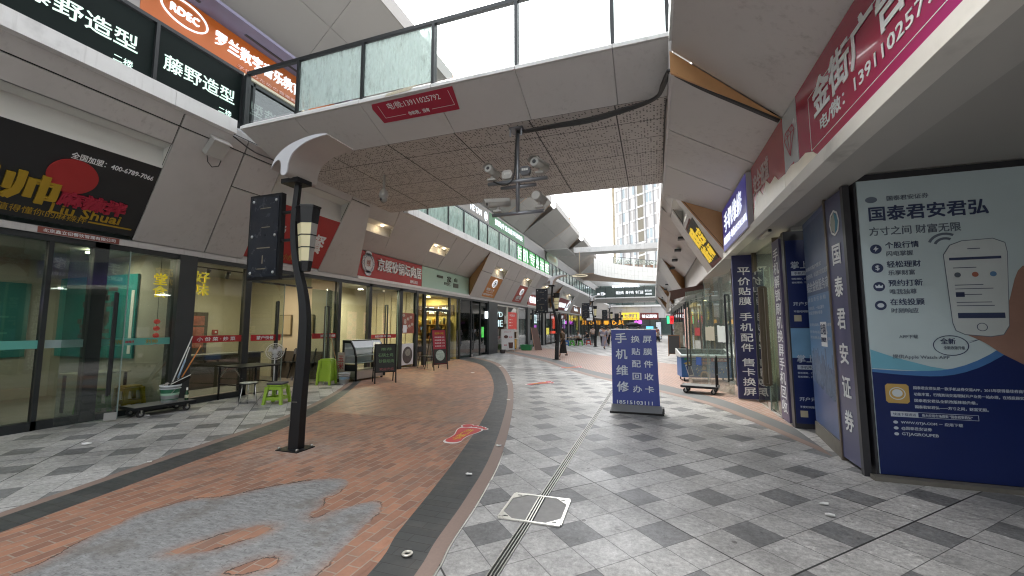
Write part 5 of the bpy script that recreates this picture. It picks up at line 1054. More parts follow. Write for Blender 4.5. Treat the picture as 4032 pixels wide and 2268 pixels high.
# ---------------------------------------------------------------- shop things on the left pavement
GS=M('plastic_lime',(.26,.42,.035),.35,var=.06); CUSH=M('cushion_grey',(.07,.068,.072),.7)
def stool(name,label,mat,h=.45,w=.17,cush=None,group=None):
    t=thing(name,label,'stool',(0,0,0),group)
    b=MB(); b.bx(-w*.86,w*.86,-w*.86,w*.86,h-.035,h); b.build('seat',mat,t,.012)
    for sx in (-1,1):
        for sy in (-1,1):
            def sec(z,o,hw): return [(sx*o-hw,sy*o-hw,z),(sx*o+hw,sy*o-hw,z),(sx*o+hw,sy*o+hw,z),(sx*o-hw,sy*o+hw,z)]
            b=MB(); S=sec(0,w*1.06,.03)+sec(.06,w*1.02,.028)+sec(h*.75,w*.84,.034)+sec(h-.036,w*.74,.05)
            b.add(S,[(i*4+k,i*4+(k+1)%4,(i+1)*4+(k+1)%4,(i+1)*4+k) for i in range(3) for k in range(4)]+[(3,2,1,0),(12,13,14,15)]); b.build('leg',mat,t,.006)
    z=h*.33; q=w*.9; b=MB()
    for s in (-1,1): b.bx(-q,q,s*q-.012,s*q+.012,z-.045,z+.02); b.bx(s*q-.012,s*q+.012,-q+.012,q-.012,z-.045,z+.02)
    b.build('stretcher',mat,t)
    for s in (-1,1): MB().bx(-w*.8,w*.8,s*w*.83-.012,s*w*.83+.012,h-.1,h-.036).build('apron',mat,t); MB().bx(s*w*.83-.012,s*w*.83+.012,-w*.8,w*.8,h-.1,h-.036).build('apron',mat,t)
    if cush: b=MB(); b.bx(-w*.92,w*.92,-w*.92,w*.92,h+.002,h+.045); b.build('cushion',cush,t,.018)
    return t
s=stool('plastic_stool','lime green plastic stool with a grey cushion top beside the black table',GS,.40,.17,CUSH); s.location=(-7.58,6.72,0); s.rotation_euler=(0,0,R(20))
s2=stool('plastic_stool','lowest lime stool of the stack behind the open glass door',GS,.44,.17); s2.location=(-8.75,9.35,0); s2.rotation_euler=(0,0,R(15)); s2['group']='stacked lime stools'
for k in range(1,6): 
    d=dup(s2,(-8.75,9.35,.055*k),R(15+k*.8),'lime plastic stool nested in the middle of the stack behind the open glass door','stacked lime stools')
    if k==5: d['label']='topmost lime stool of the stack behind the open glass door'; 
# black folding table
t=thing('folding_table','black folding table with thin legs standing against the cream walled shop window','table',(-9.0,7.2,0))
b=MB(); c0=V(-8.72,6.95,0); ang=R(-8); ux=V(math.cos(ang),math.sin(ang),0); uy=V(-ux.y,ux.x,0)
b.ob(c0-ux*.45-uy*.45+Z*.72,ux*.9,uy*.9,Z*.03); b.build('tabletop',PB,t)
for sx in (-1,1):
    for sy in (-1,1): p=c0+ux*sx*.4+uy*sy*.4; MB().bar(p+Z*.72,p,.028).build('leg',PB,t)
b=MB()
for sy in (-1,1): b.bar(c0+ux*-.4+uy*sy*.4+Z*.35,c0+ux*.4+uy*sy*.4+Z*.35,.02)
b.build('stretcher',PB,t)
for sx in (-1,1): MB().bar(c0+ux*sx*.4-uy*.38+Z*.5,c0+ux*sx*.15-uy*.38+Z*.71,.018).build('brace',ST,t)
# standing fan
WP=M('fan_white',(.62,.63,.63),.4); t=thing('standing_fan','white standing fan with round grille behind the black table','fan',(-8.85,7.75,0)); fx,fy=-8.85,7.72
MB().lathe([(.2,0),(.2,.02),(.05,.035),(.03,.05)],(fx,fy,0),20).build('base',WP,t); MB().tube([(fx,fy,.04),(fx,fy,.9)],.014,8).build('pole',WP,t)
FD=V(.75,-.65,.1).normalized(); fc=V(fx,fy,1.0)+FD*.1; su=FD.cross(Z).normalized(); sv=su.cross(FD)
MB().tube([fc-FD*.2,fc-FD*.05],.06,10).build('motor',WP,t)
b=MB(); 
for r in (.19,.15,.11,.07): b.tube([fc+su*r*math.cos(k*PI/12)+sv*r*math.sin(k*PI/12)+FD*.03*(1-r/.2) for k in range(25)],.004,4,cap=False)
for k in range(28): a=k*PI/14; b.tube([fc+FD*.03,fc+(su*math.cos(a)+sv*math.sin(a))*.19],.0025,3)
g=b.build('grille',WP,t); b=MB(); b.tube([fc+FD*.03,fc+FD*.045],.04,12); b.build('badge',WP,g)
b=MB(); b.tube([fc-FD*.04+(su*math.cos(k*PI/12)+sv*math.sin(k*PI/12))*.195 for k in range(25)],.008,5,cap=False); b.build('rim',WP,t)
for k in range(3):
    a=k*2*PI/3; e=su*math.cos(a)+sv*math.sin(a); f=su*math.cos(a+.9)+sv*math.sin(a+.9); MB().prism([fc-FD*.01+e*.03,fc-FD*.02+e*.16,fc-FD*.005+f*.16,fc+f*.04],FD*.003).build('blade',M('fan_blade',(.55,.57,.58),.4),t)
# glass topped wire stool
t=thing('wire_stool','small round stool with thin wire legs in front of the black table','stool',(-7.2,5.95,0)); q=V(-7.95,6.35,0)
b=MB(); b.lathe([(.001,.455),(.16,.455),(.165,.465),(.16,.475),(.001,.475)],q,20,cap=False); b.build('seat',M('stool_top',(.40,.42,.36),.25),t); b=MB(); b.lathe([(.155,.44),(.168,.44),(.168,.456),(.155,.456)],q,20,cap=False); b.build('rim',PB,t)
for k in range(3): a=k*2.09+.4; MB().tube([q+V(.12*math.cos(a),.12*math.sin(a),.44),q+V(.15*math.cos(a),.15*math.sin(a),.2),q+V(.19*math.cos(a),.19*math.sin(a),.01)],.009,6).build('leg',M('chrome_wire',(.6,.6,.6),.25,.9),t)
t.location=q; 
for c in t.children: c.location=c.location
for c in t.children: c.location=V(-7.2,5.95,0)-q+c.location+V(0,0,0)
# hand cart with bucket and mops
def platform_cart(name,label,c,ang,L=.9,W=.55,handle_=None,top=PB,group=None):
    t=thing(name,label,'hand cart',c); c=V(c); u=V(math.cos(ang),math.sin(ang),0); v=V(-u.y,u.x,0)
    MB().ob(c-u*L/2-v*W/2+Z*.15,u*L,v*W,Z*.035).build('deck',M('deck_grey',(.16,.16,.155),.6,var=.3,scale=6),t,.01)
    b=MB(); 
    for s in (-1,1): b.ob(c-u*(L/2+.012)+v*(s*W/2)-v*.012+Z*.135,u*(L+.024),v*.024,Z*.05)
    for s in (-1,1): b.ob(c+u*(s*L/2)-u*.012-v*(W/2-.012)+Z*.135,u*.024,v*(W-.024),Z*.05)
    b.build('bumper',PB,t)
    for s in (-1,1):
        for q in (-1,1):
            p=c+u*s*L*.38+v*q*W*.36; o=MB().tube([p-v*.02+Z*.06,p+v*.02+Z*.06],.06,14).build('wheel',M('rubber',(.03,.03,.03),.7),t); MB().tube([p-v*.024+Z*.06,p+v*.024+Z*.06],.028,10).build('hub',M('hub_grey',(.3,.3,.3),.4),o); b=MB(); b.bar(p+v*.03+Z*.06,p+v*.03+Z*.14,.02); b.bar(p-v*.03+Z*.06,p-v*.03+Z*.14,.02); b.build('caster_fork',ST,t)
    if handle_:
        e=c+u*(L/2-.03); P=[e-v*W*.38+Z*.18,e-v*W*.38+Z*.75,e-v*W*.30+Z*.86,e-v*W*.1+Z*.90,e+v*W*.1+Z*.90,e+v*W*.30+Z*.86,e+v*W*.38+Z*.75,e+v*W*.38+Z*.18]; MB().tube(P,.018,8).build('handle',PB,t); MB().bar(e-v*W*.38+Z*.45,e+v*W*.38+Z*.45,.015).build('cross_brace',ST,t); b=MB(); b.ob(e-v*.09+Z*.38-u*.02,v*.2,Z*.16,u*.008); b.build('paper_tag',M('tag_white',(.55,.53,.5),.8,var=.3,scale=14),t)
    return t
platform_cart('platform_cart','low black hand cart under the mop bucket outside the dark restaurant',(-8.86,5.28,0),R(84),.95,.5)
def bucket(label,c,r0,r1,h,mat,band=None,handle_=True):
    t=thing('bucket',label,'bucket',c); b=MB(); b.lathe([(.001,0),(r0,0),(r1,h),(r1+.014,h),(r1+.014,h-.03),(r1+.004,h-.035)],c,24,cap=False); b.lathe([(r1-.008,h),(r0-.008,.02),(.001,.02)],c,24,cap=False); b.build('pail',mat,t)
    MB().lathe([(r1+.002,h-.06),(r1+.012,h-.062),(r1+.012,h-.075),(r1+.001,h-.077)],c,24,cap=False).build('rim_ring',mat,t)
    if band: 
        f=lambda z:r0+(r1-r0)*z/h+.0025
        for z0,z1,m in band: MB().lathe([(f(z0),z0),(f(z1),z1)],c,24,cap=False).build('label_band',m,t)
    c=V(c); 
    if handle_: MB().tube([c+V((r1+.015)*math.cos(a),(r1+.015)*math.sin(a)*.35-(r1+.01)*abs(math.sin(a))*.93,h-.05-.16*abs(math.sin(a))) for a in [PI*k/12 for k in range(13)]],.004,5).build('handle',ST,t)
    return t
BW=M('bucket_white',(.62,.66,.68),.4,var=.12,scale=7,dirt=.2)
bucket('white paint bucket with green label band holding mops on the black cart',(-8.82,5.42,.186),.125,.155,.32,BW,[(.17,.25,M('label_green',(.02,.14,.07),.5,var=.2)),(.045,.06,MC['label_green']),(.13,.17,M('label_pale_green',(.35,.55,.42),.5))])
MOPW=M('mop_white',(.7,.7,.68),.4); ORH=M('handle_orange',(.55,.2,.04),.45)
t=thing('mop','white handled mop leaning out of the paint bucket','mop',(-8.82,5.42,.4)); MB().tube([(-8.86,5.36,.22),(-8.98,5.86,1.42)],.011,8).build('handle',MOPW,t); b=MB(); b.ell((-8.85,5.38,.45),(.06,.06,.1)); b.build('mop_head',M('mop_grey',(.3,.29,.27),.9,var=.4,scale=25),t)
t=thing('mop','second white mop pole crossing the first above the paint bucket','mop',(-8.80,5.48,.4)); MB().tube([(-8.8,5.44,.25),(-8.95,5.8,1.2)],.010,8).build('handle',MOPW,t); MB().tube([(-8.83,5.55,.62),(-8.9,5.7,.95)],.016,8).build('sleeve',M('sleeve_blue',(.3,.42,.55),.4),t)
t=thing('broom','orange handled broom with black head resting over the paint bucket','broom',(-8.8,5.6,.6)); MB().tube([(-8.83,5.62,.62),(-8.95,6.02,1.22)],.012,8).build('handle',ORH,t); b=MB(); b.prism([(-8.72,5.35,.52),(-8.76,5.72,.66),(-8.76,5.74,.60),(-8.72,5.38,.42)],(-.05,-.01,0)); b.build('broom_head',PB,t); MB().bar((-8.70,5.35,.525),(-8.74,5.72,.665),.012).build('edge_strip',MOPW,t)
t=thing('bottle','dark green bottle with white cap on the black cart','bottle',(-8.72,5.66,.186)); MB().lathe([(.001,0),(.032,0),(.032,.13),(.014,.17),(.014,.19)],(-8.72,5.66,.186),14,cap=False).build('body',M('bottle_green',(.01,.06,.025),.2),t); MB().lathe([(.016,.19),(.016,.235),(.001,.235)],(-8.72,5.66,.186),12,cap=False).build('cap',MOPW,t); MB().lathe([(.033,.04),(.033,.1)],(-8.72,5.66,.186),14,cap=False).build('label',M('bottle_label',(.5,.5,.35),.6),t)
# grey bucket, dustpan, folded board
bucket('grey white pail with a blue swoosh print beside the stacked lime stools',(-8.38,9.62,0),.12,.15,.31,M('pail_grey',(.52,.54,.54),.45,var=.1,dirt=.25),[(.13,.2,M('pail_blue',(.22,.33,.42),.5,var=.5,scale=9))])
t=thing('broom','wooden broom pole leaning on the glass beside the stacked lime stools','broom',(-8.75,9.8,0)); MB().tube([(-8.7,9.85,.05),(-9.05,9.75,1.35)],.013,8).build('handle',M('wood_pole',(.38,.24,.12),.6),t); b=MB(); b.bx(-8.85,-8.55,9.8,9.9,0,.09); b.build('broom_head',M('broom_dark',(.06,.05,.05),.8),t)
t=thing('sign_board','narrow upright board with red handwritten characters behind the grey pail','sign board',(-8.95,9.95,0)); MB().bx(-8.98,-8.72,10.0,10.02,0,.85).build('panel',M('board_dusty',(.36,.31,.28),.7,var=.2,scale=8),t); text('玉\n米',(-8.95,9.998,.35),X,Z,.2,.4,M('brush_red',(.36,.03,.04),.6),t,bold=.012,ext=.001)
# glass display case
t=thing('display_case','black framed curved glass display case on the pavement','display case',(-8.5,10.6,0))
A=V(-8.30,10.02,0); u=V(.08,.997,0).normalized(); vdep=V(-u.y,u.x,0)
if vdep.x>0: vdep=-vdep
Wd,Dp=1.25,.62
SSM=M('brushed_steel',(.42,.40,.37),.35,.7,var=.1)
F=lambda a,d,z: A+u*a+vdep*(-d)+Z*z
fr=-1
base=MB(); base.ob(F(0,-.05,.06),u*Wd,vdep*(Dp-.05),Z*.24); base.build('base_cabinet',SSM,t)
prof=[(.0,.0+.06),(.0,.42),(.02,.72),(.10,.98),(.24,1.18),(.58,1.2),(.58,.06)]  # depth from the front, height
def G(a,d,z): return A+u*a+vdep*d+Z*z
for a in (0,Wd-.035):
    b=MB(); o=[G(a,d,z) for d,z in prof]; i_=[G(a,.29+(d-.29)*.80,.62+(z-.62)*.88) for d,z in prof]; k=len(o)
    for q in range(k): j=(q+1)%k; b.prism([o[q],o[j],i_[j],i_[q]],u*.035)
    b.build('side_frame',PB,t)
    MB().prism([G(a+.012,d,z) for d,z in ((.02,.30),(.56,.30),(.56,.50),(.01,.50))],u*.01).build('side_panel',PB,t)
b=MB(); cur=[(.0,.5),(.02,.72),(.10,.98),(.24,1.18)]
for (d0,z0),(d1,z1) in zip(cur[:-1],cur[1:]): b.add([G(.03,d0,z0),G(Wd-.03,d0,z0),G(Wd-.03,d1,z1),G(.03,d1,z1)],[(0,1,2,3)])
b.build('curved_glass',GL,t)
b=MB(); b.ob(G(0,.24,1.18),u*Wd,vdep*.34,Z*.03); b.build('top',PB,t)
for z in (.52,.74,.96): MB().ob(G(.03,.06+(.12 if z>.9 else 0),z),u*(Wd-.06),vdep*(.46-(.12 if z>.9 else 0)),Z*.012).build('shelf',M('shelf_glass',(.55,.60,.60),.15),t)
b=MB(); b.ob(G(0.03,.55,.5),u*(Wd-.06),vdep*.02,Z*.68); b.build('back_panel',M('case_back',(.62,.64,.66),.4),t)
for a in (.08,Wd-.1):
    for d in (.06,.5): MB().ob(G(a,d,0),u*.05,vdep*.05,Z*.06).build('foot',PB,t)
# chalk board and folding signs
def aboard(name,label,c,ang,w,h,face,frame=PB,spread=.45,texts=(),tilt=.12,z0=.0,cat='folding sign',legs=True,bottom=.2,group=None):
    t=thing(name,label,cat,c,group); c=V(c); u=V(math.cos(ang),math.sin(ang),0); n=u.cross(Z)
    top=c+Z*h-n*tilt; v=(top-c).normalized(); Lh=(top-c).length
    for s in (-1,1): MB().bar(c+u*s*w/2,top+u*s*w/2,.028).build('frame_rail',frame,t)
    MB().bar(top-u*w/2,top+u*w/2,.028).build('frame_rail',frame,t)
    MB().bar(c-u*w/2+v*bottom,c+u*w/2+v*bottom,.025).build('frame_rail',frame,t)
    MB().ob(c-u*(w/2-.015)+v*(bottom+.012),u*(w-.03),v*(Lh-bottom-.025),-n*.012).build('panel',face,t)
    if legs:
        bk=c-n*spread
        for s in (-1,1): MB().bar(bk+u*s*w/2,top-n*.02+u*s*w/2,.025).build('rear_leg',frame,t)
        MB().bar(bk-u*w/2+(top-bk)*.3,bk+u*w/2+(top-bk)*.3,.02).build('rear_leg',frame,t)
    o=c-u*w/2+n*.003
    for q in texts: text(q[0],o+u*q[1]+v*q[2],u,v,q[3],q[4],q[5],t,ext=.001,bold=q[6] if len(q)>6 else .0)
    return t,o,u,v
CHK=M('chalkboard',(.035,.04,.038),.6,var=.3,scale=6); CG=M('chalk_green',(.2,.38,.18),.8,var=.4,scale=30); CR2=M('chalk_red',(.4,.14,.14),.8,var=.4,scale=30)
aboard('chalkboard','leaning chalkboard with green and red chalk writing in front of the display case',(-7.3,10.05,0),R(45),.58,1.1,CHK,texts=[('推荐',.16,.93,.3,.08,CG),('石锅土鸡',.08,.75,.42,.1,CG),('砂锅坛肉',.1,.58,.42,.1,CG),('欢迎光临',.12,.36,.4,.08,CR2)],spread=.5,bottom=.32)
tf,o,u,v=aboard('folding_sign','black folding board with red price list and a food photo on brick paving',(-7.55,13.75,0),R(64),.62,1.5,M('board_red',(.30,.02,.04),.5),texts=[('招牌小吃',.12,1.33,.4,.08,YL,.02)]+[('羊肉泡馍 12元',.1,1.2-.11*k,.45,.05,LW) for k in range(4)],spread=.62,tilt=.2,bottom=.22)
b=MB(); rect(b,o,u,v,.03,.59,.25,.78,.002,.002); b.build('photo_field',M('photo_black',(.03,.03,.03),.5),tf); b=MB(); disc(b,o,u,v,.31,.55,.2,.2,t=.002,lift=.005); b.build('bowl_print',M('bowl_print',(.35,.42,.38),.5,var=.8,scale=18),tf)
# cafe chair
t=thing('cafe_chair','dark metal cafe chair against the glass behind the black folding board','chair',(-8.6,14.3,0)); q=V(-8.55,14.3,0)
MB().bx(q.x-.2,q.x+.2,q.y-.2,q.y+.2,.44,.465).build('seat',PB,t)
for sx in (-1,1):
    for sy in (-1,1): MB().bar(q+V(sx*.17,sy*.17,.44),q+V(sx*.21,sy*.21,0),.02).build('leg',PB,t)
b=MB(); b.tube([q+V(-.2,-.18,.45),q+V(-.25,-.18,.8),q+V(-.25,0,.86),q+V(-.25,.18,.8),q+V(-.2,.18,.45)],.012,6); b.build('back_frame',PB,t); MB().bx(q.x-.26,q.x-.24,q.y-.17,q.y+.17,.62,.82).build('backrest',PB,t)
# food posters on glass
FO=M('food_red_print',(.32,.10,.07),.5,var=.9,scale=6); FO2=M('food_dark_print',(.10,.085,.08),.5,var=.8,scale=7)
def glass_poster(label,y0,y1,z0,z1,mat,cat='poster',extra=None,x=-9.238):
    t=thing('poster',label,cat,(x,y0,z0)); MB().bx(x-.004,x,y0,y1,z0,z1).build('sheet',mat,t); return t
t=glass_poster('red food photo poster stuck on the glass left of the mint sign shop',13.65,14.52,1.35,2.15,FO)
b=MB()
for k in range(9): disc(b,(-9.236,13.65,1.35),Y,Z,.12+.1*k%.7,.15+.07*((k*5)%9),.09,.06,t=.002,lift=.002*(k%3))
b.build('dish_print',M('dish_print',(.5,.42,.34),.5,var=.7,scale=15),t); b=MB(); rect(b,(-9.234,13.72,1.38),Y,Z,0,.26,0,.3,.002,.006); b.build('menu_card',LW,t)
t=glass_poster('white poster with a dark bowl photo low on the glass beside the cafe chair',13.65,14.5,.12,.95,LW); b=MB(); disc(b,(-9.236,14.08,.5),Y,Z,0,0,.34,.33,t=.003); b.build('bowl_print',FO2,t); b=MB(); disc(b,(-9.232,14.1,.6),Y,Z,0,0,.18,.14,t=.003); b.build('bowl_print',M('bowl_inner',(.3,.3,.25),.5,var=.7,scale=12),t)
# red sticker bands on the glass of the cream shop, teal band on the first
BR_=M('band_red',(.42,.02,.025),.45); TE=M('band_teal',(.12,.42,.36),.45)
def gband(label,y0,y1,z0,z1,mat,texts=(),x=-9.238):
    t=thing('window_sticker',label,'window sticker',(x,y0,z0)); MB().bx(x-.003,x,y0,y1,z0,z1).build('band',mat,t)
    for s,yy,w,h,m in texts: text(s,(x,y0+yy,z0+(z1-z0-h)/2),Y,Z,w,h,m,t,ext=.001,bold=.012)
gband('red sticker band reading small dishes across the cream shop window',6.0,7.12,1.27,1.42,BR_,[('小 份 菜 · 炒 菜',.12,.85,.085,LW)])
t=thing('window_sticker','short red sticker band on the open door of the cream shop','window sticker',(-9.1,7.6,1.3)); a,c=V(-9.215,7.31,1.27),V(-8.957,7.99,1.27); d=c-a; MB().ob(a+d*.03+V(.009,-.004,0),d*.92,Z*.15,V(.003,-.001,0)).build('band',BR_,t); text('蒙户快餐',a+d*.2+V(.014,-.005,.03),d.normalized(),Z,.38,.09,LW,t,ext=.001,bold=.012)
gband('red sticker band ending in two characters near the lime stool stack',9.25,10.18,1.27,1.42,BR_,[('米饭·快捷',.3,.6,.085,LW)])
gband('red sticker band on the tall bright door by the display case',11.85,13.3,1.2,1.34,BR_,[('绥德羊肉',.2,.9,.08,LW)])
gband('teal sticker band across the glass of the dark restaurant left of its pillar',4.5,5.6,1.27,1.4,TE,[('刘帅',.12,.2,.08,YL),('刘帅',.68,.2,.08,YL),('麻辣拌',.36,.14,.05,REDL)])
gband('long teal sticker band on the dark restaurant window at the far left edge',-3,3.72,1.27,1.4,TE,[('麻辣拌',5.9,.35,.07,REDL),('刘帅',5.3,.3,.08,YL)])
t=gband('grey blue sticker band on the dark restaurant door',3.8,4.27,1.27,1.4,M('band_greyblue',(.3,.4,.4),.5))
# interior of the first restaurant
TEAL=M('mural_teal',(.03,.28,.29),.5,var=.15,scale=1.2); 
t=thing('mural_panel','teal mural poster with collage of stacked houses inside the dark restaurant','mural',(-12.6,5.2,1.0))
MB().bx(-13.2,-10.4,5.60,5.64,.95,2.75).build('panel',TEAL,t)
b=MB()
for k in range(60): xx=-11.8+random.gauss(0,.28)+.25*(k/60); zz=1.2+1.2*(k/60)+random.gauss(0,.05); ww=.07+.1*random.random(); b.bx(xx-ww,xx+ww,5.590,5.598,zz,zz+.07+.06*random.random())
b.build('collage_print',M('collage',(.16,.13,.15),.6,var=.9,scale=9),t); b=MB(); b.bx(-10.55,-10.45,5.59,5.598,1.05,2.4); b.build('side_text',LW,t)
t=thing('mural_panel','plain teal panel with faint text on the back wall of the dark restaurant','mural',(-13.4,3.4,.9)); MB().bx(-13.45,-13.40,2.2,5.2,.95,2.6).build('panel',M('mural_teal_dull',(.04,.20,.20),.5,var=.3,scale=1.5),t)
b=MB()
for k in range(8): b.bx(-13.398,-13.393,3.2,4.9-.2*(k%3),1.1+.12*k,1.14+.12*k)
b.build('text_lines',M('mural_text',(.12,.34,.32)),t)
def tbl(label,c,w=1.0,d=.6,top=None,group='tables inside the dark restaurant'):
    t=thing('dining_table',label,'table',c,group); c=V(c); MB().bx(c.x-d/2,c.x+d/2,c.y-w/2,c.y+w/2,.72,.75).build('tabletop',top or M('table_cream',(.42,.36,.25),.4),t)
    for sx in (-1,1):
        for sy in (-1,1): MB().bx(c.x+sx*d*.42-.02,c.x+sx*d*.42+.02,c.y+sy*w*.42-.02,c.y+sy*w*.42+.02,.02,.72).build('leg',DKF,t)
tbl('cream dining table just inside the window left of the open door',(-10.1,2.6,0)); tbl('cream dining table deeper inside the dark restaurant',(-11.6,3.3,0)); tbl('cream dining table inside by the mop bucket',(-10.2,4.95,0),.8); tbl('cream dining table at the left edge of the dark restaurant',(-10.3,.6,0))
PG=M('plastic_green',(.10,.26,.03),.4); PY=M('plastic_yellow',(.45,.30,.02),.4); PR=M('plastic_red',(.38,.05,.04),.4)
def instool(k,c,m,l):
    s=stool('plastic_stool',l,m,.45,.16,None,'stools inside the dark restaurant'); s.location=c
instool(0,(-9.8,3.3,.02),PR,'red plastic stool just inside the dark restaurant window'); instool(1,(-9.75,2.7,.02),PG,'green plastic stool inside left of the red one'); instool(2,(-9.8,5.3,.02),PY,'yellow plastic stool inside the window behind the mop bucket'); instool(3,(-9.8,4.75,.02),PG,'green plastic stool inside the window behind the open glass door'); instool(4,(-9.8,2.0,.02),PY,'yellow plastic stool inside at the left of the dark restaurant')
t=thing('wall_clock_lamp','glowing purple and yellow lantern light inside at the far left','lamp',(-10.4,3.05,1.9)); MB().lathe([(.001,1.75),(.1,1.82),(.12,2.0),(.1,2.15),(.03,2.25),(.001,2.25)],(-10.4,3.05,0),12,cap=False).build('lantern_shade',M('lantern_glow',(.7,.6,.9),emit=.5,ec=(.6,.45,1)),t); MB().lathe([(.11,1.8),(.125,1.82),(.125,1.88),(.11,1.9)],(-10.4,3.05,0),12,cap=False).build('yellow_band',M('lantern_yellow',(1,.7,.1),emit=.3,ec=(1,.7,.1)),t); MB().tube([(-10.4,3.05,2.25),(-10.4,3.05,3.15)],.01,5).build('cord',DKF,t)
t=thing('paper_lantern_string','string of four small red lanterns hanging inside by the dark pillar','lantern',(-9.5,5.5,1.5))
for k in range(4): 
    b=MB(); b.ell((-9.5,5.5,1.72-.14*k),(.055,.055,.05)); b.build('lantern',M('lantern_red',(.5,.02,.02),.5,emit=.05,ec=(.8,.03,.02)),t)
MB().tube([(-9.5,5.5,3.1),(-9.5,5.5,1.28)],.005,4).build('cord',DKF,t)
t=thing('neon_letters','yellow lit characters hanging inside beside the dark pillar','neon sign',(-9.4,5.3,2.1)); text('堂\n食',(-9.36,5.3,2.2),Y,Z,.24,.48,YLE,t,bold=.016,ext=.02)
t=thing('neon_letters','yellow lit characters hanging at the top of the cream shop window','neon sign',(-9.4,6.0,2.3)); text('好\n味',(-9.36,6.05,2.3),Y,Z,.32,.52,YLE,t,bold=.016,ext=.02)
# cream shop interior
t=thing('interior_door','dark doorway with posters in the cream wall of the second shop','door',(-12.8,8.2,0)); MB().bx(-12.84,-12.78,8.0,8.75,.02,2.05).build('panel',M('door_brown',(.07,.05,.035),.6),t); 
for k in range(3): MB().bx(-12.779,-12.772,8.1,8.65,1.0+.33*k,1.28+.33*k).build('poster',FO,t)
t=thing('counter','dark counter with crates along the cream wall of the second shop','counter',(-11.2,7.2,0)); MB().bx(-11.6,-11.1,6.1,9.2,.02,.85).build('base',M('counter_dark',(.08,.065,.05),.6,var=.5,scale=4),t); MB().bx(-11.65,-11.05,6.05,9.25,.85,.89).build('top',M('counter_top_grey',(.2,.19,.17),.4),t)
tag(MB().bx(-11.5,-11.2,6.4,7.1,.892,1.15).build('sack',M('sack_white',(.45,.43,.4),.8,var=.3,scale=5),None,.05),'pale sack lying on the dark counter of the second shop','sack')
t=thing('track_light','black ceiling track with three spot heads in the second shop','track light',(-10.3,7,2.9)); MB().bar((-10.3,6.2,3.05),(-10.3,8.6,3.05),.03).build('track',DKF,t)
for k in range(3): MB().tube([(-10.3,6.5+.5*k,3.02),(-10.38,6.5+.5*k,2.85)],.045,10).build('spot_head',DKF,t)
for k in range(2): 
    t=thing('wall_notice','pale notice sheet on the cream wall, '+('upper' if k else 'lower')+' one by the window edge','notice',(-12.8,6.3,1.6+.4*k)); MB().bx(-12.79,-12.78,6.0,6.5,1.45+.5*k,1.8+.5*k).build('sheet',M('notice_grey',(.38,.38,.34),.6,var=.3,scale=8),t)
t=thing('fire_alarm','small red alarm box on the cream wall right of the doorway','alarm',(-12.8,8.95,1.4)); MB().bx(-12.83,-12.77,8.92,9.07,1.38,1.53).build('box',PR,t); MB().lathe([(.001,0),(.03,0),(.03,.01),(.001,.012)],(-12.768,8.995,1.455),10,cap=False,ax=(1,0,0)).build('button',LW,t)
# side walls seen through the glass: noodle shop panelling, yellow shop shelves, framed prints
t=thing('menu_lightbox','lit shop name over wooden shelves inside the yellow lit shop','menu board',(-10.6,18.5,2.3)); MB().bx(-12.0,-9.5,18.50,18.55,2.2,2.7).build('panel',M('menu_dark',(.10,.06,.04),.5),t); text('沙县小吃',(-11.3,18.495,2.28),X,Z,1.5,.34,LWE,t,bold=.012,ext=.01)
t=thing('wall_shelf','wooden shelves of goods along the side wall of the yellow lit shop','shelf',(-10.8,18.3,0))
for k in range(4): MB().bx(-12.1,-9.7,18.2,18.55,.45+.42*k,.48+.42*k).build('board',M('shelf_wood',(.26,.15,.06),.5),t)
for x in (-12.1,-10.9,-9.73): MB().bx(x,x+.04,18.2,18.55,.02,1.95).build('upright',MC['shelf_wood'],t)
JC=[(.5,.3,.05),(.30,.10,.05),(.5,.45,.3),(.10,.10,.08)]
for k in range(44):
    z=.482+.42*(k//11); x=-11.95+.2*(k%11); r=.05+.02*((k*7)%3); h=.16+.06*((k*5)%3); b=MB(); b.lathe([(.001,0),(r,0),(r,h),(r*.5,h+.05),(.001,h+.05)],(x,18.36,z),10,cap=False)
    tag(b.build('jar',M('jar_%d'%(k%4),JC[k%4],.4)),'small jar among the goods on the wooden shelves of the yellow lit shop','jar','jars on the yellow shop shelves')
t=thing('counter','dark wood counter inside the yellow lit shop','counter',(-10.4,17.2,0)); MB().bx(-11.6,-9.9,17.0,17.5,.02,.95).build('base',M('counter_brown',(.10,.05,.025),.5,var=.4,scale=5),t); MB().bx(-11.65,-9.85,16.95,17.55,.95,1.0).build('top',M('counter_top_wood',(.25,.15,.07),.4),t)
t=thing('wall_panelling','cream vertical panelling on the side wall of the noodle house','wall panel',(-10.3,14.5,0))
for k in range(6): MB().bx(-11.4+.36*k,-11.4+.36*k+.33,14.48,14.53,.05,3.05).build('panel',M('panel_cream',(.55,.46,.33),.6,var=.1),t)
t=thing('plastic_crate','orange plastic crate with yellow cover just inside the noodle house','crate',(-9.7,13.9,0)); MB().bx(-10.0,-9.5,13.8,14.3,.02,.75).build('tub',M('crate_orange',(.45,.22,.03),.5,var=.2),t,.03); MB().bx(-10.03,-9.47,13.77,14.33,.75,.8).build('lid',M('crate_yellow',(.5,.36,.05),.5),t)
for k in range(2):
    t=thing('framed_print','%s plain framed print on the cream side wall of the second shop'%('left hand','right hand')[k],'picture',(-11.2+.9*k,10.15,1.6)); MB().bx(-11.5+.9*k,-11.0+.9*k,10.13,10.17,1.35,2.0).build('frame',M('frame_tan',(.22,.18,.11),.5),t); MB().bx(-11.47+.9*k,-11.03+.9*k,10.124,10.129,1.38,1.97).build('sheet',M('print_tan',(.40,.34,.23),.6,var=.15,scale=4),t)
t=thing('folded_chair_rack','dark folded chairs stacked against the side wall of the second shop','chair rack',(-10.4,9.9,0)); MB().bx(-11.6,-9.6,10.0,10.15,.02,.85).build('wainscot',M('wainscot_dark',(.07,.06,.05),.6,var=.5,scale=3),t)
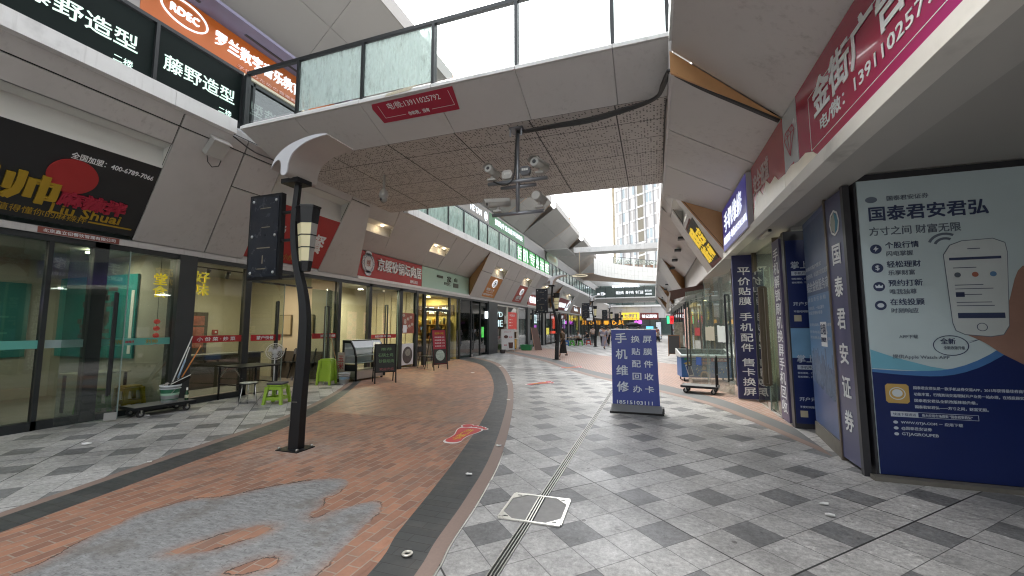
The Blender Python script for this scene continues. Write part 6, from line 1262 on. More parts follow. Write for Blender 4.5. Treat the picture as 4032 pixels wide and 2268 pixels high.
for k in range(4): MB().bar((-11.2+.4*k,9.9,.02),(-11.0+.4*k,10.0,.95),.03).build('chair_leg',DKF,t); MB().bx(-11.25+.4*k,-10.95+.4*k,9.85,9.98,.5,.54).build('chair_seat',DKF,t)
# ---------------------------------------------------------------- right side things
def rot2(c,a,x,y,z): return V(c[0]+x*math.cos(a)-y*math.sin(a),c[1]+x*math.sin(a)+y*math.cos(a),z)
# chest freezer
FZB=M('freezer_blue',(.03,.12,.34),.4,var=.25,scale=3); FZW=M('freezer_rim',(.62,.64,.64),.35,.2)
fc_=(1.36,13.55,0); fa=R(8); t=thing('chest_freezer','blue printed ice cream chest freezer with glass lid behind the open glass doors','freezer',fc_)
def fz(x0,x1,y0,y1,z0,z1): 
    b=MB(); P=[rot2(fc_,fa,x,y,z) for z in (z0,z1) for x,y in ((x0,y0),(x1,y0),(x1,y1),(x0,y1))]
    b.add(P,[(3,2,1,0),(4,5,6,7),(0,1,5,4),(1,2,6,5),(2,3,7,6),(3,0,4,7)]); return b
fz(-.68,.68,-.33,.33,.12,.70).build('body',FZB,t,.01)
fz(-.71,.71,-.36,.36,.70,.76).build('rim',FZW,t,.008)
for s in (-1,1): 
    b=MB(); P=[rot2(fc_,fa,s*.69+dx,y,z) for dx in (-.02,.02) for y,z in ((-.35,.76),(.35,.76),(.35,.93),(-.30,.80))]; b.add(P,[(3,2,1,0),(4,5,6,7),(0,1,5,4),(1,2,6,5),(2,3,7,6),(3,0,4,7)]); b.build('end_rail',FZW,t)
b=MB(); b.add([rot2(fc_,fa,x,y,z) for x,y,z in ((-.66,-.32,.79),(.66,-.32,.79),(.66,.33,.91),(-.66,.33,.91))],[(0,1,2,3)]); b.build('glass_lid',glass('lid_glass',(.6,.68,.68),.15),t)
fz(-.02,.02,-.33,.34,.765,.80).build('lid_rail',FZW,t); fz(-.66,.66,.325,.345,.76,.92).build('back_rail',FZW,t)
for sx in (-1,1):
    for sy in (-1,1): p=rot2(fc_,fa,sx*.6,sy*.26,.05); MB().tube([p-V(.018,0,0),p+V(.018,0,0)],.05,12).build('caster',M('rubber',(.03,.03,.03)),t); MB().bar(p,p+Z*.07,.03).build('caster_fork',ST,t)
fu=V(math.cos(fa),math.sin(fa),0); fo=rot2(fc_,fa,-.68,-.331,.12)
b=MB(); poly(b,fo,fu,Z,[(.10,.36),(.25,.39),(.34,.06),(.19,.02)],.002,.001); o=b.build('phone_print',M('print_pale',(.5,.52,.55),.5),t); b=MB(); poly(b,fo,fu,Z,[(.125,.335),(.24,.355),(.315,.085),(.205,.06)],.001,.0035); b.build('screen_print',M('screen_navy',(.03,.05,.14)),o)
b=MB(); poly(b,fo,fu,Z,[(.06,.41),(.2,.46),(.26,.44),(.24,.40),(.12,.37)],.002,.001); b.build('yellow_print',M('print_yellow',(.5,.36,.06),.5),t)
b=MB(); poly(b,fo,fu,Z,[(.08,.50),(.15,.50),(.15,.56),(.08,.56)],.002,.001); b.build('green_mark',M('print_green',(.05,.25,.10),.5),t)
text('开心冰品',fo+fu*.17+Z*.505,fu,Z,.24,.05,M('print_grey',(.35,.42,.5)),t,ext=.001); text('日夜畅饮\n零售批发',fo+fu*.50+Z*.38,fu,Z,.3,.18,M('print_orange',(.6,.25,.15),.5),t,ext=.001,bold=.02)
b=MB(); rect(b,fo,fu,Z,.82,1.3,.47,.56,.002); b.build('red_print',M('print_red',(.42,.05,.06),.5),t); text('会员充值',fo+fu*.86+Z*.49,fu,Z,.38,.05,LW,t,ext=.001,lift=.004)
SKP=M('print_skin',(.42,.28,.2),.5,var=.2)
b=MB(); disc(b,fo,fu,Z,.62,.29,.055,.075,t=.001,lift=.003); poly(b,fo,fu,Z,[(.50,.02),(.52,.14),(.59,.2),(.66,.2),(.74,.13),(.76,.02)],.001,.003); b.build('portrait_print',SKP,t); b=MB(); poly(b,fo,fu,Z,[(.55,.26),(.57,.37),(.63,.39),(.69,.35),(.70,.22),(.72,.2),(.68,.19),(.66,.3),(.6,.34)],.001,.0045); poly(b,fo,fu,Z,[(.54,.02),(.57,.13),(.67,.13),(.70,.02)],.001,.0045); b.build('hair_print',M('print_hair',(.07,.05,.045),.5),t)
b=MB()
for k in range(14): x=.4+.9*random.random(); y=.05+.3*random.random(); b.prism([fo+fu*(x+.02*math.cos(a+k))+Z*(y+.03*math.sin(a+k))-V(0,.002,0) for a in (0,2,4)],V(0,-.001,0))
b.build('confetti_print',M('print_confetti',(.45,.42,.2),.5,var=.8,scale=20),t)
platform_cart('platform_cart','grey decked platform cart with a black loop handle in front of the freezer',(1.02,11.05,0),R(-12),.8,.48,True)
aboard('chalkboard','blank wooden framed chalkboard standing past the chest freezer',(1.0,24.0,0),R(-6),.58,1.12,M('chalk_blank',(.05,.05,.05),.7,var=.2),frame=M('board_wood',(.28,.13,.05),.6),spread=.6,tilt=.2,bottom=.12)
# awning
AWM=M('awning_brown',(.09,.05,.04),.8,var=.3,scale=6)
t=thing('awning','faded brown folding awning with pale arms above the far right shops','awning',(1.3,17,2.9))
b=MB(); b.prism([(2.0,16.5,3.16),(2.0,19.6,3.16),(.66,18.6,2.95),(.60,16.6,2.93)],(0,0,.02)); b.build('canopy',AWM,t); b=MB(); b.prism([(.60,16.6,2.93),(.66,18.6,2.95),(.66,18.6,2.62),(.60,16.6,2.58)],(.012,0,0)); b.build('valance',AWM,t); b=MB(); b.prism([(.6,16.58,2.94),(2.0,16.48,3.17),(2.0,16.48,2.95),(.6,16.58,2.58)],(0,.012,0)); b.build('side_flap',AWM,t)
for y in (16.6,18.6): MB().bar((.63,y,2.9),(.50,y,2.15),.045).build('arm',M('arm_pale',(.5,.47,.42),.5),t); MB().bar((.55,y,2.4),(2.0,y,2.75),.03).build('strut',ST,t)
# right shop fronts further along: gold frames, pink panels, lit sign
GOLD=M('gold_frame',(.36,.27,.12),.4,.5)
t=thing('shop_entrance','gold framed shop entrance under the brown awning','shop entrance',(1.8,20,0))
for y in (20.0,22.4): MB().bx(1.70,1.82,y,y+.14,0,2.5).build('frame_post',GOLD,t)
MB().bx(1.70,1.82,20.0,22.54,2.5,2.66).build('header',GOLD,t); MB().bx(1.755,1.765,20.14,22.4,.05,2.5).build('door_glass',GL,t)
PKP=M('pink_print',(.42,.12,.16),.5,var=.6,scale=5)
for k,y in enumerate((23.5,25.2,27.4)):
    t=thing('wall_poster',('pink menu strip with small photos right of the chalkboard','second pink menu strip further along the right shops','third and farthest pink menu strip of the right shops')[k],'menu poster',(1.9,y,0)); MB().bx(1.86,1.9,y,y+.9,.3,2.7).build('sheet',PKP,t)
    b=MB()
    for i in range(7): b.bx(1.852,1.858,y+.08+.42*(i%2),y+.42+.42*(i%2),.5+.3*i,.72+.3*i)
    b.build('photo_prints',M('menu_photo',(.45,.38,.34),.5,var=.8,scale=8),t)
for k,(z,c,l) in enumerate(((1.0,(.5,.52,.5),'pale'),(.55,(.04,.10,.34),'blue'),(1.35,(.42,.06,.07),'red'))):
    t=thing('window_sticker','small %s sticker sheet on the far open glass door'%l,'sticker',(1.2,12.4,z)); a,b_=V(1.36,11.95,0),V(.9,12.8,0); d=b_-a; n=V(-d.y,d.x,0).normalized()*-1; n=n if n.y<0 else -n
    MB().prism([a+d*.35+n*.012+Z*z,a+d*.60+n*.012+Z*z,a+d*.60+n*.012+Z*(z+.22),a+d*.35+n*.012+Z*(z+.22)],n*.003).build('sheet',M('stk_'+l,c,.5,var=.4,scale=12),t); text('扫码',a+d*.38+n*.016+Z*(z+.07),(d.normalized()),Z,.2,.08,LW,t,ext=.001)
t=thing('neon_sign','small neon sign glowing half green and half red beside the right shops','neon sign',(1.1,30,2.1))
MB().bx(.82,1.30,30,30.08,1.75,2.35).build('case',DKF,t); MB().bx(1.05,1.29,29.985,29.999,1.78,2.32).build('red_half',M('neon_red',(1,.05,.05),emit=.25,ec=(1,.03,.04)),t); MB().bx(.86,1.03,29.985,29.999,1.8,2.3).build('green_half',M('neon_green',(.1,1,.4),emit=.2,ec=(.05,.9,.4)),t); text('营',(1.08,29.984,1.9),X,Z,.18,.3,M('neon_dark_red',(.3,0,.01)),t,ext=.001); MB().bar((1.2,30.06,2.35),(1.2,30.06,3.2),.03).build('hanger',DKF,t)
t=thing('vending_cabinet','tall glass cabinet with coloured packets at the right shops','cabinet',(1.6,28,0)); MB().bx(1.2,1.85,28.6,29.4,0,.3).build('plinth',DKF,t); MB().bx(1.2,1.85,28.6,29.4,.3,1.9).build('glass_case',GL,t); MB().bx(1.25,1.8,29.3,29.38,.3,1.9).build('back_panel',M('packets',(.4,.35,.3),.5,var=.9,scale=7),t)
# ---------------------------------------------------------------- far left things
aboard('folding_sign','white framed folding sign with brown drink pictures by the white framed shop',(-8.75,24.6,0),R(35),.85,1.45,M('board_white',(.60,.61,.62),.5),frame=M('alu_frame',(.5,.5,.5),.4,.6),spread=.5,tilt=.15,bottom=.15,texts=[('新品上市',.2,1.25,.45,.07,REDL),('奶茶',.5,.9,.22,.1,REDL,.01),('咖啡',.16,.4,.18,.1,REDL,.01)])
fs_=[o for o in bpy.data.objects if o.name.startswith('folding_sign')][-1]; u=V(math.cos(R(35)),math.sin(R(35)),0); c=V(-8.75,24.6,0); n=u.cross(Z)
b=MB(); q=c-u*.42+n*.012-n*0; vv=((c+Z*1.45-n*.15)-c).normalized(); poly(b,q,u,vv,[(.48,.25),(.72,.25),(.76,.62),(.44,.62)],.002,.004); disc(b,q,u,vv,.30,.98,.14,.10,t=.002,lift=.004); b.build('drink_print',M('drink_brown',(.08,.03,.025),.5),fs_)
tag(MB().lathe([(.001,0),(.15,0),(.19,.22),(.001,.22)],(-8.75,23.6,0),12,cap=False).build('flower_pot',M('pot_dark',(.04,.03,.03),.6)),'small dark pot standing under the white folding sign','pot')
t=thing('crate','green plastic basket on the pavement beyond the white framed shop','basket',(-8.3,27.1,0)); b=MB(); P=[(-.3,-.22,.0),(.3,-.22,.0),(.3,.22,0),(-.3,.22,0),(-.38,-.28,.36),(.38,-.28,.36),(.38,.28,.36),(-.38,.28,.36)]; b.add([(x-8.3,y+27.1,z) for x,y,z in P],[(3,2,1,0),(0,1,5,4),(1,2,6,5),(2,3,7,6),(3,0,4,7)]); b.build('tub',M('tub_green',(.03,.25,.10),.45),t); MB().tube([(x-8.3,y+27.1,.36) for x,y,z in P[4:]+[P[4]]],.02,6).build('rim',MC['tub_green'],t)
t=thing('sign_board','narrow dark board leaning on the pavement by the green basket','sign board',(-7.6,27.4,0)); MB().prism([(-7.75,27.2,0),(-7.35,27.55,0),(-7.75,27.75,1.55),(-8.1,27.45,1.55)],(.04,-.02,0)).build('panel',M('board_brown',(.10,.06,.05),.5),t); MB().bar((-7.73,27.18,0),(-8.08,27.43,1.56),.035).build('edge_strip',M('edge_copper',(.4,.24,.16)),t)
tag(MB().bx(-9.22,-9.16,26.0,27.5,.1,.72).build('yellow_panel',M('panel_yellow',(.55,.30,.02),.5,var=.3,scale=3)),'yellow print panel under the counter of the white framed shop','panel')
t=thing('wall_poster','red menu poster in the right half of the white framed shop window','poster',(-9.2,26.8,1.4)); MB().bx(-9.232,-9.228,25.95,27.75,1.42,2.6).build('sheet',M('menu_red',(.45,.04,.03),.5,emit=.05,ec=(.6,.05,.04)),t); text('今日推荐',(-9.227,26.2,2.3),Y,Z,1.1,.16,LW,t); 
for k in range(3): text('套餐 15',(-9.227,26.1,2.05-.2*k),Y,Z,.7,.08,LW,t)
t=thing('neon_sign','lit white tube letters hanging inside the white framed shop','neon sign',(-9.5,24.6,1.8)); text('JYD',(-9.5,23.98,2.15),Y,Z,1.6,.42,LWE,t,bold=.02,ext=.02); text('PIE',(-9.5,24.1,1.62),Y,Z,1.5,.42,LWE,t,bold=.02,ext=.02)
tag(MB().bx(-9.6,-9.55,23.9,25.7,.8,1.0).build('shop_counter',PR),'red counter strip inside the white framed shop','counter')
NEONP=M('neon_purple',(.9,.2,1),emit=.35,ec=(.85,.15,1)); NEONW=M('neon_white',(.9,.95,1),emit=.7,ec=(.85,.92,1)); NEONO=M('neon_orange',(1,.5,.05),emit=.14,ec=(1,.42,.03)); NEONR=M('neon_red2',(1,.1,.05),emit=.4,ec=(1,.08,.04)); NEONG=M('neon_green2',(.2,1,.2),emit=.35,ec=(.15,.9,.15)); NEONY=M('neon_yellow',(1,.85,.1),emit=.3,ec=(1,.8,.1))
def glow(label,x,y0,y1,z0,z1,m,txt=None,tm=None):
    t=thing('light_box',label,'lit sign',(x,y0,z0)); MB().bx(x-.05,x,y0,y1,z0,z1).build('case',m,t)
    if txt: text(txt,(x+.002,y0+(y1-y0)*.1,z0+(z1-z0)*.15),Y,Z,(y1-y0)*.8,(z1-z0)*.7,tm or DKF,t,ext=.002)
    return t
glow('white and blue lit sign just past the dark glass front',-9.2,22.0,22.3,2.1,2.5,NEONW)
glow('small lit white sign with dark characters in the dark glass past the white framed shop',-9.3,32.3,33.3,1.9,2.6,NEONW,'外卖'); glow('purple lit sign in the dark glass near the red bowl sign',-9.3,32.4,33.2,1.35,1.75,NEONP)
glow('small white lit sign left of the second purple one',-9.3,44,45,1.9,2.4,NEONW); glow('second purple lit sign further along the dark glass fronts',-9.3,44,45,1.4,1.85,NEONP); glow('yellow poster glowing low in the dark glass beside the second lamp',-9.25,36.2,37.4,.9,1.5,NEONY); glow('red paper decorations glowing behind the second lamp post',-9.3,39.2,40.6,1.4,2.6,NEONR); glow('green lit strip on the dark glass before the thick pillar',-9.3,21.7,21.95,1.0,1.6,NEONG)
glow('yellow lit panel high in the far dark glass',-9.3,47,49.5,2.2,2.9,NEONY); glow('thin yellow lit panel in the far dark glass',-9.3,52,53,1.2,2.9,NEONY); glow('red strip low in the far dark glass',-9.25,38,40.5,.95,1.2,NEONR)
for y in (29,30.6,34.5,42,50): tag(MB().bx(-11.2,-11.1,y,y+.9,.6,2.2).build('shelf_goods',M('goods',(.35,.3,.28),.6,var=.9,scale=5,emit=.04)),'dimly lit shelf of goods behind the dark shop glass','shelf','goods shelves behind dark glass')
# hanging boards by the third lamp
t=thing('hanging_sign','black hanging sign with white characters and two pale panels left of the third lamp','hanging sign',(-6.4,44,2.3)); MB().bx(-6.75,-6.1,44,44.06,2.95,3.8).build('panel',M('hang_black',(.02,.025,.028)),t); text('小城小\n猪肚鸡\n椰子鸡',(-6.7,43.995,3.0),X,Z,.55,.72,LWW,t); MB().bx(-6.75,-6.12,44,44.05,2.55,2.93).build('pale_panel',M('hang_pale',(.6,.62,.63),emit=.06),t); MB().bx(-6.75,-6.12,44,44.05,2.28,2.5).build('pale_panel',MC['hang_pale'],t); MB().bar((-6.4,44.03,3.8),(-6.4,44.03,5.2),.04).build('hanger',DKF,t)
# low tables and stools for people eating outside
PBL=M('plastic_blue',(.04,.16,.42),.4); PGR=M('plastic_bright_green',(.10,.42,.06),.4); PRD=M('plastic_bright_red',(.55,.06,.03),.4)
for c,m,l in (((-6.94,34.1),PBL,'blue plastic stool at the low table on the left'),((-6.5,34.2),PGR,'yellow green plastic stool second from the left at the low table'),((-5.95,35.1),PGR,'green plastic stool under the person in a white shirt'),((-5.5,36.7),PRD,'red plastic stool under the person in dark clothes')):
    s=stool('plastic_stool',l,m,.45,.17,None,'stools at the pavement tables'); s.location=(c[0],c[1],0)
def lowtable(l,c):
    t=thing('low_table',l,'table',(c[0],c[1],0)); MB().bx(c[0]-.55,c[0]+.55,c[1]-.3,c[1]+.3,.66,.69).build('tabletop',M('table_wood',(.32,.2,.1),.5),t)
    for s in (-1,1): MB().bar((c[0]-s*.4,c[1]-.22,0),(c[0]+s*.4,c[1]-.22,.66),.025).build('leg',DKF,t); MB().bar((c[0]-s*.4,c[1]+.22,0),(c[0]+s*.4,c[1]+.22,.66),.025).build('leg',DKF,t)
lowtable('low folding table with a white cup on the far left pavement',(-6.5,34.8)); lowtable('small folding table in front of the seated person at the right',(.35,44.8))
tag(MB().lathe([(.001,0),(.04,0),(.05,.1),(.001,.1)],(-6.7,34.7,.69),10,cap=False).build('cup',LW),'white paper cup on the low folding table','cup')
# ---------------------------------------------------------------- people
def skin(pts,edges,rad,name,mat,par,sub=1,root=0):
    me=bpy.data.meshes.new('tmp'); me.from_pydata([tuple(p) for p in pts],edges,[]); o=bpy.data.objects.new('tmp',me); col.objects.link(o)
    o.modifiers.new('s','SKIN'); 
    for i,d in enumerate(me.skin_vertices[0].data): d.radius=(rad[i],rad[i]); d.use_root=(i==root)
    m=o.modifiers.new('d','SUBSURF'); m.levels=sub; m.render_levels=sub
    dg=bpy.context.evaluated_depsgraph_get(); ev=o.evaluated_get(dg).to_mesh()
    b=MB(); b.add([v.co.copy() for v in ev.vertices],[tuple(p.vertices) for p in ev.polygons],True)
    o.evaluated_get(dg).to_mesh_clear(); bpy.data.objects.remove(o); bpy.data.meshes.remove(me)
    return b.build(name,mat,par)
def chain(lst):
    P=[];E=[];Rr=[]
    for c in lst:
        idx=None
        for p,r in c:
            p=V(p); f=None
            for i,q in enumerate(P):
                if (q-p).length<1e-4: f=i
            if f is None: P.append(p); Rr.append(r); f=len(P)-1
            if idx is not None and idx!=f and (idx,f) not in E and (f,idx) not in E: E.append((idx,f))
            idx=f
    return P,E,Rr
SK=M('skin',(.42,.25,.17),.5,var=.05)
def person(label,loc,face,H,pose,shirt,lower,lcol,hair,long_hair=False,sleeve='short',bag=None,dress=None):
    t=thing('person',label,'person',loc); q=Matrix.Rotation(face,3,'Z'); L=V(loc)
    w=lambda x,y,z: L+q@V(x*H,y*H,z*H)
    if pose=='sit':
        sh=.45/H-.52+.03
        hipz=.52+sh; kn=[(s*.06,.22,hipz) for s in (-1,1)]; an=[(s*.07,.20,.05) for s in (-1,1)]; toe=[(s*.075,.29,.025) for s in (-1,1)]
        el=[(s*.14,.10,hipz+.14) for s in (-1,1)]; wr=[(s*.07,.24,hipz+.17) for s in (-1,1)]; lean=.07
    else:
        hipz=.52; st=.11 if pose=='walk' else .015; lean=.01
        kn=[(-.05,st*.55+.01,.28),(.05,-st*.1+.01,.28)]; an=[(-.05,st*.9,.045),(.05,-st*1.15,.06 if pose!='walk' else .10)]; toe=[(-.055,st*.9+.09,.02),(.055,-st*1.15+.075,.02 if pose!='walk' else .04)]
        el=[(-.15,-st*.5-.02,.63),(.15,st*.4-.02,.63)]; wr=[(-.15,-st*.5+.04,.49),(.15,st*.6+.06,.49)]
        if bag: wr[1]=(.06,.15,.60); el[1]=(.16,.02,.62)
    dz=hipz-.52; 
    pel=(0,0,.53+dz); che=(0,lean,.70+dz); nb=(0,lean*1.2,.805+dz); nk=(0,lean*1.4+.005,.845+dz); hd=(0,lean*1.6+.015,.90+dz); tp=(0,lean*1.6+.012,.955+dz)
    B=[[(w(*pel),.075*H),(w(*che),.085*H),(w(*nb),.05*H),(w(*nk),.03*H),(w(*hd),.052*H),(w(*tp),.04*H)]]
    for i,s in enumerate((-1,1)):
        shd=(s*.10,lean*1.1,.79+dz); hp=(s*.048,0,.51+dz)
        B.append([(w(*nb),.05*H),(w(*shd),.034*H),(w(*el[i]),.024*H),(w(*wr[i]),.017*H)])
        W=V(*wr[i]); D=(W-V(*el[i])).normalized(); pm=W+D*.035; B.append([(w(*W),.017*H),(w(*pm),.016*H)])
        for f,(ox,ln) in enumerate(((-.014,.038),(-.005,.045),(.005,.043),(.013,.034))): 
            k1=pm+D*ln*.6+V(ox*.3,ox,0); k2=pm+D*ln+V(ox*.3,ox*1.1+.008,-.004); B.append([(w(*pm),.016*H),(w(*k1),.0055*H),(w(*k2),.0045*H)])
        th=W+D*.03+V(-s*.018,.016,0); B.append([(w(*W),.017*H),(w(*th),.006*H)])
        B.append([(w(*pel),.075*H),(w(*hp),.055*H),(w(*kn[i]),.036*H),(w(*an[i]),.022*H),(w(*toe[i]),.018*H)])
    P,E,r=chain(B); skin(P,E,r,'body',SK,t)
    # face
    for s in (-1,1): b=MB(); b.ell(w(s*.02,hd[1]+.05,hd[2]+.005),.006*H,8,6); b.build('eye',DKF,t)
    b=MB(); b.ell(w(0,hd[1]+.056,hd[2]-.012),(.008*H,.010*H,.012*H),8,6); b.build('nose',SK,t); b=MB(); b.ell(w(0,hd[1]+.05,hd[2]-.034),(.014*H,.005*H,.004*H),8,5); b.build('mouth',M('lip',(.3,.09,.08),.5),t)
    for s in (-1,1): b=MB(); b.ell(w(s*.053,hd[1]-.002,hd[2]-.003),(.008*H,.012*H,.017*H),8,6); b.build('ear',SK,t)
    # hair
    b=MB(); hc=w(0,hd[1]-.012,hd[2]+.022); b.ell(hc,(.058*H,.06*H,.052*H),14,9)
    if long_hair: 
        c2=w(0,hd[1]-.045,hd[2]-.05); b.ell(c2,(.05*H,.032*H,.085*H),12,8)
    b.build('hair',M('hair_dark',(.02,.015,.013),.45,var=.2,scale=30),t)
    # clothes
    S=[[(w(*[pel[0],pel[1],pel[2]+.02]),.084*H),(w(*che),.096*H),(w(nb[0],nb[1],nb[2]-.005),.058*H)]]
    for i,s in enumerate((-1,1)):
        shd=V(s*.10,lean*1.1,.79+dz); e=V(*el[i]); end=e if sleeve=='short' else V(*wr[i])
        mid=shd.lerp(e,.75); c=[(w(nb[0],nb[1],nb[2]-.005),.058*H),(w(*shd),.043*H),(w(*mid),.036*H)]
        if sleeve!='short': c+=[(w(*e),.033*H),(w(*e.lerp(V(*wr[i]),.9)),.026*H)]
        S.append(c)
    if dress is None: P,E,r=chain(S); skin(P,E,r,'shirt',shirt,t)
    else: P,E,r=chain(S); skin(P,E,r,'dress_top',shirt,t)
    if lower=='pants':
        S=[]
        for i in range(2):
            s=(-1,1)[i]; hp=(s*.048,0,.51+dz); S.append([(w(*pel),.082*H),(w(*hp),.062*H),(w(*kn[i]),.046*H),(w(*(V(*kn[i]).lerp(V(*an[i]),.85))),.034*H)])
        P,E,r=chain(S); skin(P,E,r,'trousers',lcol,t)
    else:
        b=MB(); n=20; vs=[]; zs=[(.60,.075,.06),(.50,.10,.085),(.35,.115,.10),(.22,.13,.115),(.13,.145,.125)]
        for z,rx,ry in zs:
            for k in range(n): a=2*PI*k/n; f=1+.06*math.sin(a*7)*(.6-z)*2; vs.append(w(rx*f*math.cos(a),ry*f*math.sin(a)-.01*(0.6-z),z))
        b.add(vs,[(i*n+k,i*n+(k+1)%n,(i+1)*n+(k+1)%n,(i+1)*n+k) for i in range(4) for k in range(n)],True); b.build('skirt',lcol,t)
    for i in range(2): b=MB(); c=(V(*an[i])+V(*toe[i]))/2; p=w(*c); b.ell((p.x,p.y,p.z-.005),(.032*H,.06*H,.022*H) if abs(math.cos(face))>.7 else (.06*H,.032*H,.022*H),10,6); b.build('shoe',M('shoe_dark',(.04,.035,.035),.5),t)
    if bag: b=MB(); p=w(.02,.17,.60); b.ell(p,(.09*H,.05*H,.05*H),10,7); b.build('bag',bag,t)
    return t
CL=lambda n,c: M('cloth_'+n,c,.8,var=.12,scale=10)
person('person in a brown cardigan and long black skirt walking by the second lamp',(-4.62,21.75,0),R(80),1.60,'walk',CL('brown',(.075,.05,.025)),'skirt',CL('black',(.012,.012,.013)),None,True,'long')
person('person in a long lavender grey dress walking towards us holding a small bag',(-3.42,30.4,0),R(165),1.62,'walk',CL('lavender',(.30,.28,.34)),'skirt',CL('lavender',(.30,.28,.34)),None,True,'long',CL('bag_grey',(.35,.33,.33)),True)
person('person in a pinkish white top and dark trousers seen from behind',(-5.05,36.3,0),R(10),1.68,'stand',CL('blush',(.60,.47,.42)),'pants',CL('charcoal',(.05,.06,.065)),None)
person('person in a white shirt half hidden by the third lamp post',(-4.25,36.2,0),R(5),1.68,'walk',CL('white',(.62,.64,.68)),'pants',CL('black',(.012,.012,.013)),None)
person('person in pale top and black trousers behind the person in the lavender dress',(-3.55,34.5,0),R(170),1.66,'walk',CL('cream',(.55,.5,.46)),'pants',CL('black',(.012,.012,.013)),None,True)
person('taller person in a white shirt walking away left of the blue stand',(-3.0,36.5,0),R(-10),1.76,'walk',CL('white',(.62,.64,.68)),'pants',CL('charcoal',(.05,.06,.065)),None)
person('person in dark clothes just over the left edge of the blue stand',(-2.35,40,0),R(20),1.7,'walk',CL('maroon',(.10,.03,.03)),'pants',CL('black',(.012,.012,.013)),None)
person('person with white collar mostly hidden behind the blue stand',(-1.3,38,0),R(0),1.66,'stand',CL('white',(.62,.64,.68)),'pants',CL('charcoal',(.05,.06,.065)),None)
person('person in a white shirt sitting on a green stool at the low table',(-5.95,35.1,0),R(110),1.66,'sit',CL('white',(.62,.64,.68)),'pants',CL('black',(.012,.012,.013)),None)
person('person in dark clothes sitting on a red stool beyond the low table',(-5.5,36.7,0),R(115),1.66,'sit',CL('black',(.012,.012,.013)),'pants',CL('jeans',(.12,.14,.18)),None,False,'long')
person('person in a light blue tee sitting behind the small table at the right',(.38,45.5,0),R(175),1.68,'sit',CL('ltblue',(.45,.55,.62)),'pants',CL('black',(.012,.012,.013)),None)
s=stool('plastic_stool','dark stool under the person in the light blue tee',DKF,.45,.17); s.location=(.38,45.5,0)
person('person in red standing behind the seated person at the right',(.30,47.2,0),R(180),1.62,'stand',CL('red',(.4,.08,.07)),'pants',CL('black',(.012,.012,.013)),None)
# ---------------------------------------------------------------- far end of the street
EB=thing('arcade_building','dark fronted arcade block closing the far end of the street','building',(-3,80,0))
b=MB(); b.bx(-14,8,80.6,82,0,13.2); b.build('rear_wall',PAN,EB)
for k in range(9):
    x0=-13.5+2.2*k; cpanel(lambda y,k2,off=0: V(y,80.3-.4*k2-.98*off,3.2+2.1*k2-.2*off),[(x0,0),(x0+2.2,0),(x0+2.2,1),(x0,1)],EB)
MB().bx(-14,8,79.5,80.6,5.3,5.62).build('ledge',PAN2,EB)
MB().bx(-14,8,80.35,80.45,.1,3.1).build('shop_window',GLD,EB); MB().bx(-14,8,80.3,80.5,3.1,3.2).build('storefront_rail',DKF,EB)
x=-14
while x<8: MB().bx(x,x+.12,80.3,80.5,0,3.1).build('mullion',DKF,EB); x+=1.9
MB().bx(-14,8,80.0,80.1,5.6,9.4).build('upper_window',GLD,EB)
for k in range(11): MB().bx(-13.5+2*k,-13.4+2*k,79.95,80,5.6,9.4).build('mullion',DKF,EB)
sl_=lambda n,l,x0,x1,z0,z1,m,tx,**k: sign(n,l,'shop sign',(x0,79.0,z0),X,Z,x1-x0,z1-z0,m,tx,.3,**k)
t=sl_('shop_sign','crowded yellow lightbox sign at the far end of the street',-5.6,-2.45,2.85,4.2,M('end_yellow',(.85,.62,.05),.5,emit=.1,ec=(1,.75,.08),var=.35,scale=2),[('七田门',.5,.45,2.2,.65,M('end_blue_letter',(.15,.12,.25)),{'bold':.03}),('特色美食 早餐 午餐',.2,.1,2.6,.2,M('end_red_letter',(.5,.05,.05)),{})])
sl_('shop_sign','dark red sign with white slanted characters at the far end beside the yellow one',-2.3,.9,2.9,4.1,M('end_red',(.16,.025,.02),.5),[('锦记肠粉',.3,.3,2.6,.6,LWW,{'bold':.02})])
def end_neon(l,s,x,z,w,h,m): t=thing('neon_sign',l,'neon sign',(x,79,z)); text(s,(x,79.5,z),X,Z,w,h,m,t,bold=.03,ext=.03)
end_neon('orange neon characters glowing at the left of the far end shops','春 心 灵',-9.0,2.0,3.7,.8,NEONO)
end_neon('purple and white neon characters left of the dark red end sign','小串',-3.4,2.1,1.3,.7,NEONP)
end_neon('row of lit white characters under the curved wall','语雀国际艺术教育中心',-7.3,8.95,5.0,.42,NEONW)
t=thing('light_box','bluish screen glowing just above the blue stand','lit sign',(-.25,30,1.4)); MB().bx(-.5,-.03,30.0,30.05,1.38,1.62).build('screen',M('screen_cyan',(.1,.5,.8),emit=.25,ec=(.15,.55,.9)),t); MB().bar((-.26,30.03,0),(-.26,30.03,1.38),.05).build('stand',DKF,t)
t=thing('light_box','tall lit poster case behind the seated person at the right','lit sign',(.6,48,0)); MB().bx(.25,.75,48,48.1,.3,2.1).build('poster_face',M('lit_poster',(.55,.6,.66),.5,emit=.15,var=.6,scale=4),t); MB().bx(.2,.8,48.1,48.2,.2,2.2).build('case',DKF,t)
t=thing('umbrella','dark round umbrella above the people behind the blue stand','umbrella',(-1.6,44,0)); b=MB(); b.lathe([(.8,1.62),(.7,1.86),(.4,2.0),(.03,2.06)],(-2.0,44,0),16); b.build('canopy',M('canopy_black',(.012,.012,.013),.8),t); MB().tube([(-2.0,44,0),(-2.0,44,2.05)],.015,8).build('pole',DKF,t)
for (x,y,z,e) in ((-8,78.6,3.0,60),(-4,78.6,2.7,60),(0,78.6,2.8,40)): pass
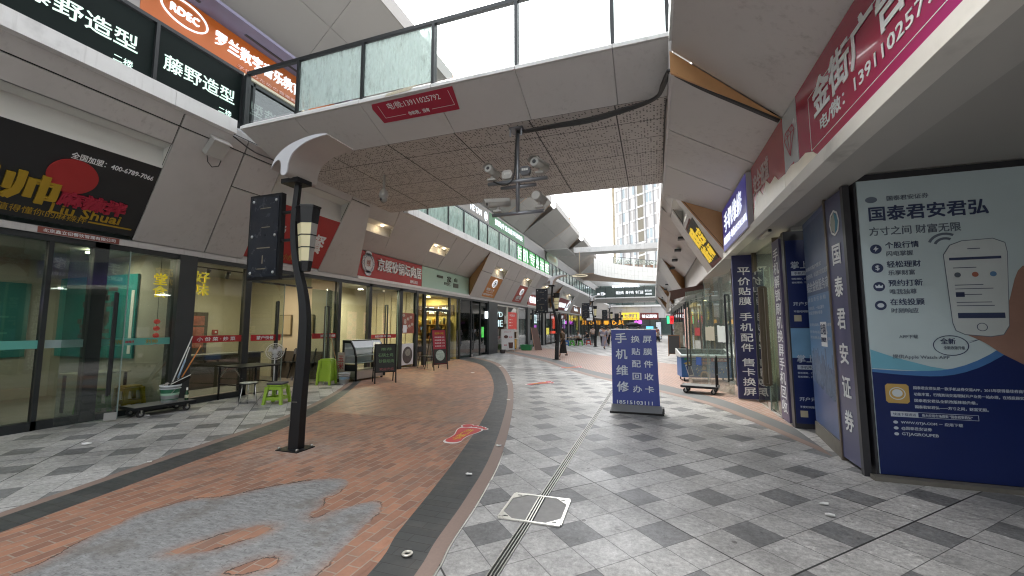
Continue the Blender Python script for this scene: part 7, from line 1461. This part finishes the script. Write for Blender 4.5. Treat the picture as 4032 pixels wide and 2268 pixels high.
# curved pale upper wall, high beam, ceiling behind
t=thing('curved_parapet','pale curved panelled upper wall bending across the street far away','wall',(-4,60,8.6)); CP=M('curved_pale',(.62,.62,.60),.5,var=.06,scale=.6)
arc_=smoothline([(-7.3,54.6),(-6.2,58.2),(-4.3,61.6),(-2,64.6),(1.2,67.5)],5); n=len(arc_)
for i in range(n-1):
    for z0,z1 in ((8.62,9.27),(9.3,9.98),(10.01,10.7)):
        a,c=arc_[i],arc_[i+1]; d=(c-a)*.015; a=a+d; c=c-d; dz=.45*i/n*0
        MB().prism([(a.x,a.y,z0),(c.x,c.y,z0),(c.x+.05,c.y-.05,z1),(a.x+.05,a.y-.05,z1)],(-.1,.12,0)).build('panel',CP,t)
MB().prism([(p.x,p.y,8.62) for p in arc_]+[(1.2,71.5,8.62),(-5,66.5,8.62),(-12,60,8.62),(-12,54.6,8.62)],(0,0,.1)).build('underside',M('soffit_brown',(.30,.22,.16),.6,var=.3,scale=.3),t)
tr=railing('glass_railing','clear railing with thin posts on top of the curved pale wall',(-6.5,60.5),(1.5,68.8),[i/7 for i in range(8)],10.75,[CLR],h=1.2)
t=thing('roof_garden','row of low shrubs in brown planters on the curved wall terrace','planter',(-2,66,10.7))
for k in range(5):
    x=-5.5+1.5*k; o=MB().bx(x,x+1.2,65.8+.9*k-1.5,66.2+.9*k-1.5,10.7,11.25).build('planter_box',M('planter_brown',(.20,.10,.06),.7),t)
    b=MB()
    for j in range(160):
        p=V(x+random.uniform(0,1.2),66+.9*k-1.5+random.uniform(-.3,.3),11.25+random.random()**1.5*.75); a=V(random.gauss(0,1),random.gauss(0,1),random.gauss(0,1)).normalized()*.09; c=V(random.gauss(0,1),random.gauss(0,1),random.gauss(0,1)).normalized()*.06; b.add([p-a,p+c,p+a,p-c],[(0,1,2,3)])
    b.build('foliage',M('leaf_dull',(.06,.09,.045),.7,var=.4,scale=4),o)
t=thing('sky_beam','pale panelled bridge beam crossing high between the roofs','footbridge',(-3,40,9))
js=[-7.3,-6.1,-4.7,-3.3,-1.9,-.6,.95]
for a,c in zip(js[:-1],js[1:]): MB().bx(a+.006,c-.006,40,40.1,8.92,9.45).build('fascia_panel',PAN2,t)
MB().bx(-7.3,.95,40.1,41.6,8.9,9.3).build('underside',PAN,t); MB().bx(-7.3,.95,41.6,41.7,8.92,9.45).build('fascia_panel',PAN2,t)
t=thing('ring_lamp','thin round ring lamp hanging on a stem at the far upper level','lamp',(-6.72,40,6.55)); t2=V(-6.72,40,6.6); MB().tube([t2+V(.72*math.cos(k*PI/16),.72*math.sin(k*PI/16),0) for k in range(33)],.035,6,cap=False).build('ring',M('ring_glow',(.8,.7,.5),.4,emit=.12),t); MB().tube([t2,t2+Z*2.4],.03,6).build('stem',M('stem_pale',(.5,.42,.3)),t)
for k in range(3): MB().bar(t2+Z*.25,t2+V(.72*math.cos(k*2.1),.72*math.sin(k*2.1),0),.015).build('spoke',MC['stem_pale'],t)
MB().bx(-9.8,-7.5,38,42,9.0,9.04).build('lamp_ceiling',PAN,LB)
# tower behind
t=thing('office_tower','tall pale office tower with slanting bands and vertical strips behind the arcade','tower',(4,150,0))
TW=M('tower_white',(.66,.65,.64),.5,var=.05,scale=.2); TG=M('tower_grey',(.40,.38,.37),.5); TW2=M('tower_window',(.36,.42,.45),.12,var=.2,scale=.5); TL_=M('tower_louvre',(.20,.18,.14),.6); TD=M('tower_dark',(.22,.22,.23),.4)
x0,x1=-12.1,22; MB().bx(x0,x1,150,175,0,62).build('wall',TW,t)
MB().bx(x0-.9,x0-.02,150.5,175,0,62).build('corner_strip',M('tower_tan',(.33,.28,.20),.6,var=.5,scale=.4),t)
MB().bx(-4.1,-2.2,149.8,149.99,0,62).build('louvre_strip',TL_,t)
b=None
for k in range(15):
    z=2+4.4*k; MB().prism([(x0,149.75,z),(x1,149.75,z+9.5),(x1,149.75,z+10.1),(x0,149.75,z+.6)],(0,.24,0)).build('floor_band',TW,t)
for x in (-9.6,-7.2,-5.0,-1.6,1.2,4.0): MB().bx(x,x+.28,149.6,149.99,0,62).build('fin',TD,t)
rr=random.Random(3)
for k in range(13):
    for i,x in enumerate((-11.6,-10.6,-9.25,-8.2,-6.85,-5.8,-1.2,-.1,1.6,2.7)):
        if (i+k)%3!=2:
            z=3.2+4.4*k+(x-x0)*.278; h=3.3
            if rr.random()<.55 and len([1])<2: MB().bx(x,x+.75,149.9,149.985,z,z+h).build('window',TW2,t)
            else: MB().bx(x,x+.6,149.9,149.985,z-.3,z+h+.3).build('grey_strip',TG,t)
MB().bar((x0-1,148,30),(4,148,32.2),.12).build('cable',TD,t)
